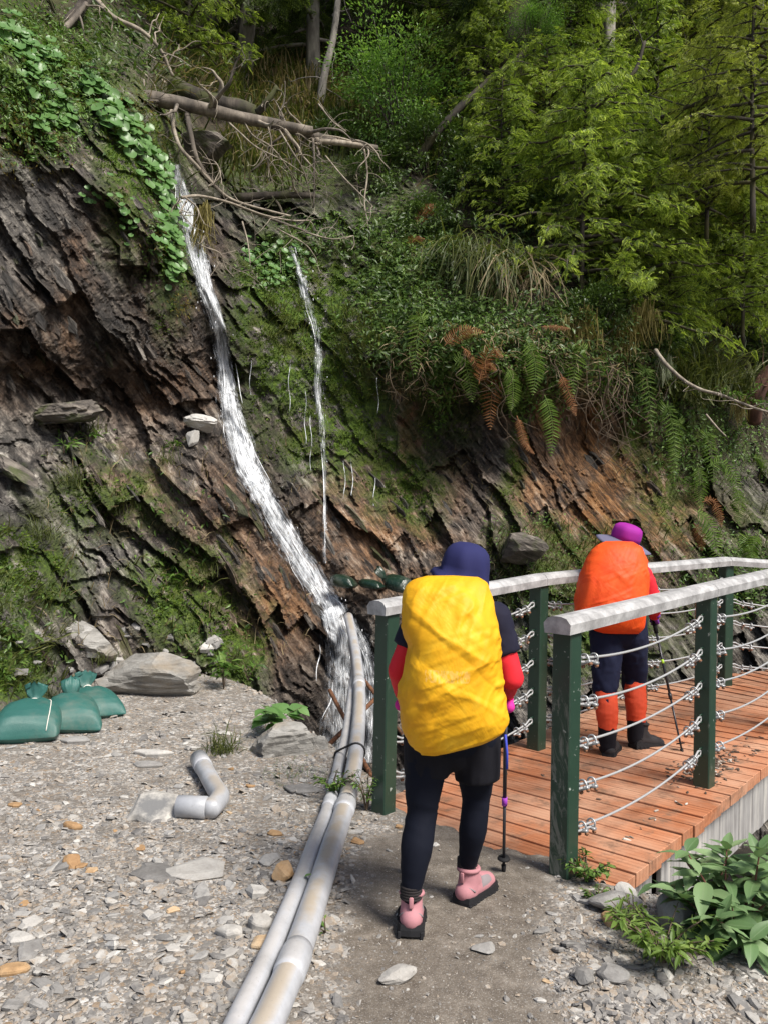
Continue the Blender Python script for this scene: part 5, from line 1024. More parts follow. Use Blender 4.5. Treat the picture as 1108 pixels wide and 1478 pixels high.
p, nn, d, px, py = sample(3000, 540, 960, 560, 860, lambda x, y: .16 + 0 * x); grass_on(mb, p, nn, .05, .18)
stuff(mb, 'dry_grass', M_DRY, 'pale dry grass on the slope among the fallen logs')
# leafy herbs covering banks
mb = MB()
p, nn, d, px, py = sample(26000, 330, 720, 310, 560, lambda x, y: blob(x, y, [(400, 385, 40, 35, .7), (600, 420, 70, 90, .8), (560, 340, 60, 50, .5), (640, 520, 60, 30, .6), (480, 330, 70, 30, .5), (690, 500, 60, 40, .5), (570, 480, 40, 50, .5)])); leaves_on(mb, p, nn, .03, .09, LF, 0, .12)
p, nn, d, px, py = sample(26000, 620, 1000, 440, 640, lambda x, y: np.clip((600 + 30 * np.sin(x / 23) + 20 * np.sin(x / 9) - y) / 110, 0, .6)); leaves_on(mb, p, nn, .03, .08, LF, 0, .15)
p, nn, d, px, py = sample(20000, 930, 1130, 470, 900, lambda x, y: blob(x, y, [(970, 560, 40, 80, .8), (1040, 640, 70, 60, .5), (985, 640, 40, 60, .5), (1060, 830, 80, 60, .5), (950, 500, 40, 40, .7)])); leaves_on(mb, p, nn, .03, .08, LF, 0, .15)
p, nn, d, px, py = sample(7000, 690, 960, 740, 960, lambda x, y: blob(x, y, [(760, 770, 60, 50, .5), (830, 800, 80, 40, .5), (880, 860, 100, 50, .3), (740, 850, 50, 60, .4)])); leaves_on(mb, p, nn, .025, .06, LF, 0, .10)
p, nn, d, px, py = sample(5000, -20, 460, 620, 1010, lambda x, y: blob(x, y, [(250, 800, 60, 100, .35), (310, 940, 50, 60, .7), (20, 930, 70, 80, .5), (220, 720, 60, 60, .2), (130, 640, 60, 40, .4)])); leaves_on(mb, p, nn, .03, .085, LF2, 0, .08)
p, nn, d, px, py = sample(16000, -20, 240, 0, 240, lambda x, y: blob(x, y, [(60, 120, 90, 120, .5), (110, 50, 80, 50, .4), (30, 30, 60, 40, .5)])); leaves_on(mb, p, nn, .03, .075, LF, 0, .10)
p, nn, d, px, py = sample(5000, 200, 320, 170, 420, lambda x, y: blob(x, y, [(238, 320, 32, 100, .5)])); leaves_on(mb, p, nn, .03, .07, LF, 0, .06)
stuff(mb, 'undergrowth', M_HERB, 'small leafy herbs covering the banks of the cliff')
mb = MB()
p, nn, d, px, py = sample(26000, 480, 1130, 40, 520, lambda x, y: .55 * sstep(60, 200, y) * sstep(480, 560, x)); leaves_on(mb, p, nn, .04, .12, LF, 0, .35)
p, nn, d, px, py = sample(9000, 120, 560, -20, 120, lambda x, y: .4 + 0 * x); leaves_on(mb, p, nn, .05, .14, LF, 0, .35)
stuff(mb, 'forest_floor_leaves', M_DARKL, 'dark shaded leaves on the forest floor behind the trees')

# round leaved creeping plants: every leaf a part
def round_leaf(seed):
    r = np.random.default_rng(seed); n = 14; a = np.linspace(0.16, 2 * PI - .16, n); q = 1 + .06 * np.sin(a * 5 + r.uniform(0, 6)) + r.uniform(-.04, .04, n)
    x = .5 * np.cos(a + PI) * q; y = .5 * np.sin(a + PI) * q; rr = np.hypot(x, y)
    V = np.vstack([[0.12 * -1, 0, -.05], np.stack([x, y, .16 * rr + .03 * np.sin(a * 3)], -1)]); i = np.arange(1, n)
    m2 = MB(); m2.add(V, np.stack([0 * i, i, i + 1], -1)); return m2.mesh('leaf', M_RND, True)
RL = [round_leaf(i) for i in range(5)]
def creeper(label, path, n, smin, smax, wid):
    C = catmull(np.array(path, float), 10); p0 = surf(C[:1, 0], C[:1, 1])[0][0]; T = thing('creeping_plant', p0, label, 'plant'); O = np.array(T.location)
    m2 = MB(); sp, sn, _ = surf(C[:, 0], C[:, 1]); tube(m2, sp + sn * .02 - O, .008, 5); m2.build('stem', M_ROOT, T)
    for k in range(n):
        i = RNG.integers(len(C)); x = C[i, 0] + RNG.normal(0, 1) * C[i, 2] * wid; y = C[i, 1] + RNG.normal(0, 9); p, nn, d = surf(np.array([x]), np.array([y])); p = p[0]; nn = nn[0]
        s = RNG.uniform(smin, smax) * C[i, 2] / 26.0 * .5 + RNG.uniform(smin, smax) * .5; Z = nn * .5 + np.array(SUN) * .9 + np.array([-.1, -.3, 0]) + RNG.normal(0, .28, 3); Z /= np.linalg.norm(Z); X = np.array([.2, -.4, -.8]) + RNG.normal(0, .35, 3); X -= Z * (X @ Z); X /= np.linalg.norm(X); Y = np.cross(Z, X)
        mw = Matrix((np.stack([X, Y, Z], -1) * s).tolist()).to_4x4(); mw.translation = Vector(p + nn * RNG.uniform(.03, .12) - O); o = link('leaf', RL[RNG.integers(5)], T); o.matrix_local = mw
creeper('trailing plant with large round leaves hanging down the rock left of the waterfall', [(112, 110, 18), (140, 140, 24), (170, 175, 26), (200, 215, 24), (222, 250, 22), (230, 290, 18), (240, 330, 16), (246, 370, 14), (250, 400, 10)], 250, .09, .175, .5)
creeper('round leaved plant on the upper left rock, left of the trailing plant', [(0, 45, 34), (25, 70, 30), (50, 90, 26), (60, 120, 28), (75, 165, 26), (60, 190, 30)], 150, .07, .15, .6)
creeper('small round leaved plant low on the dark rock under the trailing plant', [(128, 275, 14), (150, 290, 16), (180, 300, 14), (188, 340, 10)], 40, .06, .11, .7)
creeper('clump of round leaves on moss left of the thin trickle', [(365, 375, 18), (395, 365, 20), (420, 385, 16), (380, 405, 14)], 80, .07, .15, .8)
creeper('few round leaves under the grass bank left of the hanging ferns', [(570, 500, 12), (580, 512, 12)], 14, .06, .1, .6)

# ferns: each frond a thing with stem and leaflets
def frond(rows, w, mat, label, n=26, seed=0):
    w *= 1.2
    g = np.random.default_rng(seed); P = poly(rows); L = np.linalg.norm(np.diff(P, axis=0), axis=1).sum(); T = thing('fern_frond', P[0], label, 'fern'); O = np.array(T.location)
    t = np.linspace(0, 1, len(P)); tt = np.linspace(.10, .99, n); Q = np.stack([np.interp(tt, t, P[:, k]) for k in range(3)], -1); D = np.gradient(Q, axis=0); D /= np.linalg.norm(D, axis=1)[:, None]
    vw = CAM - Q; vw /= np.linalg.norm(vw, axis=1)[:, None]; up_ = vw * .6 + np.array([.2, -.2, .6]); S = np.cross(D, up_); S /= np.linalg.norm(S, axis=1)[:, None]; U = np.cross(S, D)
    m2 = MB(); tube(m2, P - O, np.linspace(.006, .0015, len(P)), 5); m2.build('stem', mat, T); wl = w * np.sin(PI * np.clip(tt * .86 + .14, 0, 1) ** .9) ** .8 + .01
    m3 = MB()
    for sgn in (-1, 1):
        X = D * .45 + S * sgn + g.normal(0, .07, (n, 3)) - U * .15; X /= np.linalg.norm(X, axis=1)[:, None]; M = rotmats(X, U) * (np.stack([wl, np.full(n, L / n * 1.15), wl], -1))[:, None, :]
        tp = leaf_T(1.0, .12, 5, .22); V = tp[0].copy(); V[:, 1] = np.sign(V[:, 1]) * np.minimum(np.abs(V[:, 1]), .42) * .62 * (1 - .5 * V[:, 0]); scatter(m3, V, tp[1], M, Q - O)
    m3.build('leaflets', mat, T, False, kind='stuff')
fr = lambda pts, dd: [(x, y, sd(x, y) * 0 + dd) for x, y in pts]
d1 = sd(765, 510) - .45
FR = [([(758, 490), (768, 510), (772, 535), (768, 570)], d1, .15, M_FERN, 'broad green fern frond hanging highest under the dry grass'),
      ([(730, 530), (738, 545), (740, 570), (736, 592)], d1 - .1, .11, M_FERN, 'short green fern frond hanging left of the broad one'),
      ([(785, 570), (792, 590), (797, 620), (794, 658)], d1 + .1, .13, M_FERN, 'long green fern frond hanging lowest over the orange cliff'),
      ([(700, 540), (700, 520), (712, 505), (725, 515)], d1, .11, M_FERNR, 'tan curled fern frond among the green hanging ferns'),
      ([(690, 555), (695, 535), (705, 525), (716, 535)], d1, .09, M_FERNR, 'small tan fern frond with drooping leaflets under the curled one'),
      ([(640, 500), (655, 485), (675, 475), (700, 480)], sd(665, 485) - .35, .11, M_FERNR, 'orange withered fern arching over the bank below the dry grass'),
      ([(600, 325), (612, 305), (628, 295)], sd(612, 310) - .35, .12, M_FERNR, 'brown withered fern high on the dark bank under the trees'),
      ([(590, 358), (598, 345), (612, 345)], sd(600, 348) - .35, .09, M_FERNR, 'small brown fern frond just below the high withered fern'),
      ([(780, 472), (800, 472), (822, 474)], sd(800, 472) - .4, .05, M_FERNR, 'thin red fern frond under the mossy beard'),
      ([(808, 540), (815, 555), (825, 580), (830, 600)], d1 + .1, .08, M_FERNR, 'dull brown fern frond right of the green hanging ferns'),
      ([(745, 600), (752, 620), (758, 640), (770, 655)], d1, .06, M_FERNR, 'shrivelled purple brown fern frond below the short green one'),
      ([(665, 500), (680, 515), (692, 535), (705, 545)], d1 + .1, .05, M_FERNR, 'drooping dead fern frond on the left of the fern bank'),
      ([(1005, 670), (1010, 690), (1008, 712), (1012, 735)], sd(1010, 690) - .4, .15, M_FERN, 'green fern frond at the left of the shaded fern group'),
      ([(1020, 675), (1040, 668), (1060, 690), (1065, 720)], sd(1045, 690) - .5, .15, M_FERN, 'arching green fern frond in the middle of the shaded fern group'),
      ([(1062, 705), (1066, 725), (1064, 755)], sd(1064, 730) - .4, .12, M_FERN, 'small green fern frond below the arching one'),
      ([(1085, 660), (1100, 665), (1115, 685)], sd(1100, 670) - .5, .14, M_FERN, 'green fern frond at the right edge beside the leafy sprigs'),
      ([(1000, 735), (1020, 750), (1032, 780), (1036, 815)], sd(1020, 770) - .5, .15, M_FERN, 'long yellowish fern frond hanging lowest by the far rail'),
      ([(1012, 725), (1028, 722), (1038, 740), (1040, 760)], sd(1030, 740) - .55, .09, M_FERNR, 'red orange fern frond in the shaded fern group'),
      ([(1000, 755), (1010, 772), (1012, 795)], sd(1008, 775) - .45, .10, M_FERNR, 'faded tan fern frond under the red orange one'),
      ([(1095, 770), (1085, 790), (1090, 820)], sd(1090, 790) - .4, .12, M_FERN, 'dim fern frond low at the right edge')]
for x, y, L_, dx, m, lb in [(655, 528, 52, 18, M_FERN, 'green fern frond hanging at the left end of the fern bank'), (612, 470, 70, -10, M_FERN, 'green fern frond among the round leaves left of the fern bank'), (845, 512, 60, -14, M_FERN, 'green fern frond left of the hanging roots'), (925, 545, 90, 10, M_FERN, 'green fern frond under the largest golden beard'),
     (955, 600, 80, 14, M_FERN, 'green fern frond right of the hanging roots'), (980, 620, 70, -6, M_FERN, 'green fern frond above the shaded fern group'), (715, 560, 60, -6, M_FERNR, 'withered fern frond between the green ones on the bank'), (1075, 790, 70, 8, M_FERN, 'green fern frond low beside the dim one'), (1015, 640, 60, 10, M_FERN, 'small green fern frond at the top of the shaded fern group')]:
    FR.append(([(x, y), (x + dx * .6, y - 12), (x + dx * 1.2, y + L_ * .4), (x + dx * 1.4, y + L_)], sd(x, y) - .35, .14, m, lb))
for i, (pts, dd, w, m, lb) in enumerate(FR): frond(fr(pts, dd), w, m, lb, 22, i)

# tufts and bushes
def tuft(name, base, label, cat, n, lmin, lmax, mat, hang=False, spread=.12, droop=None, group=None):
    T = link(name, None, None, base, None, label, cat, group); m2 = MB(); N = n; p = RNG.normal(0, spread, (N, 3)) * [1, 1, .35]; L = RNG.uniform(lmin, lmax, N)
    Z = np.array([0, 0, 1.0]) + RNG.normal(0, .35, (N, 3)) if not hang else np.array([0, -.75, .3]) + RNG.normal(0, .35, (N, 3)); Z /= np.linalg.norm(Z, axis=1)[:, None]
    X = RNG.normal(0, 1, (N, 3)) * [1, 1, .1] if not hang else np.array([0, -.2, -1.2]) + RNG.normal(0, .35, (N, 3)); Y = np.cross(Z, X); Y /= np.linalg.norm(Y, axis=1)[:, None]; X = np.cross(Y, Z); M = np.stack([X, Y, Z], -1) * L[:, None, None]
    b = blade_T(6, .022, 2.0 if hang else 1.2); scatter(m2, b[0], b[1], M, p)
    me = m2.mesh(name, mat, False); T2 = bpy.data.objects.new(name, me); bpy.data.objects.remove(T); COL.objects.link(T2); T2.location = [float(c) for c in base]; tag(T2, label, cat, group); return T2
for x, y, n, a, b, m, lb in [(700, 385, 240, .4, .9, M_GRASS, 'long green grass tuft hanging from the bank left of the dry one'), (722, 400, 45, .45, .8, M_DRY, 'long dry grass tuft hanging in the middle of the bank'), (756, 395, 70, .5, 1.0, M_DRY, 'straw coloured grass tuft hanging right of the long dry one'), (660, 370, 140, .4, .8, M_GRASS, 'green grass tuft drooping from the bank, leftmost of the hanging tufts'), (715, 370, 160, .3, .7, M_GRASS, 'short grass tuft on top of the hanging tufts')]:
    tuft('grass_tuft', at(x, y, sd(x, y) - .15), lb, 'grass tuft', n, a, b, m, True, .16)
for x, y, n, a, b, lb in [(990, 560, 300, .4, .9, 'wispy grey green grass clump behind the long bare branch'), (1050, 560, 300, .4, .9, 'wispy grass clump right of the other one behind the bare branch'), (1010, 530, 260, .4, .8, 'wispy grass clump topmost behind the bare branch')]:
    tuft('grass_tuft', at(x, y + 15, sd(x, y) - .5), lb, 'grass tuft', n, a, b, M_GRASS, False, .22)
g = gnd(325, 1088); tuft('grass_tuft', (g[0], g[1], float(gz(g[0], g[1]))), 'tuft of mixed green and brown grass behind the elbow pipe', 'grass tuft', 150, .10, .24, M_GRASS, False, .05)
g = gnd(420, 1130); tuft('grass_tuft', (g[0], g[1] + .1, float(gz(g[0], g[1]))), 'low bright grass in front of the pale jagged boulder', 'grass tuft', 160, .04, .09, M_HERB, False, .10)
g = gnd(152, 960); tuft('grass_tuft', at(150, 955, 7.2), 'grass tuft growing between the wedge boulder and the long boulder', 'grass tuft', 90, .08, .2, M_GRASS, False, .07)
for x, y, d, n, a, b, lb in [(100, 700, 0, 60, .15, .35, 'grass tuft on the left ledge below the broken slab'), (135, 625, 0, 60, .12, .3, 'grass tuft right beside the broken slab on the ledge'), (240, 670, 0, 60, .12, .3, 'grass tuft on the ledge below the white shard'), (170, 740, 0, 70, .15, .4, 'trailing pale grass tuft in the middle of the mossy ledge'), (60, 780, 0, 60, .15, .35, 'grass tuft low on the left mossy slope'), (300, 830, 0, 50, .1, .3, 'grass tuft on the rock left of the waterfall foot'), (340, 960, 0, 60, .12, .3, 'grass tuft hanging right of the long boulder')]:
    tuft('grass_tuft', at(x, y, sd(x, y) - .03), lb, 'grass tuft', n, a, b, M_GRASS, False, .06)
def herb(name, base, label, cat, n, h, s, mat, T_=LF, r=.15, stems=6):
    T = thing(name, base, label, cat); m2 = MB(); m3 = MB()
    for k in range(stems):
        a = RNG.uniform(0, 6.28); q = np.array([[0, 0, 0], [math.cos(a) * r * .35, math.sin(a) * r * .35, h * .55], [math.cos(a) * r * .9, math.sin(a) * r * .9, h * RNG.uniform(.7, 1.0)]]); P = catmull(q, 5); tube(m2, P, np.linspace(.004, .0015, len(P)), 5)
        N = max(2, n // stems); t = RNG.uniform(.25, 1, N); Q = np.stack([np.interp(t, np.linspace(0, 1, len(P)), P[:, i]) for i in range(3)], -1); X = rdir(N) * [1, 1, .35] + [math.cos(a) * .4, math.sin(a) * .4, .1]; Z = np.array([0, 0, 1.]) + RNG.normal(0, .3, (N, 3)); scatter(m3, T_[0], T_[1], rotmats(X, Z) * (s * RNG.uniform(.6, 1.2, N))[:, None, None], Q)
    m2.build('stem', M_ROOT, T); m3.build('foliage', mat, T, False, kind='stuff'); return T
g = gnd(395, 1062); herb('leafy_plant', (g[0], g[1], float(gz(g[0], g[1]))), 'broad leaved green plant at the ravine edge behind the pale boulder', 'plant', 40, .22, .13, M_RND, leaf_T(.85, .15, 5, .3), .22)
g = gnd(310, 1010); herb('leafy_plant', (g[0], g[1] + .4, float(gz(g[0], g[1]))), 'upright green plant at the right end of the long boulder', 'plant', 50, .36, .13, M_HERB, LF, .18)
g = gnd(345, 1000); herb('leafy_plant', (g[0], g[1] + .5, float(gz(g[0], g[1]))), 'small green plant between the long boulder and the ravine', 'plant', 30, .2, .09, M_HERB, LF, .14)
g = PBIG[np.abs(PBIG[:, 1] - 4.5).argmin()]; herb('leafy_plant', (g[0] - .09, g[1], g[2] - .02), 'small green weed growing across both grey pipes at their joint', 'plant', 170, .13, .035, M_HERB, LF, .13, 12)
g = PSML[np.abs(PSML[:, 1] - 3.35).argmin()]; herb('leafy_plant', (g[0] + .04, g[1], g[2] + .0), 'single round leaf poking up between the pipes', 'plant', 3, .06, .055, M_RND, leaf_T(.9, .1, 5, .2), .02, 1)
g = gnd(470, 1352); herb('leafy_plant', (g[0], g[1], .0), 'tiny sprout on the path side of the wide pipe', 'plant', 6, .05, .035, M_HERB, LF, .04, 3)
g = gnd(838, 1272); herb('leafy_plant', (g[0] + .02, g[1] - .03, .0), 'dense green weed at the foot of the scuffed end post', 'plant', 220, .12, .038, M_HERB, LF, .11, 14)
g = gnd(862, 1305); herb('leafy_plant', (g[0], g[1], .0), 'small weed on the gravel below the end post', 'plant', 70, .07, .03, M_HERB, LF, .07, 7)
g = gnd(545, 1180); herb('leafy_plant', (g[0] - .06, g[1] + .08, .0), 'brown and green weed at the foot of the green post by the pipes', 'plant', 120, .22, .03, M_HERB, LF2, .10, 10)
g = gnd(955, 1395); herb('feathery_plant', (g[0], g[1], .0), 'low bright feathery plant in front of the leafy shrub', 'plant', 420, .17, .05, M_FERN, LF2, .19, 22)
g = gnd(915, 1352); herb('feathery_plant', (g[0], g[1], .0), 'small feathery weed left of the shrub by the tan stone', 'plant', 130, .12, .035, M_FERN, LF2, .10, 10)
for x, y, lb in [(1000, 715, 'bright sprig'), (985, 660, 'sprig'), (1070, 590, 'sprig'), (1105, 600, 'sprig'), (1050, 640, 'sprig')]:
    herb('leafy_plant', at(x, y, min(9.75, sd(x, y) - .3) if y < 620 else sd(x, y) - .2), {1000: 'light green seedling above the shaded ferns', 985: 'light green seedling left of the pale twig', 1070: 'fresh green sprig at the tip of the long bare branch', 1105: 'fresh green sprig at the right edge by the bare branch', 1050: 'leafy green sprig hanging below the bare branch tip'}[x], 'plant', 130, .3, .06, M_HERB, LF, .32, 9)
for x, y, lb in [(130, 640, 'bright green rosette plant below the broken slab on the ledge'), (92, 655, 'small rosette plant at the left end of the ledge'), (240, 845, 'small round leaved seedling on the mossy slope'), (295, 850, 'bright plant low on the slope near the waterfall foot'), (250, 650, 'rosette plant on the ledge above the orange streaks')]:
    herb('leafy_plant', at(x, y, sd(x, y) - .02), lb, 'plant', 26, .14, .11, M_HERB, LF2, .13)

# big leaved shrub at the bridge end: every leaf a part
M_SHRUB = leaf_mat('shrub leaves', (0.045, 0.105, 0.038), (0.085, 0.165, 0.07), (0.14, 0.225, 0.115), .25, .38)
t_ = NT('reddish stem'); M_STEM = t_.pbr((0.14, 0.05, 0.035), .6)
def m_shrub_leaf():
    t = NT('veined shrub leaf'); r = t.orand(); c = t.ramp(r, [(0, (0.085, 0.155, 0.06)), (.5, (0.145, 0.24, 0.10)), (1, (0.23, 0.33, 0.16))]); u = t.attr('rib')
    c = t.mix(t.ramp(u, [(0.0, .6), (.09, 0.0)]), c, (0.22, 0.30, 0.16)); bk = t.n('ShaderNodeNewGeometry').outputs['Backfacing']; c = t.mix(bk, c, (0.16, 0.23, 0.14))
    return t.pbr(c, .42, trans=(.22, (0.14, 0.26, 0.06)), spec=.4)
M_SHL = m_shrub_leaf()
def big_leaf(w, curl, seed):
    n = 8; t = np.linspace(0, 1, n + 1); hw = w * np.sin(PI * np.clip(t, .01, .995) ** .75) ** .9 * .5 + .003; z = -curl * t ** 2; rows = []; rib = []
    for u in (-1, -.5, 0, .5, 1): rows.append(np.stack([t, u * hw, z + .22 * abs(u) * hw + .012 * np.sin(t * 19 + abs(u) * 4) * abs(u)], -1)); rib.append(np.full(n + 1, abs(u)))
    V = np.vstack(rows); m = n + 1; i = np.arange(n); Fq = np.vstack([np.stack([k * m + i, k * m + i + 1, (k + 1) * m + i + 1, (k + 1) * m + i], -1) for k in range(4)]); m2 = MB(); m2.add(V, Fq, rib=np.concatenate(rib)); return m2.mesh('leaf', M_SHL, True)
BLF = [big_leaf(.40, .18, 0), big_leaf(.44, .35, 1), big_leaf(.36, .5, 2), big_leaf(.42, .05, 3)]
def shrub(base, label, stems, seed):
    g = np.random.default_rng(seed); T = thing('leafy_shrub', base, label, 'shrub'); O = np.array(base)
    for (dx, dy, h) in stems:
        q = catmull([[g.normal(0, .03), g.normal(0, .03), -.06], [dx * .45 + g.normal(0, .02), dy * .45, h * .55], [dx, dy, h]], 8); m2 = MB(); tube(m2, q, np.linspace(.007, .0025, len(q)), 6); m2.build('stem', M_STEM, T); a0 = g.uniform(0, 6.28)
        for k, t in enumerate(np.linspace(.30, 1.0, 9)):
            p = np.array([np.interp(t, np.linspace(0, 1, len(q)), q[:, i]) for i in range(3)])
            for j in range(2):
                a = a0 + k * 2.2 + j * PI + g.normal(0, .25); el = g.uniform(-.25, .55) + .35 * (t - .5); X = np.array([math.cos(a) * math.cos(el), math.sin(a) * math.cos(el), math.sin(el)]); Z = up - X * (up @ X) + g.normal(0, .2, 3); Z -= X * (Z @ X); Z /= np.linalg.norm(Z); Y = np.cross(Z, X); s = g.uniform(.12, .18) * (1.15 - .45 * t)
                mw = Matrix((np.stack([X, Y, Z], -1) * s).tolist()).to_4x4(); mw.translation = Vector(p); o = link('leaf', BLF[g.integers(4)], T); o.matrix_local = mw
b0 = gnd(1055, 1375); 
shrub((b0[0] + .02, b0[1] + .05, -.03), 'leafy green shrub with red stems at the bridge end, bottom right', [(-.20, -.02, .22), (-.13, .14, .30), (-.05, -.12, .22), (.02, .10, .34), (.12, -.08, .25), (.20, .08, .30), (-.24, .10, .20), (.08, .22, .30), (-.02, -.20, .15), (.28, -.04, .24), (-.16, .02, .36), (.10, .0, .38), (.2, -.16, .2), (-.12, -.16, .2)], 5)
b1 = gnd(1130, 1350); shrub((b1[0] + .02, b1[1] + .1, -.1), 'second leafy shrub cut by the right edge behind the first', [(-.10, -.05, .28), (.05, .1, .34), (.1, -.12, .26), (-.14, .15, .30), (.2, .05, .3)], 6)
# ---------------------------------------------------------------- trees
M_NEED = leaf_mat('fresh sunlit conifer needles', (0.034, 0.062, 0.013), (0.20, 0.28, 0.038), (0.54, 0.64, 0.10), .42, .5, 'tip')  # tip colour: fresh growth, lifted further to imitate sunlight on it
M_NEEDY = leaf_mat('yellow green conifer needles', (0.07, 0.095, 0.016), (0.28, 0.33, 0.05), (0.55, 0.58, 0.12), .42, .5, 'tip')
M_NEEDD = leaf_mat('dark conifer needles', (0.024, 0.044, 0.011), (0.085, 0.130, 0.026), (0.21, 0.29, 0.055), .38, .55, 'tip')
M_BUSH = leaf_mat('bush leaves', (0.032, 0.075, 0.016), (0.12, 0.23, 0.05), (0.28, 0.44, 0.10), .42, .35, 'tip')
M_BARKD = bark_mat('dark trunk bark', (0.012, 0.010, 0.008), (0.040, 0.032, 0.024), (0.095, 0.080, 0.062), 8, (0.05, 0.045, 0.014))
M_BARKP = bark_mat('pale trunk bark', (0.06, 0.055, 0.048), (0.17, 0.155, 0.135), (0.32, 0.30, 0.265), 10)
M_BARKR = bark_mat('red brown bark', (0.03, 0.014, 0.009), (0.09, 0.04, 0.025), (0.17, 0.09, 0.06), 8)
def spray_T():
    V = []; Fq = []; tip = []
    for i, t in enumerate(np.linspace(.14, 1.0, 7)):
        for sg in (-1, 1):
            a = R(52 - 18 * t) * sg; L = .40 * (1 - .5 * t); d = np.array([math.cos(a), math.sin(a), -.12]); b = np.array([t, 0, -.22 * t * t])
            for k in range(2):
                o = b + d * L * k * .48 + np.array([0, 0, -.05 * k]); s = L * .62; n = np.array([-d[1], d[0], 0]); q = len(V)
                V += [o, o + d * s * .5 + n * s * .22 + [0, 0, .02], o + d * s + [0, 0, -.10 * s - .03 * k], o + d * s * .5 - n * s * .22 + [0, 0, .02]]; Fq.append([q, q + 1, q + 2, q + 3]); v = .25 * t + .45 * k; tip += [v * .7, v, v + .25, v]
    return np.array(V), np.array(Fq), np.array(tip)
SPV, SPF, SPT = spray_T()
def bough_pts(p, d, L, droop, g):
    t = np.linspace(0, 1, 7); return catmull(p + d[None] * (L * t)[:, None] + np.array([0, 0, -1.0]) * (droop * L * t ** 2)[:, None] + g.normal(0, .03 * L, (7, 3)) * t[:, None], 3)
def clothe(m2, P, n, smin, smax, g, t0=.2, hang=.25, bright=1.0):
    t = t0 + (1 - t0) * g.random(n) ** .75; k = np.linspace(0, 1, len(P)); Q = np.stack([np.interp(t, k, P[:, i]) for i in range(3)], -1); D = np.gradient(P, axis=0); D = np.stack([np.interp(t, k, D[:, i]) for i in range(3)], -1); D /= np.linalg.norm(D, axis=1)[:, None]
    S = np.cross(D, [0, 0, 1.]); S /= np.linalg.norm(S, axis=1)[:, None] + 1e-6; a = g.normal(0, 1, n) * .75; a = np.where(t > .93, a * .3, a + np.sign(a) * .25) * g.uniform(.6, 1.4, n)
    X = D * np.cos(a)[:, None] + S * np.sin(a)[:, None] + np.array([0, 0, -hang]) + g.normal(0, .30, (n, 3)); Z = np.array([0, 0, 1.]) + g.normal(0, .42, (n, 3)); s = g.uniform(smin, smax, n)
    br = np.clip(g.normal(.72, .24, n), 0.05, 1) * bright * (.45 + .55 * t)  # spray brightness, boosted so fresh tips also carry painted highlights
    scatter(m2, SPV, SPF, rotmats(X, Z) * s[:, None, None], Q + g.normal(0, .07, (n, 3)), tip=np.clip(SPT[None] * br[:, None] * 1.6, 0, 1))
def conifer_data(seed, H, r, z0, Rmax, nb, ns, mat, bark, smin=.22, smax=.42, shape=.7, bright=1.0, mainb=14):
    """meshes of one conifer standing on its own origin: trunk, branches, crown"""
    g = np.random.default_rng(seed); tr = MB(); zz = np.linspace(-.5, H, 16); P = np.stack([.05 * H * .1 * np.sin(zz * .7 + seed), .05 * H * .1 * np.cos(zz * .6 + seed * 2), zz], -1); tube(tr, P, np.linspace(r * 1.15, r * .18, 16), 12, rough=.18, seed=seed)
    cr = MB(); brs = []; joined = MB()
    for k in range(nb):
        h = z0 + (H - z0) * ((k + g.random()) / nb); a = k * 2.4 + g.normal(0, .4); f = 1 - ((h - z0) / (H - z0)) ** 1.3; L = Rmax * (.22 + .78 * f ** shape) * g.uniform(.45, 1.2)
        d = np.array([math.cos(a), math.sin(a), g.uniform(-.05, .30)]); q = bough_pts(np.array([0, 0, h]), d, L, g.uniform(.15, .42), g); rr = np.linspace(.012 + .016 * L, .004, len(q))
        if k < mainb: b_ = MB(); tube(b_, q, rr, 6, rough=.15); brs.append(b_)
        else: tube(joined, q, rr, 5)
        clothe(cr, q, max(4, int(ns / nb * (.4 + L / Rmax))), smin, smax, g, .07, g.uniform(.15, .45), bright)
    out = [('trunk', tr.mesh('trunk', bark))] + [('branch', b.mesh('branch', bark)) for b in brs]
    if joined.v: out.append(('branches', joined.mesh('branches', bark)))
    return out + [('crown', cr.mesh('crown', mat, False))]
def plant_tree(data, base, label, name='conifer_tree', cat='tree', rz=0.0, sc=1.0, group=None, few=False):
    T = thing(name, base, label, cat, group, (0, 0, rz)); T.scale = (sc, sc, sc)
    for nm, me in data: link(nm, me, T, kind='stuff' if nm in ('crown', 'foliage', 'branches', 'stems') else None)
    return T
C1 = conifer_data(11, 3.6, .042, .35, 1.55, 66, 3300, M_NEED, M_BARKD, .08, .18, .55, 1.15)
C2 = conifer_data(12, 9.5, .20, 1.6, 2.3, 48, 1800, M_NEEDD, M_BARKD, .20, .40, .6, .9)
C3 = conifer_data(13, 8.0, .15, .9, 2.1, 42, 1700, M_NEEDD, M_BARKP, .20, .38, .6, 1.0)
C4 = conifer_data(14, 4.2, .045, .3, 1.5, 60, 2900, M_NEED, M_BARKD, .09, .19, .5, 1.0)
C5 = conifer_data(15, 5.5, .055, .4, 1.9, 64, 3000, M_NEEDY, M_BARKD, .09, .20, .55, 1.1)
def hill(px, py, dz=0.0): return surf(np.array([px]), np.array([py]))[0][0] + np.array([0, 0, dz])
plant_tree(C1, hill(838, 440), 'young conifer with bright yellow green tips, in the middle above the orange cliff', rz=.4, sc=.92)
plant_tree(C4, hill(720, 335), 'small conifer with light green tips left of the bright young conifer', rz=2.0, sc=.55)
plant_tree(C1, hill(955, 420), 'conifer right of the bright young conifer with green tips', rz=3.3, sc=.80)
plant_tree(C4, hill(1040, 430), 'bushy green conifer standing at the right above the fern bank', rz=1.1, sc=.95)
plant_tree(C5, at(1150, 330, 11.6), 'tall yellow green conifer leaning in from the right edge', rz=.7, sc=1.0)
plant_tree(C5, hill(985, 255), 'pale green conifer near the top right corner', rz=2.9, sc=.85)
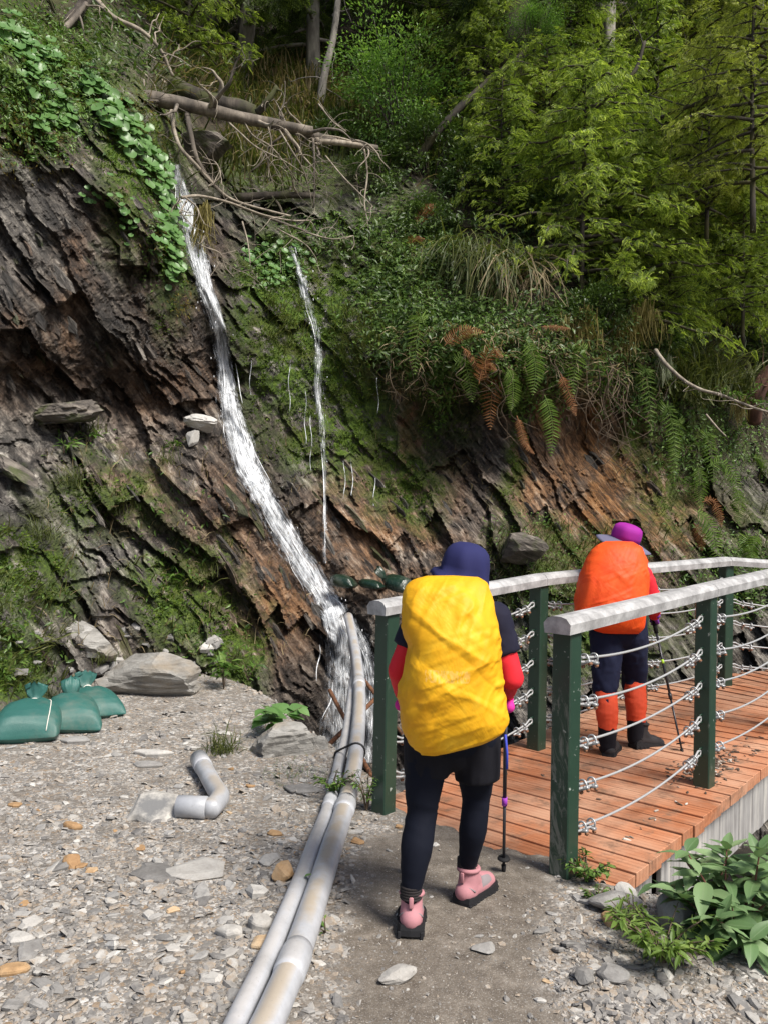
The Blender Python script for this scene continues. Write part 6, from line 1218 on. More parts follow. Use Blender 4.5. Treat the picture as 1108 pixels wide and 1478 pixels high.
plant_tree(C4, hill(270, 95), 'bright green conifer behind the fallen logs at the top left', rz=.2, sc=.75)
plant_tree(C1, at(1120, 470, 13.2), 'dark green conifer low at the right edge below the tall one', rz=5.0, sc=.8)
for i, (px, py, k, rz, sc, lb) in enumerate([
  (352, 105, 3, .3, 1.0, 'tall conifer with grey rough trunk behind the grassy slope, left of centre'), (230, 30, 2, 1.3, .8, 'dark conifer at the top left above the logs'), (452, 120, 3, 4.2, .9, 'dark conifer behind the green bush, left of it'),
  (560, 90, 2, 2.6, 1.1, 'dark tall conifer directly behind the green bush'), (735, 235, 2, .9, 1.3, 'thick dark trunked conifer at the centre of the forest'), (700, 100, 3, 3.9, 1.2, 'conifer with a pale trunk between the bush and the thick dark trunk'),
  (640, 150, 2, 5.1, .9, 'dark conifer in the gap right of the green bush'), (875, 170, 3, 1.9, 1.2, 'pale trunked conifer behind the bright young conifer'), (820, 90, 2, 3.0, 1.1, 'dark conifer high on the slope behind the pale trunked one'),
  (960, 150, 2, 4.5, 1.1, 'dark conifer in the deep shade at the upper right'), (1060, 200, 2, .5, 1.2, 'dark conifer at the right behind the yellow green ones'), (1090, 330, 3, 2.2, .9, 'shaded conifer behind the bushy green one at the right'),
  (1010, 40, 3, 1.0, 1.2, 'distant conifer high on the slope at the top right'), (480, 10, 2, 2.0, 1.1, 'distant conifer high on the slope at the top centre'), (130, -60, 3, .8, .9, 'dark conifer on the crest at the top left corner'), (300, -60, 2, 3.5, 1.0, 'distant conifer on the crest behind the logs'),
  (620, -30, 3, 4.0, 1.2, 'distant conifer on the crest above the bush'), (780, -40, 2, 1.4, 1.2, 'distant conifer on the crest right of centre'), (900, -40, 3, 2.4, 1.2, 'distant conifer on the crest above the bright young conifer'),
  (395, 15, 2, 5.9, .9, 'dark conifer just right of the grey rough trunk'), (180, -20, 2, 4.4, .7, 'small dark conifer beside the mossy broken limb')]):
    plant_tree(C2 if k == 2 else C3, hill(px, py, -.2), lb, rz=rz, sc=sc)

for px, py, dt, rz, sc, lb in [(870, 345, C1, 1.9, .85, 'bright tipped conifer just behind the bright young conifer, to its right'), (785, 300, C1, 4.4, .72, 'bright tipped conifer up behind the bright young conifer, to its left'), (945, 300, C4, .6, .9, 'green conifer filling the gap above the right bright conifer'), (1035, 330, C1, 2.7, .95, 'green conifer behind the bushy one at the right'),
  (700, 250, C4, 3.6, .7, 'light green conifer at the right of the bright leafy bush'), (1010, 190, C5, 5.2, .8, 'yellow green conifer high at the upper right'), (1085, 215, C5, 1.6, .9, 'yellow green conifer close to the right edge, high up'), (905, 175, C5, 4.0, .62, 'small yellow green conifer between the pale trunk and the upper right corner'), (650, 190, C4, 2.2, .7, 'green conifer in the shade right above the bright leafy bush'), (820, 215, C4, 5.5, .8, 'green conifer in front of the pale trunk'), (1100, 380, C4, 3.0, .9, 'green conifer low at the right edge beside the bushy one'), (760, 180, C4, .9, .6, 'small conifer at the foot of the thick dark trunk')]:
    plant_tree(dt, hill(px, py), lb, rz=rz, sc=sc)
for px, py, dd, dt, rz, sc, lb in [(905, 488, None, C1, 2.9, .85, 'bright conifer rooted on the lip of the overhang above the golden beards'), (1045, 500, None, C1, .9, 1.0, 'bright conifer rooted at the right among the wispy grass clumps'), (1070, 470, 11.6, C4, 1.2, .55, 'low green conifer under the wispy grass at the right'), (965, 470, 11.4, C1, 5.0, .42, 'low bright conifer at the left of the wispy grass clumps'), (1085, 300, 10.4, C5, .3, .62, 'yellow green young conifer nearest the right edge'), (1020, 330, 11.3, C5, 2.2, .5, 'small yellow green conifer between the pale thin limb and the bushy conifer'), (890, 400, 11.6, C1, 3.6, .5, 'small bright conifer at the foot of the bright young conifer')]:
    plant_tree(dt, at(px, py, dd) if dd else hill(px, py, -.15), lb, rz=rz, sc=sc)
def bush_data(seed, rx, ry, rz_, nl, s, mat, clumps=26):
    g = np.random.default_rng(seed); m2 = MB(); st = MB(); c = rdir(clumps) * g.uniform(.35, .95, clumps)[:, None] * [rx, ry, rz_]; c[:, 2] = c[:, 2] + rz_ * 1.0
    for k in range(clumps):
        P = catmull([[0, 0, -.2], c[k] * [.35, .35, .5] + g.normal(0, .05, 3), c[k]], 6); tube(st, P, np.linspace(.022, .005, len(P)), 5)
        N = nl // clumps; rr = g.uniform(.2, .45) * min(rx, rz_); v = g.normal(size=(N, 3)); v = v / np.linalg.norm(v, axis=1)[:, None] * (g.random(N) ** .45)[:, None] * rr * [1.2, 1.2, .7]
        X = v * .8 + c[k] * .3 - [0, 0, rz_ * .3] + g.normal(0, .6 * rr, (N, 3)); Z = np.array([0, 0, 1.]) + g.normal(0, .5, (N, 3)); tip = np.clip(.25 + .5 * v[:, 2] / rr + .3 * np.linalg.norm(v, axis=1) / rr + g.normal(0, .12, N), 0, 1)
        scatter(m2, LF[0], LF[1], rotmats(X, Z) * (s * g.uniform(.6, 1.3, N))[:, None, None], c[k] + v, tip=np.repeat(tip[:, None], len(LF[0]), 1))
    return [('stems', st.mesh('stems', M_BARKD)), ('foliage', m2.mesh('foliage', mat, False))]
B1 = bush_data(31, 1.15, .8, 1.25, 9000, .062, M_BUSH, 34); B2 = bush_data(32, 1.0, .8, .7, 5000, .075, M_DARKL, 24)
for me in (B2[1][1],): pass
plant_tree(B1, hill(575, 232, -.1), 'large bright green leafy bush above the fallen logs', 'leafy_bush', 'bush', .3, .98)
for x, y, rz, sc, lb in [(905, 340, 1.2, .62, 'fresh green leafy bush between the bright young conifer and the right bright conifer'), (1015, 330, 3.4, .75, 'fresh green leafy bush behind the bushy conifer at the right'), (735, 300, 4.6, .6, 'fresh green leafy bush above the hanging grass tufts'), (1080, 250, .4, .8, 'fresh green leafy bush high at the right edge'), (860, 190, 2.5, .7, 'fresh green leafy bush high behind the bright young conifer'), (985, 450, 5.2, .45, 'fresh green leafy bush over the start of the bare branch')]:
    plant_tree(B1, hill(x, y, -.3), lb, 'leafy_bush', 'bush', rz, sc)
plant_tree(B1, at(770, 105, 13.0), 'leafy green branches of a bush in front of the thick dark trunk', 'leafy_bush', 'bush', 2.0, .5)
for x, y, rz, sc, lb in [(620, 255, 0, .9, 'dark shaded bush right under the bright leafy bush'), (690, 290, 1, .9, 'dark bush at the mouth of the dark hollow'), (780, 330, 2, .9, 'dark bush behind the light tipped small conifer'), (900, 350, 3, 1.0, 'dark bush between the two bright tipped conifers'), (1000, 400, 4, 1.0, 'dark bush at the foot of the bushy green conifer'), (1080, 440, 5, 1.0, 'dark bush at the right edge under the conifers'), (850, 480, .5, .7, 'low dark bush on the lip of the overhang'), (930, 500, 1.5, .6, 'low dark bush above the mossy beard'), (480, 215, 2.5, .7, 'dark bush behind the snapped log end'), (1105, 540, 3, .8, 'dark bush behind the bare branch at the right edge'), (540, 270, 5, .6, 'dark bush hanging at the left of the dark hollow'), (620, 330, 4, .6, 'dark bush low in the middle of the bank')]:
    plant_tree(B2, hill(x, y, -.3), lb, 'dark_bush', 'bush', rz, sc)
# bare trunks and leaning limbs seen between the crowns
def trunk(rows, r0, r1, label, mat, name='bare_tree', cat='tree', tw=5):
    P = poly(rows); m2 = MB(); tube(m2, P, np.linspace(r0, r1, len(P)), 12, rough=.15, seed=int(rows[0][0])); twigs_from(m2, P, tw, .8, .012, int(rows[0][0]), .1); o = m2.build(name, mat); rebase(o, P[0]); tag(o, label, cat)
trunk([(352, 108, 15.2), (356, 60, 15.4), (362, 0, 15.8), (368, -120, 17)], .17, .11, 'grey rough barked trunk rising behind the grassy slope', M_BARKP)
trunk([(338, 100, 15.5), (345, 50, 15.8), (356, -20, 16.3)], .07, .05, 'thin trunk just left of the grey rough one', M_BARKP)
trunk([(462, 150, 14.0), (470, 100, 14.0), (482, 50, 14.2), (492, -40, 14.8)], .075, .05, 'thin leaning pale trunk left of the green bush', M_BARKP)
trunk([(733, 245, 13.2), (737, 150, 13.2), (742, 60, 13.4), (745, -120, 14)], .30, .22, 'thick dark mossy trunk in the middle of the forest', M_BARKD, tw=10)
trunk([(688, 170, 15.5), (690, 90, 15.6), (694, 0, 16), (698, -120, 17)], .09, .07, 'slender pale trunk between the bush and the thick dark trunk', M_BARKP)
trunk([(872, 190, 15.0), (876, 110, 15.2), (880, 20, 15.6), (884, -90, 16.5)], .12, .09, 'pale trunk right of the thick dark one', M_BARKP)
trunk([(285, 60, 15.0), (283, 20, 15.2), (288, -40, 15.8)], .14, .11, 'dark trunk at the top left behind the broken limb', M_BARKD)
trunk([(590, 245, 12.6), (640, 180, 12.5), (700, 120, 12.6), (760, 70, 12.9), (800, -10, 13.4)], .07, .03, 'dark limb leaning up to the right across the forest', M_BARKD, 'tree_limb', 'branch', 8)
trunk([(700, 150, 12.9), (770, 150, 12.5), (850, 148, 12.3), (910, 110, 12.2), (930, 60, 12.2)], .05, .025, 'dark curved limb reaching right above the bright young conifer', M_BARKD, 'tree_limb', 'branch', 8)
trunk([(1125, 112, 10.9), (1085, 122, 10.8), (1040, 138, 10.8), (990, 155, 10.9), (945, 172, 11.1)], .05, .02, 'brown limb reaching in from the right edge', M_BARKD, 'tree_limb', 'branch', 8)
trunk([(1120, 215, 11.4), (1060, 222, 11.3), (1000, 232, 11.4), (945, 245, 11.6)], .035, .014, 'pale thin limb below the brown limb at the right', M_BARKP, 'tree_limb', 'branch', 8)
trunk([(1130, 525, 12.0), (1105, 545, 12.0), (1090, 575, 12.0), (1088, 610, 12.2)], .13, .10, 'red brown bent trunk at the right edge behind the sprigs', M_BARKR, tw=3)
trunk([(590, 255, 12.9), (650, 262, 12.5), (720, 250, 12.4), (800, 240, 12.4)], .04, .02, 'dark limb low over the dark hollow', M_BARKD, 'tree_limb', 'branch', 8)
# hanging moss beards on the branches over the bank
M_BEARD = leaf_mat('hanging lichen', (0.09, 0.075, 0.02), (0.20, 0.165, 0.045), (0.33, 0.29, 0.11), .3, .7)
def beard(x, y, d, w, L, n, label, mat=None):
    n *= 4; g = RNG; m2 = MB(); P = at(np.array([x]), np.array([y]), np.array([d]))[0]; N = n; p = g.normal(0, 1, (N, 3)) * [w, w * .4, w * .55]; p[:, 2] += .8 * w * np.sin(p[:, 0] / w * 1.7); s = g.uniform(.2, 1.0, N) ** 1.5 * L; Z = np.array([0, 0, -1.]) + g.normal(0, .14, (N, 3)); X = g.normal(0, 1, (N, 3)); Z /= np.linalg.norm(Z, axis=1)[:, None]; Y = np.cross(Z, X); Y /= np.linalg.norm(Y, axis=1)[:, None]; M = np.stack([np.cross(Y, Z), Y, Z], -1) * s[:, None, None]
    b = blade_T(5, .022, .3); scatter(m2, b[0], b[1], M, p); o = m2.build('hanging_moss', mat or M_BEARD, None, False); o.location = [float(c) for c in P]; tag(o, label, 'moss')
beard(915, 462, sd(915, 470) - .55, .17, .45, 260, 'largest golden moss beard hanging over the cliff, right of the ferns')
beard(935, 435, sd(935, 440) - .5, .10, .35, 120, 'golden moss beard just above the largest one')
beard(835, 460, sd(835, 470) - .5, .10, .5, 120, 'golden moss beard left of the largest one')
beard(960, 520, sd(960, 520) - .7, .05, .4, 60, 'pale thin moss beard hanging off the bare branch start', leaf_mat('pale lichen', (.15, .17, .10), (.26, .29, .18), (.4, .42, .3), .3, .7))
beard(1068, 582, 9.75, .05, .28, 60, 'golden moss beard hanging under the bare branch near its tip')
beard(293, 300, 9.95, .05, .6, 70, 'golden moss beard beside the top of the waterfall')
beard(770, 120, 12.9, .25, .7, 150, 'golden moss beard on the thick dark trunk', M_MOSSY)
# ---------------------------------------------------------------- hikers
M_NAVY = cloth_mat('navy leggings', (0.0065, 0.008, 0.015), .8, spec=.12); M_BLACK = cloth_mat('black cloth', (0.008, 0.008, 0.012), .85); M_TEE = cloth_mat('dark navy shirt', (0.012, 0.012, 0.026), .85)
M_RED = cloth_mat('red sleeve', (0.62, 0.022, 0.035), .7); M_TROU = cloth_mat('navy trousers', (0.010, 0.013, 0.035), .85); M_GAIT = cloth_mat('orange red gaiter', (0.62, 0.075, 0.030), .65)
M_HATN = cloth_mat('navy hat', (0.020, 0.022, 0.085), .85); M_HATP = cloth_mat('purple hat', (0.28, 0.018, 0.25), .75); M_BRIM = cloth_mat('grey blue brim', (0.13, 0.125, 0.19), .85)
M_PINKB = cloth_mat('pink boot leather', (0.40, 0.185, 0.205), .75, .1); M_GREYB = cloth_mat('grey boot mesh', (0.22, 0.19, 0.20), .85); M_SOLE = cloth_mat('black rubber sole', (0.016, 0.016, 0.018), .7); M_DBOOT = cloth_mat('dark boot', (0.028, 0.026, 0.028), .7)
M_SOCK = cloth_mat('dark sock', (0.03, 0.026, 0.026), .95); M_PINKG = cloth_mat('pink glove', (0.60, 0.03, 0.28), .7); M_PURG = cloth_mat('purple glove', (0.16, 0.04, 0.30), .7); M_PURT = cloth_mat('purple trim', (0.30, 0.05, 0.42), .6); M_GREYG = cloth_mat('grey glove back', (0.25, .25, .3), .8)
M_SKIN = cloth_mat('skin', (0.50, 0.29, 0.20), .55, .05); M_HAIR = cloth_mat('black hair', (0.012, 0.010, 0.009), .5); M_STRAP = cloth_mat('black strap', (0.012, 0.012, 0.013), .7); M_BLUE = cloth_mat('blue piping', (.05, .07, .45), .7)
t_ = NT('pole shaft'); M_POLE = t_.pbr((0.035, 0.035, 0.04), .35, metal=.4); t_ = NT('pole band'); M_BAND = t_.pbr((.45, .75, .05), .4)
def cover_mat(name, a, b, c, print_=False):
    t = NT(name); n = t.noise(t.pos(), 7, 5, .6); col = t.ramp(n, [(.3, a), (.55, b), (.75, c)])
    w1 = t.noise(t.pos((1, 1, .45), (0, R(35), 0), True), 8, 5, .55, .6); w2 = t.noise(t.pos((1, 1, .5), (0, R(-50), 0), True), 5, 4, .55, .5); rd = t.math('ADD', t.math('ABSOLUTE', t.math('SUBTRACT', w1, .5)), t.math('ABSOLUTE', t.math('SUBTRACT', w2, .5)))
    if print_:
        s = t.n('ShaderNodeSeparateXYZ'); t.l(t.pos(obj=True), s.inputs[0]); rng = lambda v, a_, b_: t.math('MULTIPLY', t.math('GREATER_THAN', v, a_), t.math('LESS_THAN', v, b_))
        bx = t.math('MULTIPLY', rng(s.outputs[0], -.098, .058), rng(s.outputs[2], -.040, .002)); bars = t.ramp(t.noise(t.pos((1, .01, .35), obj=True), 120, 2), [(.46, 0.), (.52, 1.)]); col = t.mix(t.math('MULTIPLY', t.math('MULTIPLY', bx, bars), .17), col, (.86, .70, .42))
    return t.pbr(col, .58, t.bump(rd, .5, .02), spec=.3, trans=(.12, b))
M_YEL = cover_mat('yellow coated nylon', (0.66, 0.31, 0.008), (0.78, 0.41, 0.010), (0.84, 0.50, 0.03), True)
M_ORG = cover_mat('orange coated nylon', (0.72, 0.062, 0.010), (0.80, 0.090, 0.012), (0.84, 0.13, 0.022))
def solid(name, chains, voxel, mats, parent, mat_fn=None, smooth=4, O=None, disp=None):
    """one continuous skin over tapered limbs: list of (points, radii)"""
    m2 = MB()
    for ch_ in chains:
        P = np.asarray(ch_[0], float); rad = np.asarray(ch_[1], float); fl = ch_[2] if len(ch_) > 2 else 1.0
        if len(P) > 2: Q = catmull(P, 6); k = np.linspace(0, 1, len(Q)); rr = np.interp(k, np.linspace(0, 1, len(P)), rad)
        else: k = np.linspace(0, 1, 8); Q = P[0] * (1 - k)[:, None] + P[1] * k[:, None]; rr = rad[0] * (1 - k) + rad[1] * k
        d0 = Q[0] - Q[1]; d0 /= np.linalg.norm(d0); d1 = Q[-1] - Q[-2]; d1 /= np.linalg.norm(d1); c = np.array([.35, .65, .85, .96, 1.0]); s_ = np.sqrt(np.clip(1 - c ** 2, .0004, 1))
        Q = np.vstack([(Q[0] + d0 * rr[0] * c[:, None])[::-1], Q, Q[-1] + d1 * rr[-1] * c[:, None] * fl]); rr = np.concatenate([(rr[0] * s_)[::-1], rr, rr[-1] * s_]); tube(m2, Q, rr, 16)
    o = m2.build(name, mats, None); md = o.modifiers.new('r', 'REMESH'); md.mode = 'VOXEL'; md.voxel_size = voxel; md.use_smooth_shade = True
    if smooth: sm = o.modifiers.new('s', 'SMOOTH'); sm.iterations = smooth; sm.factor = .5
    dg = bpy.context.evaluated_depsgraph_get(); me = bpy.data.meshes.new_from_object(o.evaluated_get(dg)); me.name = name; bpy.data.objects.remove(o)
    me.materials.clear()
    for m in (mats if isinstance(mats, list) else [mats]): me.materials.append(m)
    n = len(me.vertices); V = np.empty(n * 3, np.float32); me.vertices.foreach_get('co', V); V = V.reshape(-1, 3)
    if disp is not None:
        Nn = np.empty(n * 3, np.float32); me.vertices.foreach_get('normal', Nn); V = V + Nn.reshape(-1, 3) * disp(V)[:, None]
    if mat_fn:
        C = np.empty(len(me.polygons) * 3, np.float32); me.polygons.foreach_get('center', C); me.polygons.foreach_set('material_index', mat_fn(C.reshape(-1, 3)).astype(np.int32))
    if O is not None: V = V - np.asarray(O, np.float32)
    me.vertices.foreach_set('co', V.astype(np.float32).ravel()); me.polygons.foreach_set('use_smooth', np.ones(len(me.polygons), bool)); me.update()
    return link(name, me, parent)
def wrinkle(f, a, sx=1., sz=1.): return lambda V: a * (np.abs(fbm(V[:, 0] * f * sx, V[:, 1] * f, V[:, 2] * f * sz, 3, 91) - .5) * 2 - .25)
def pack(name, rows, d, dep, label, mat, seed, lean=(0, 0), wr=.010, top_round=.5):
    rows = np.array(rows, float); ys = np.linspace(rows[0, 0], rows[-1, 0], 150); xl = np.interp(ys, rows[:, 0], rows[:, 1]); xr = np.interp(ys, rows[:, 0], rows[:, 2])
    k = np.array([.08, .24, .34, .24, .1]); k /= k.sum(); xl = np.convolve(np.pad(xl, 2, 'edge'), k, 'valid'); xr = np.convolve(np.pad(xr, 2, 'edge'), k, 'valid')
    A = at(xl, ys, d + dep * .6); B = at(xr, ys, d + dep * .6); c = (A + B) / 2 - [0, dep * .6, 0]; hw = np.linalg.norm(B - A, axis=1) / 2; t = np.linspace(0, 1, 150); env = np.clip(np.sin(PI * np.clip(t, .004, .996)) ** .42, .05, 1); hd = dep * env
    n = 210; a = np.linspace(0, 2 * PI, n, endpoint=False); ca, sa = np.cos(a), np.sin(a); X = np.sign(ca) * np.abs(ca) ** .82; Y = np.sign(sa) * np.abs(sa) ** .9
    V = np.stack([c[:, None, 0] + hw[:, None] * X[None], c[:, None, 1] + dep * .75 + hd[:, None] * Y[None] + (lean[1] * (1 - t))[:, None], np.repeat(c[:, 2:3], n, 1)], -1)
    N = np.stack([X[None] / hw[:, None], Y[None] / np.maximum(hd[:, None], .01), 0 * V[..., 0]], -1); N /= np.linalg.norm(N, axis=-1)[..., None]
    u = V - [c[:, 0].mean(), c[:, 1].mean(), c[:, 2].mean()]
    def folds(ang_, f, s, st=.28):
        p = u[..., 0] * math.cos(ang_) + u[..., 2] * math.sin(ang_); q = -u[..., 0] * math.sin(ang_) + u[..., 2] * math.cos(ang_); w = fbm(p * f * st + .35 * vn(u[..., 0] * 9, u[..., 1] * 9, u[..., 2] * 9, seed + s), u[..., 1] * f * .25, q * f, 3, seed + s, .42); return np.clip(1 - np.abs(w - .5) * 7, -.2, 1) ** 1.0
    msk = lambda s: sstep(.42, .62, fbm(u[..., 0] * 5, u[..., 1] * 5, u[..., 2] * 5, 2, seed + s))
    disp = wr * (1.0 * folds(R(30), 9, 1, .2) * msk(5) + .8 * folds(R(75), 8, 2, .2) * msk(6) + .7 * folds(R(-35), 9, 3, .2) * msk(7) + .5 * folds(R(22), 20, 4, .14) * msk(8) + .4 * folds(R(60), 26, 11, .14) * msk(12))
    disp += .026 * (fbm(u[..., 0] * 4, u[..., 1] * 4, u[..., 2] * 4, 2, seed + 9) - .5); V = V + N * disp[..., None]
    O = np.array([c[:, 0].mean(), c[:, 1].mean() - .1, c[:, 2].mean()]); T = thing(name, O, label, 'backpack'); m2 = MB(); i = np.arange(149)[:, None] * n; j = np.arange(n)[None]; k2 = (j + 1) % n
    m2.add(V - O, [np.stack([i + j, i + k2, i + n + k2, i + n + j], -1).reshape(-1, 4)]); m2.add(np.vstack([V[0], V[0].mean(0, keepdims=True) + [0, 0, .004]]) - O, np.stack([np.arange(n), (np.arange(n) + 1) % n, np.full(n, n)], -1)[:, ::-1]); m2.add(np.vstack([V[-1], V[-1].mean(0, keepdims=True)]) - O, np.stack([np.arange(n), (np.arange(n) + 1) % n, np.full(n, n)], -1))
    m2.build('rain_cover', mat, T)
    return T, O
def boot(parent, O, heel, yaw, L, W_, shaft, up_m, sole_m, side_m, pitch=0.0, seed=0, tall=.13):
    """heel: ground point under the heel; yaw: heading of the toe"""
    f = np.array([math.cos(yaw), math.sin(yaw), 0]); sdv = np.array([f[1], -f[0], 0]); fz = f * math.cos(pitch) - up * math.sin(pitch); uz = up * math.cos(pitch) + f * math.sin(pitch); H0 = np.asarray(heel, float)
    def pos(x, y, z): return H0 + fz * (x - .0) + sdv * y + uz * z + up * (L * .75 * math.sin(pitch) if pitch else 0)
    n = 24; a = np.linspace(0, 2 * PI, n, endpoint=False)
    st = np.array([0, .03, .12, .3, .5, .68, .82, .93, .985, 1.0]); wd = np.array([.55, .78, .86, .84, .86, 1., .98, .8, .5, .2])
    for nm, z0, z1, k, m in (('sole', 0, .030, 1.04, sole_m),):
        m2 = MB(); rows = []
        for z, kk in ((0, .93), (.006, 1.0), (.026, 1.0), (.044, .97)):
            xs = L * .5 * (1 - np.cos(a)); w = np.interp(xs / L, st, wd) * W_ * .5 * kk * k; rows.append([pos(x * kk + L * (1 - kk) / 2, math.copysign(w_, s_) if abs(s_) > .02 else 0, z) for x, w_, s_ in zip(xs, w, np.sin(a))])
        V = np.array(rows).reshape(-1, 3); i = np.arange(3)[:, None] * n; j = np.arange(n)[None]; k2 = (j + 1) % n; m2.add(V - O, [np.stack([i + j, i + k2, i + n + k2, i + n + j], -1).reshape(-1, 4), np.array([list(range(n))[::-1], list(range(3 * n, 4 * n))])])
        for x in np.linspace(.04, .95, 9):
            w = np.interp(x, st, wd) * W_ * .5
            for s_ in (-1, 1): box(m2, pos(x * L, s_ * w * .96, .010) - O, fz * L * .034, sdv * .006, uz * .012, bev=.002)
        m2.build(nm, m, parent, False)
    ch = [([pos(.035, 0, .055), pos(L * .3, 0, .058), pos(L * .62, 0, .052), pos(L * .86, 0, .042)], [W_ * .37, W_ * .40, W_ * .42, W_ * .34]), ([pos(.055, 0, .05), pos(.062, 0, .09), pos(.068, 0, tall)], [W_ * .40, W_ * .375, W_ * .37]), ([pos(.075, 0, .10), pos(L * .45, 0, .062)], [W_ * .38, W_ * .36])]
    def mf(C):
        v = C - pos(.06, 0, 0)[None]; s_ = v @ sdv; x = v @ fz; z = v @ uz; return ((x > .045) & (z > .060) & (x < .13) & (np.abs(s_) > W_ * .20) & (z < .115)).astype(int)
    solid('upper', ch, .0065, [up_m, side_m], parent, mf, 3, O)
    m2 = MB(); tube(m2, ring(pos(.064, 0, tall + .012), uz, fz, sdv, W_ * .365, 20) - O, .009, 8); m2.build('collar', up_m, parent)
    m2 = MB(); tube(m2, np.array([pos(.060 - W_ * .405 * math.cos(x) * (1 if z_ < .07 else .96), W_ * .41 * math.sin(x), z_) for x, z_ in zip(np.linspace(-1.25, 1.25, 17), .062 + .024 * np.cos(np.linspace(-1.25, 1.25, 17) * 1.25))]) - O, .0035, 5); tube(m2, np.array([pos(.0175, 0, z_) for z_ in (.092, .115, .135)]) - O, .0032, 5); m2.build('seam', side_m, parent)
    m2 = MB(); box(m2, pos(.012, 0, tall - .01) - O, sdv * .008, fz * .003, uz * .020, bev=.003); m2.build('pull_tab', up_m, parent)
def fist(parent, O, c, ax, back, r, mat, label=None, s=1.0):
    """gloved hand closed round a shaft through c along ax; back points from the shaft to the wrist side"""
    ax = ax / np.linalg.norm(ax); b = back - ax * (back @ ax); b /= np.linalg.norm(b); o_ = np.cross(ax, b); ch = []
    for k in range(4):
        R_ = r + .009 * s; h = (-.030 + .019 * k) * s; th = np.linspace(R(20), R(235 - 14 * abs(k - 1.4)), 6); ch.append(([c + ax * h + (b * math.cos(t) + o_ * math.sin(t)) * R_ for t in th], [.0095 * s, .0095 * s, .009 * s, .0088 * s, .008 * s, .007 * s]))
    ch.append(([c + ax * (.020 * s) + (b * math.cos(t) - o_ * math.sin(t)) * (r + .010 * s) + ax * .014 * s * i for i, t in enumerate(np.linspace(R(35), R(165), 4))], [.012 * s, .011 * s, .0095 * s, .008 * s]))
    for h in (-.024, -.006, .012, .026): ch.append(([c + ax * h * s + b * (r + .012 * s) + o_ * .012 * s, c + ax * h * .6 * s + b * (r + .050 * s) - o_ * .004 * s], [.013 * s, .014 * s]))
    ch.append(([c + b * (r + .045 * s), c + b * (r + .085 * s)], [.024 * s, .024 * s])); return solid('glove', ch, .0042, mat, parent, None, 2, O)
def pole(name, grip, tip, label, band=None, up_ext=.06):
    T = thing(name, tip, label, 'trekking pole'); O = np.asarray(tip, float); d = grip - tip; L = np.linalg.norm(d); d /= L; g = lambda a, b, r0, r1, nm, m, s=12: (lambda q: (tube(q, np.array([d * a, d * (a + b) / 2, d * b]), [r0, (r0 + r1) / 2, r1], s), q.build(nm, m, T)))(MB())
    g(.02, L * .42, .0065, .007, 'lower_shaft', M_POLE); g(L * .42, L - .10, .0085, .009, 'upper_shaft', M_POLE); g(L - .10, L + up_ext, .014, .0165, 'grip', M_STRAP); g(L + up_ext, L + up_ext + .018, .020, .014, 'pommel', M_STRAP); g(L * .40, L * .445, .012, .012, 'lock', M_PURT if band is None else M_POLE); g(0, .045, .008, .011, 'tip_rubber', M_STRAP); g(.075, .082, .028, .024, 'basket', M_STRAP, 16)
    if band is not None: g(L * .66, L * .69, .0095, .0095, 'band', band)
    return T

# hiker in front: yellow pack cover, navy hat
P1 = thing('person', (.27, 3.15, 0), 'hiker in navy hat and black leggings with pink boots, stepping towards the bridge', 'person'); O1 = np.array(P1.location)
lh, rh = np.array([.19, 3.17, .70]), np.array([.365, 3.19, .70]); lk, rk = np.array([.168, 3.13, .44]), np.array([.385, 3.27, .43]); la, ra = np.array([.128, 3.055, .155]), np.array([.362, 3.325, .15])
ls, rs_ = np.array([.150, 3.20, 1.15]), np.array([.435, 3.20, 1.15]); le, re = np.array([.066, 3.19, .945]), np.array([.502, 3.19, .925]); lw, rw = np.array([.085, 3.40, .815]), np.array([.520, 3.40, .815])
nk, hd_ = np.array([.293, 3.27, 1.24]), np.array([.330, 3.33, 1.330])
body1 = [([lh, lk + [0, -.0, .05], lk, lk * .55 + la * .45 + [-.004, -.02, 0], la, la + [0, .005, -.02]], [.092, .068, .058, .061, .035, .030]), ([rh, rk + [0, 0, .05], rk, rk * .55 + ra * .45 + [0, -.02, 0], ra, ra + [0, .005, -.02]], [.094, .066, .056, .056, .034, .030]),
         ([[.28, 3.18, .74], [.283, 3.20, .92], [.285, 3.21, 1.10], nk], [.135, .125, .135, .06]), ([lh, rh], [.10, .10]), ([ls, rs_], [.06, .06]), ([ls, le], [.05, .041]), ([le, lw], [.041, .028]), ([rs_, re], [.054, .050]), ([re, rw], [.042, .028]), ([nk, hd_], [.055, .07]), ([hd_ + [0, -.01, .0], hd_ + [.004, .02, -.005]], [.078, .076]), ([hd_ + [0, .06, -.05], hd_ + [0, .05, 0]], [.045, .05])]
def bm1(C):
    arm = np.minimum.reduce([np.linalg.norm(np.cross(b - a, C - a), axis=1) / np.linalg.norm(b - a) + 9 * (((C - a) @ (b - a) < -.03) | ((C - b) @ (b - a) > .02)) for a, b in ((ls, le), (le, lw), (rs_, re), (re, rw))]); m = np.full(len(C), 1); m[C[:, 2] > .78] = 3; m[(C[:, 2] > 1.22)] = 0; m[(arm < .062) & (C[:, 2] < 1.13)] = 2; return m
solid('body', body1, .011, [M_SKIN, M_NAVY, M_RED, M_TEE], P1, bm1, 4, O1, lambda V: wrinkle(14, .003)(V) + .006 * (np.exp(-((V[:, 2] - .44) / .07) ** 2) + .7 * np.exp(-((V[:, 2] - .20) / .05) ** 2) + .4 * (V[:, 2] > .8)) * (np.abs(fbm(V[:, 0] * 8, V[:, 1] * 8, V[:, 2] * 34 + V[:, 0] * 12, 3, 95) - .5) * 2 - .3))
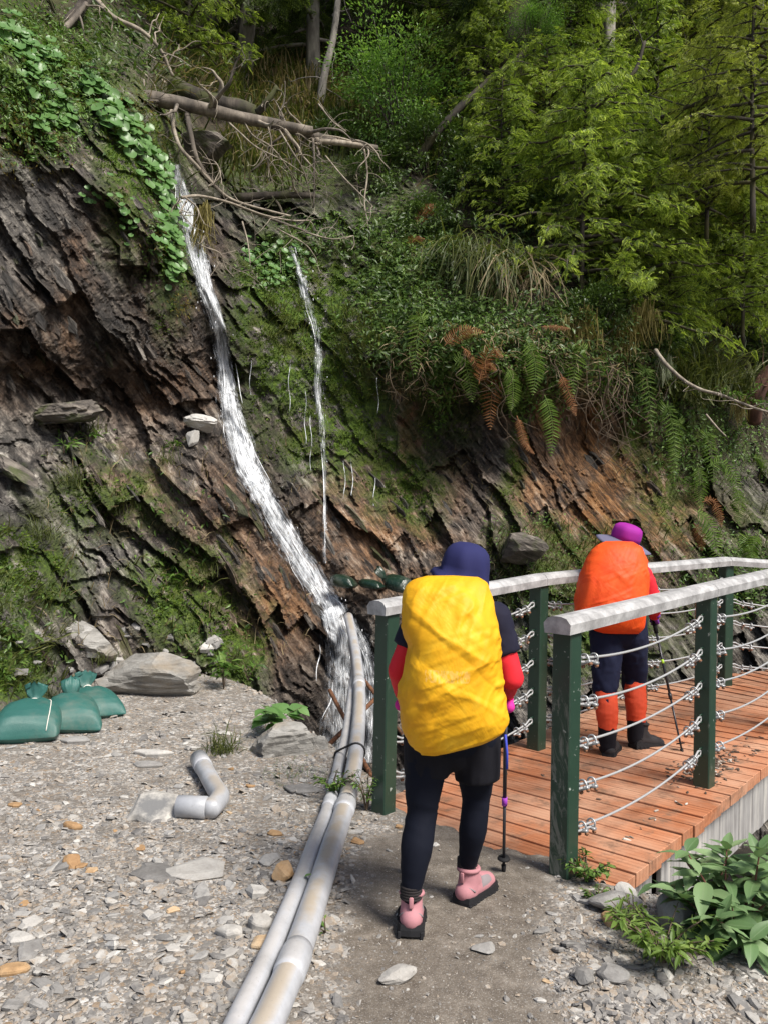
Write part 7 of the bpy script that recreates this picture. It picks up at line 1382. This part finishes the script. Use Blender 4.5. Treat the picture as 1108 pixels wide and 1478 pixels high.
solid('shorts', [([lh + [0, 0, .02], [.182, 3.150, .555]], [.098, .086], .12), ([rh + [0, 0, .02], [.383, 3.20, .535]], [.102, .087], .12), ([[.22, 3.18, .78], [.34, 3.18, .78]], [.108, .108]), ([[.278, 3.18, .86], [.278, 3.18, .66]], [.122, .095])], .010, [M_BLACK], P1, None, 3, O1, wrinkle(13, .013, 1, .35))
solid('shirt', [([[.28, 3.19, .80], [.284, 3.205, .95], [.286, 3.21, 1.10]], [.145, .135, .145]), ([ls, rs_], [.070, .070]), ([ls, ls * .45 + le * .55], [.062, .060], .1), ([rs_, rs_ * .42 + re * .58], [.068, .066], .1)], .010, [M_TEE], P1, None, 3, O1, wrinkle(13, .013))
m2 = MB(); tube(m2, np.array([[.470, 3.10, .73], [.478, 3.105, .66], [.480, 3.11, .60]]) - O1, .005, 6); m2.build('piping', M_BLUE, P1)
for nm_, (an, hl, yw, pt_) in {'l': (la, (.126, 2.992, -.004), R(86), .12), 'r': (ra, (.330, 3.272, 0.0), R(54), 0.0)}.items():
    boot(P1, O1, hl, yw, .25, .108, None, M_PINKB, M_SOLE, M_GREYB, pt_, tall=.128)
    m2 = MB(); 
    for z in np.linspace(.0, .04, 5): tube(m2, ring(an + [0, .004, z - .015], up, np.array([1., 0, 0]), np.array([0, 1., 0]), .0355, 18) - O1, .0065, 6)
    m2.build('sock', M_SOCK, P1)
# hat: crown, narrow brim dipping at the left, neck flap
def lathe(parent, O, name, c, tilt, prof, mat, seg=40, wav=None, az=None):
    Rm = np.array(Matrix.Rotation(tilt[1], 3, 'Y') @ Matrix.Rotation(tilt[0], 3, 'X')); a = np.linspace(0, 2 * PI, seg, endpoint=False); V = []
    for i, (r, z) in enumerate(prof):
        rr = r * (1 + (wav(a, i / len(prof)) if wav else 0)); zz = z + (az(a, r) if az else 0); V.append(np.stack([rr * np.cos(a), rr * np.sin(a) * 1.12, zz + 0 * a], -1))
    V = np.array(V).reshape(-1, 3) @ Rm.T + np.asarray(c) - O; n = len(prof); i = np.arange(n - 1)[:, None] * seg; j = np.arange(seg)[None]; k = (j + 1) % seg; m2 = MB(); m2.add(V, [np.stack([i + j, i + k, i + seg + k, i + seg + j], -1).reshape(-1, 4), np.array([list(range((n - 1) * seg, n * seg))])]); o = m2.build(name, mat, parent)
    md = o.modifiers.new('thick', 'SOLIDIFY'); md.thickness = .003; md.offset = -1; return o
hc = hd_ + [.0, -.005, .022]
lathe(P1, O1, 'hat', hc, (R(6), R(8)), [(.128, -.070), (.116, -.052), (.099, -.026), (.096, .00), (.092, .03), (.083, .055), (.066, .075), (.042, .087), (.015, .091)], M_HATN, 48, lambda a, t: .05 * np.cos(a * 3 + .6) * (1 - t) + .05 * (np.abs(vn(a * 3.2 + t * 2.5, t * 3, 0, 5) - .5) * 2 - .5) + .03 * np.sin(a * 7 + t * 4) - .10 * (t < .2) * np.cos(a), lambda a, r: -.030 * np.maximum(0, np.cos(a)) * (r > .105) + .018 * np.maximum(0, -np.cos(a)) * (r > .105))
Y_ = [(834, 622, 692), (837, 607, 701), (842, 597, 706), (850, 588, 711), (860, 584, 715), (875, 581, 717), (900, 581, 719), (920, 584, 718), (938, 589, 719), (952, 588, 721), (965, 584, 722), (985, 581, 724), (1010, 577, 728), (1030, 578, 731), (1042, 580, 730), (1055, 583, 721), (1065, 586, 707), (1073, 590, 692), (1081, 595, 668), (1087, 601, 646), (1091, 608, 630)]
pack('backpack', Y_, 2.88, .155, 'large backpack under a wrinkled yellow rain cover on the front hiker', M_YEL, 7, (0, .06), .0095)
tip1 = gnd(726, 1262); gr1 = np.array([.522, 3.445, .80])
pole('trekking_pole', gr1, tip1, 'dark trekking pole in the right hand of the front hiker, with a purple lock')
fist(P1, O1, gr1, gr1 - tip1, rw - gr1 + np.array([0, -.02, 0]), .015, [M_PINKG])
gl1 = np.array([.105, 3.46, .79]); tl1 = np.array([.075, 3.62, .0])
pole('trekking_pole', gl1, np.array([.165, 3.56, .015]), 'dark trekking pole in the left hand of the front hiker, mostly hidden by the body'); fist(P1, O1, gl1, np.array([-.06, -.10, .775]), lw - gl1 + np.array([0, -.02, 0]), .015, [M_PINKG])

# hiker behind: orange pack cover, purple hat
z2 = .045; P2 = thing('person', (1.55, 5.4, z2), 'hiker in purple sun hat and orange gaiters leaning on a pole, on the bridge', 'person'); O2 = np.array(P2.location)
lh, rh = np.array([1.47, 5.40, .83]), np.array([1.63, 5.43, .83]); lk, rk = np.array([1.455, 5.36, .52]), np.array([1.690, 5.52, .535]); la, ra = np.array([1.458, 5.31, .20]), np.array([1.690, 5.47, .215])
ls, rs_ = np.array([1.44, 5.46, 1.25]), np.array([1.720, 5.48, 1.215]); le, re = np.array([1.40, 5.50, 1.03]), np.array([1.800, 5.50, 1.045]); lw, rw = np.array([1.45, 5.68, .95]), np.array([1.845, 5.60, .935])
nk, hd_ = np.array([1.605, 5.52, 1.33]), np.array([1.632, 5.57, 1.435])
body2 = [([lh, lk, lk * .55 + la * .45 + [0, -.02, 0], la, la + [0, .01, -.08]], [.095, .062, .062, .040, .04]), ([rh, rk, rk * .55 + ra * .45 + [0, -.02, 0], ra, ra + [.01, .01, -.08]], [.095, .062, .062, .040, .04]), ([lh, rh], [.11, .11]),
         ([[1.55, 5.42, .86], [1.57, 5.45, 1.03], [1.585, 5.48, 1.20], nk], [.135, .13, .14, .06]), ([ls, rs_], [.065, .065]), ([ls, le], [.052, .044]), ([le, lw], [.044, .03]), ([rs_, re], [.052, .046]), ([re, rw], [.046, .032]), ([nk, hd_], [.055, .07]), ([hd_ + [0, -.01, 0], hd_ + [.005, .02, 0]], [.09, .084]), ([hd_ + [0.01, .06, -.05], hd_ + [0, .05, 0]], [.045, .05])]
def bm2(C): m = np.full(len(C), 1); m[C[:, 2] > .92] = 2; m[C[:, 2] > 1.31] = 0; return m
solid('body', body2, .012, [M_SKIN, M_TROU, M_RED], P2, bm2, 4, O2, wrinkle(12, .004))
solid('trousers', [([lh, lk + [0, 0, .02], lk + [0, 0, -.06]], [.118, .085, .078]), ([rh, rk + [0, 0, .02], rk + [0, 0, -.06]], [.118, .085, .078]), ([[1.49, 5.42, .88], [1.61, 5.43, .88]], [.125, .125])], .011, [M_TROU], P2, None, 3, O2, wrinkle(11, .018, 1, .8))
solid('jacket', [([[1.555, 5.43, .92], [1.575, 5.455, 1.05], [1.59, 5.485, 1.20]], [.142, .14, .15]), ([ls, rs_], [.068, .064]), ([rs_, re, rw + [-.01, -.02, .01]], [.062, .058, .043]), ([ls, le, lw], [.062, .056, .043])], .011, [M_RED], P2, None, 3, O2, wrinkle(12, .016))
for kn, an in ((lk, la), (rk, ra)): solid('gaiter', [([kn + [0, -.01, -.06], kn * .45 + an * .55 + [0, -.015, 0], an + [0, 0, .05]], [.074, .072, .062])], .009, [M_GAIT], P2, None, 2, O2, wrinkle(13, .010, .6, 1.8))
for an, hl, yw, pt_ in ((la, (1.450, 5.255, z2), R(64), 0), (ra, (1.655, 5.435, z2 + .01), R(24), .14)):
    boot(P2, O2, hl, yw, .265, .102, None, M_DBOOT, M_SOLE, M_DBOOT, pt_, tall=.15); solid('boot_shaft', [([an + [0, 0, .04], an + [0, 0, -.08]], [.060, .056])], .008, [M_BLACK], P2, None, 2, O2, wrinkle(16, .004))
hc = hd_ + [.005, 0, .0]
lathe(P2, O2, 'hat', hc + [0, 0, .035], (R(10), R(14)), [(.098, -.035), (.100, 0), (.097, .035), (.090, .058), (.070, .074), (.04, .082), (.012, .084)], M_HATP, 48, lambda a, t: .03 * np.cos(a * 6) * np.sin(t * PI))
lathe(P2, O2, 'hat_brim', hc + [0, 0, .035], (R(10), R(16)), [(.180, -.060), (.165, -.052), (.135, -.042), (.100, -.030), (.097, -.028)], M_BRIM, 48, lambda a, t: .05 * np.cos(a * 2 + .4) * (1 - t), lambda a, r: (-.014 + .014 * np.cos(a * 2 + .8)) * max(0, (r - .1) / .08)).data
Y2 = [(782, 884, 916), (784, 877, 922), (789, 868, 929), (796, 860, 933), (810, 850, 938), (828, 843, 940), (848, 838, 939), (868, 834, 937), (886, 833, 935), (897, 837, 934), (905, 845, 932), (911, 858, 928), (915, 872, 922)]
pack('backpack', Y2, 5.16, .165, 'backpack under an orange rain cover on the hiker on the bridge', M_ORG, 23, (0, .10), .008)
tip2 = gnd(985, 1091, .06); gr2 = np.array([1.858, 5.66, .905])
pole('trekking_pole', gr2, tip2, 'dark trekking pole with a yellow green band held by the hiker on the bridge', M_BAND, .05); fist(P2, O2, gr2, gr2 - tip2, rw - gr2 + np.array([0, -.03, .02]), .016, [M_PURG], None, 1.05)
pole('trekking_pole', np.array([1.47, 5.74, .93]), np.array([1.72, 6.05, .085]), 'trekking pole in the left hand of the hiker on the bridge, hidden behind the legs', None, .05); fist(P2, O2, np.array([1.47, 5.74, .93]), np.array([-.25, -.31, .84]), lw - np.array([1.47, 5.74, .93]), .016, [M_PURG], None, 1.05)
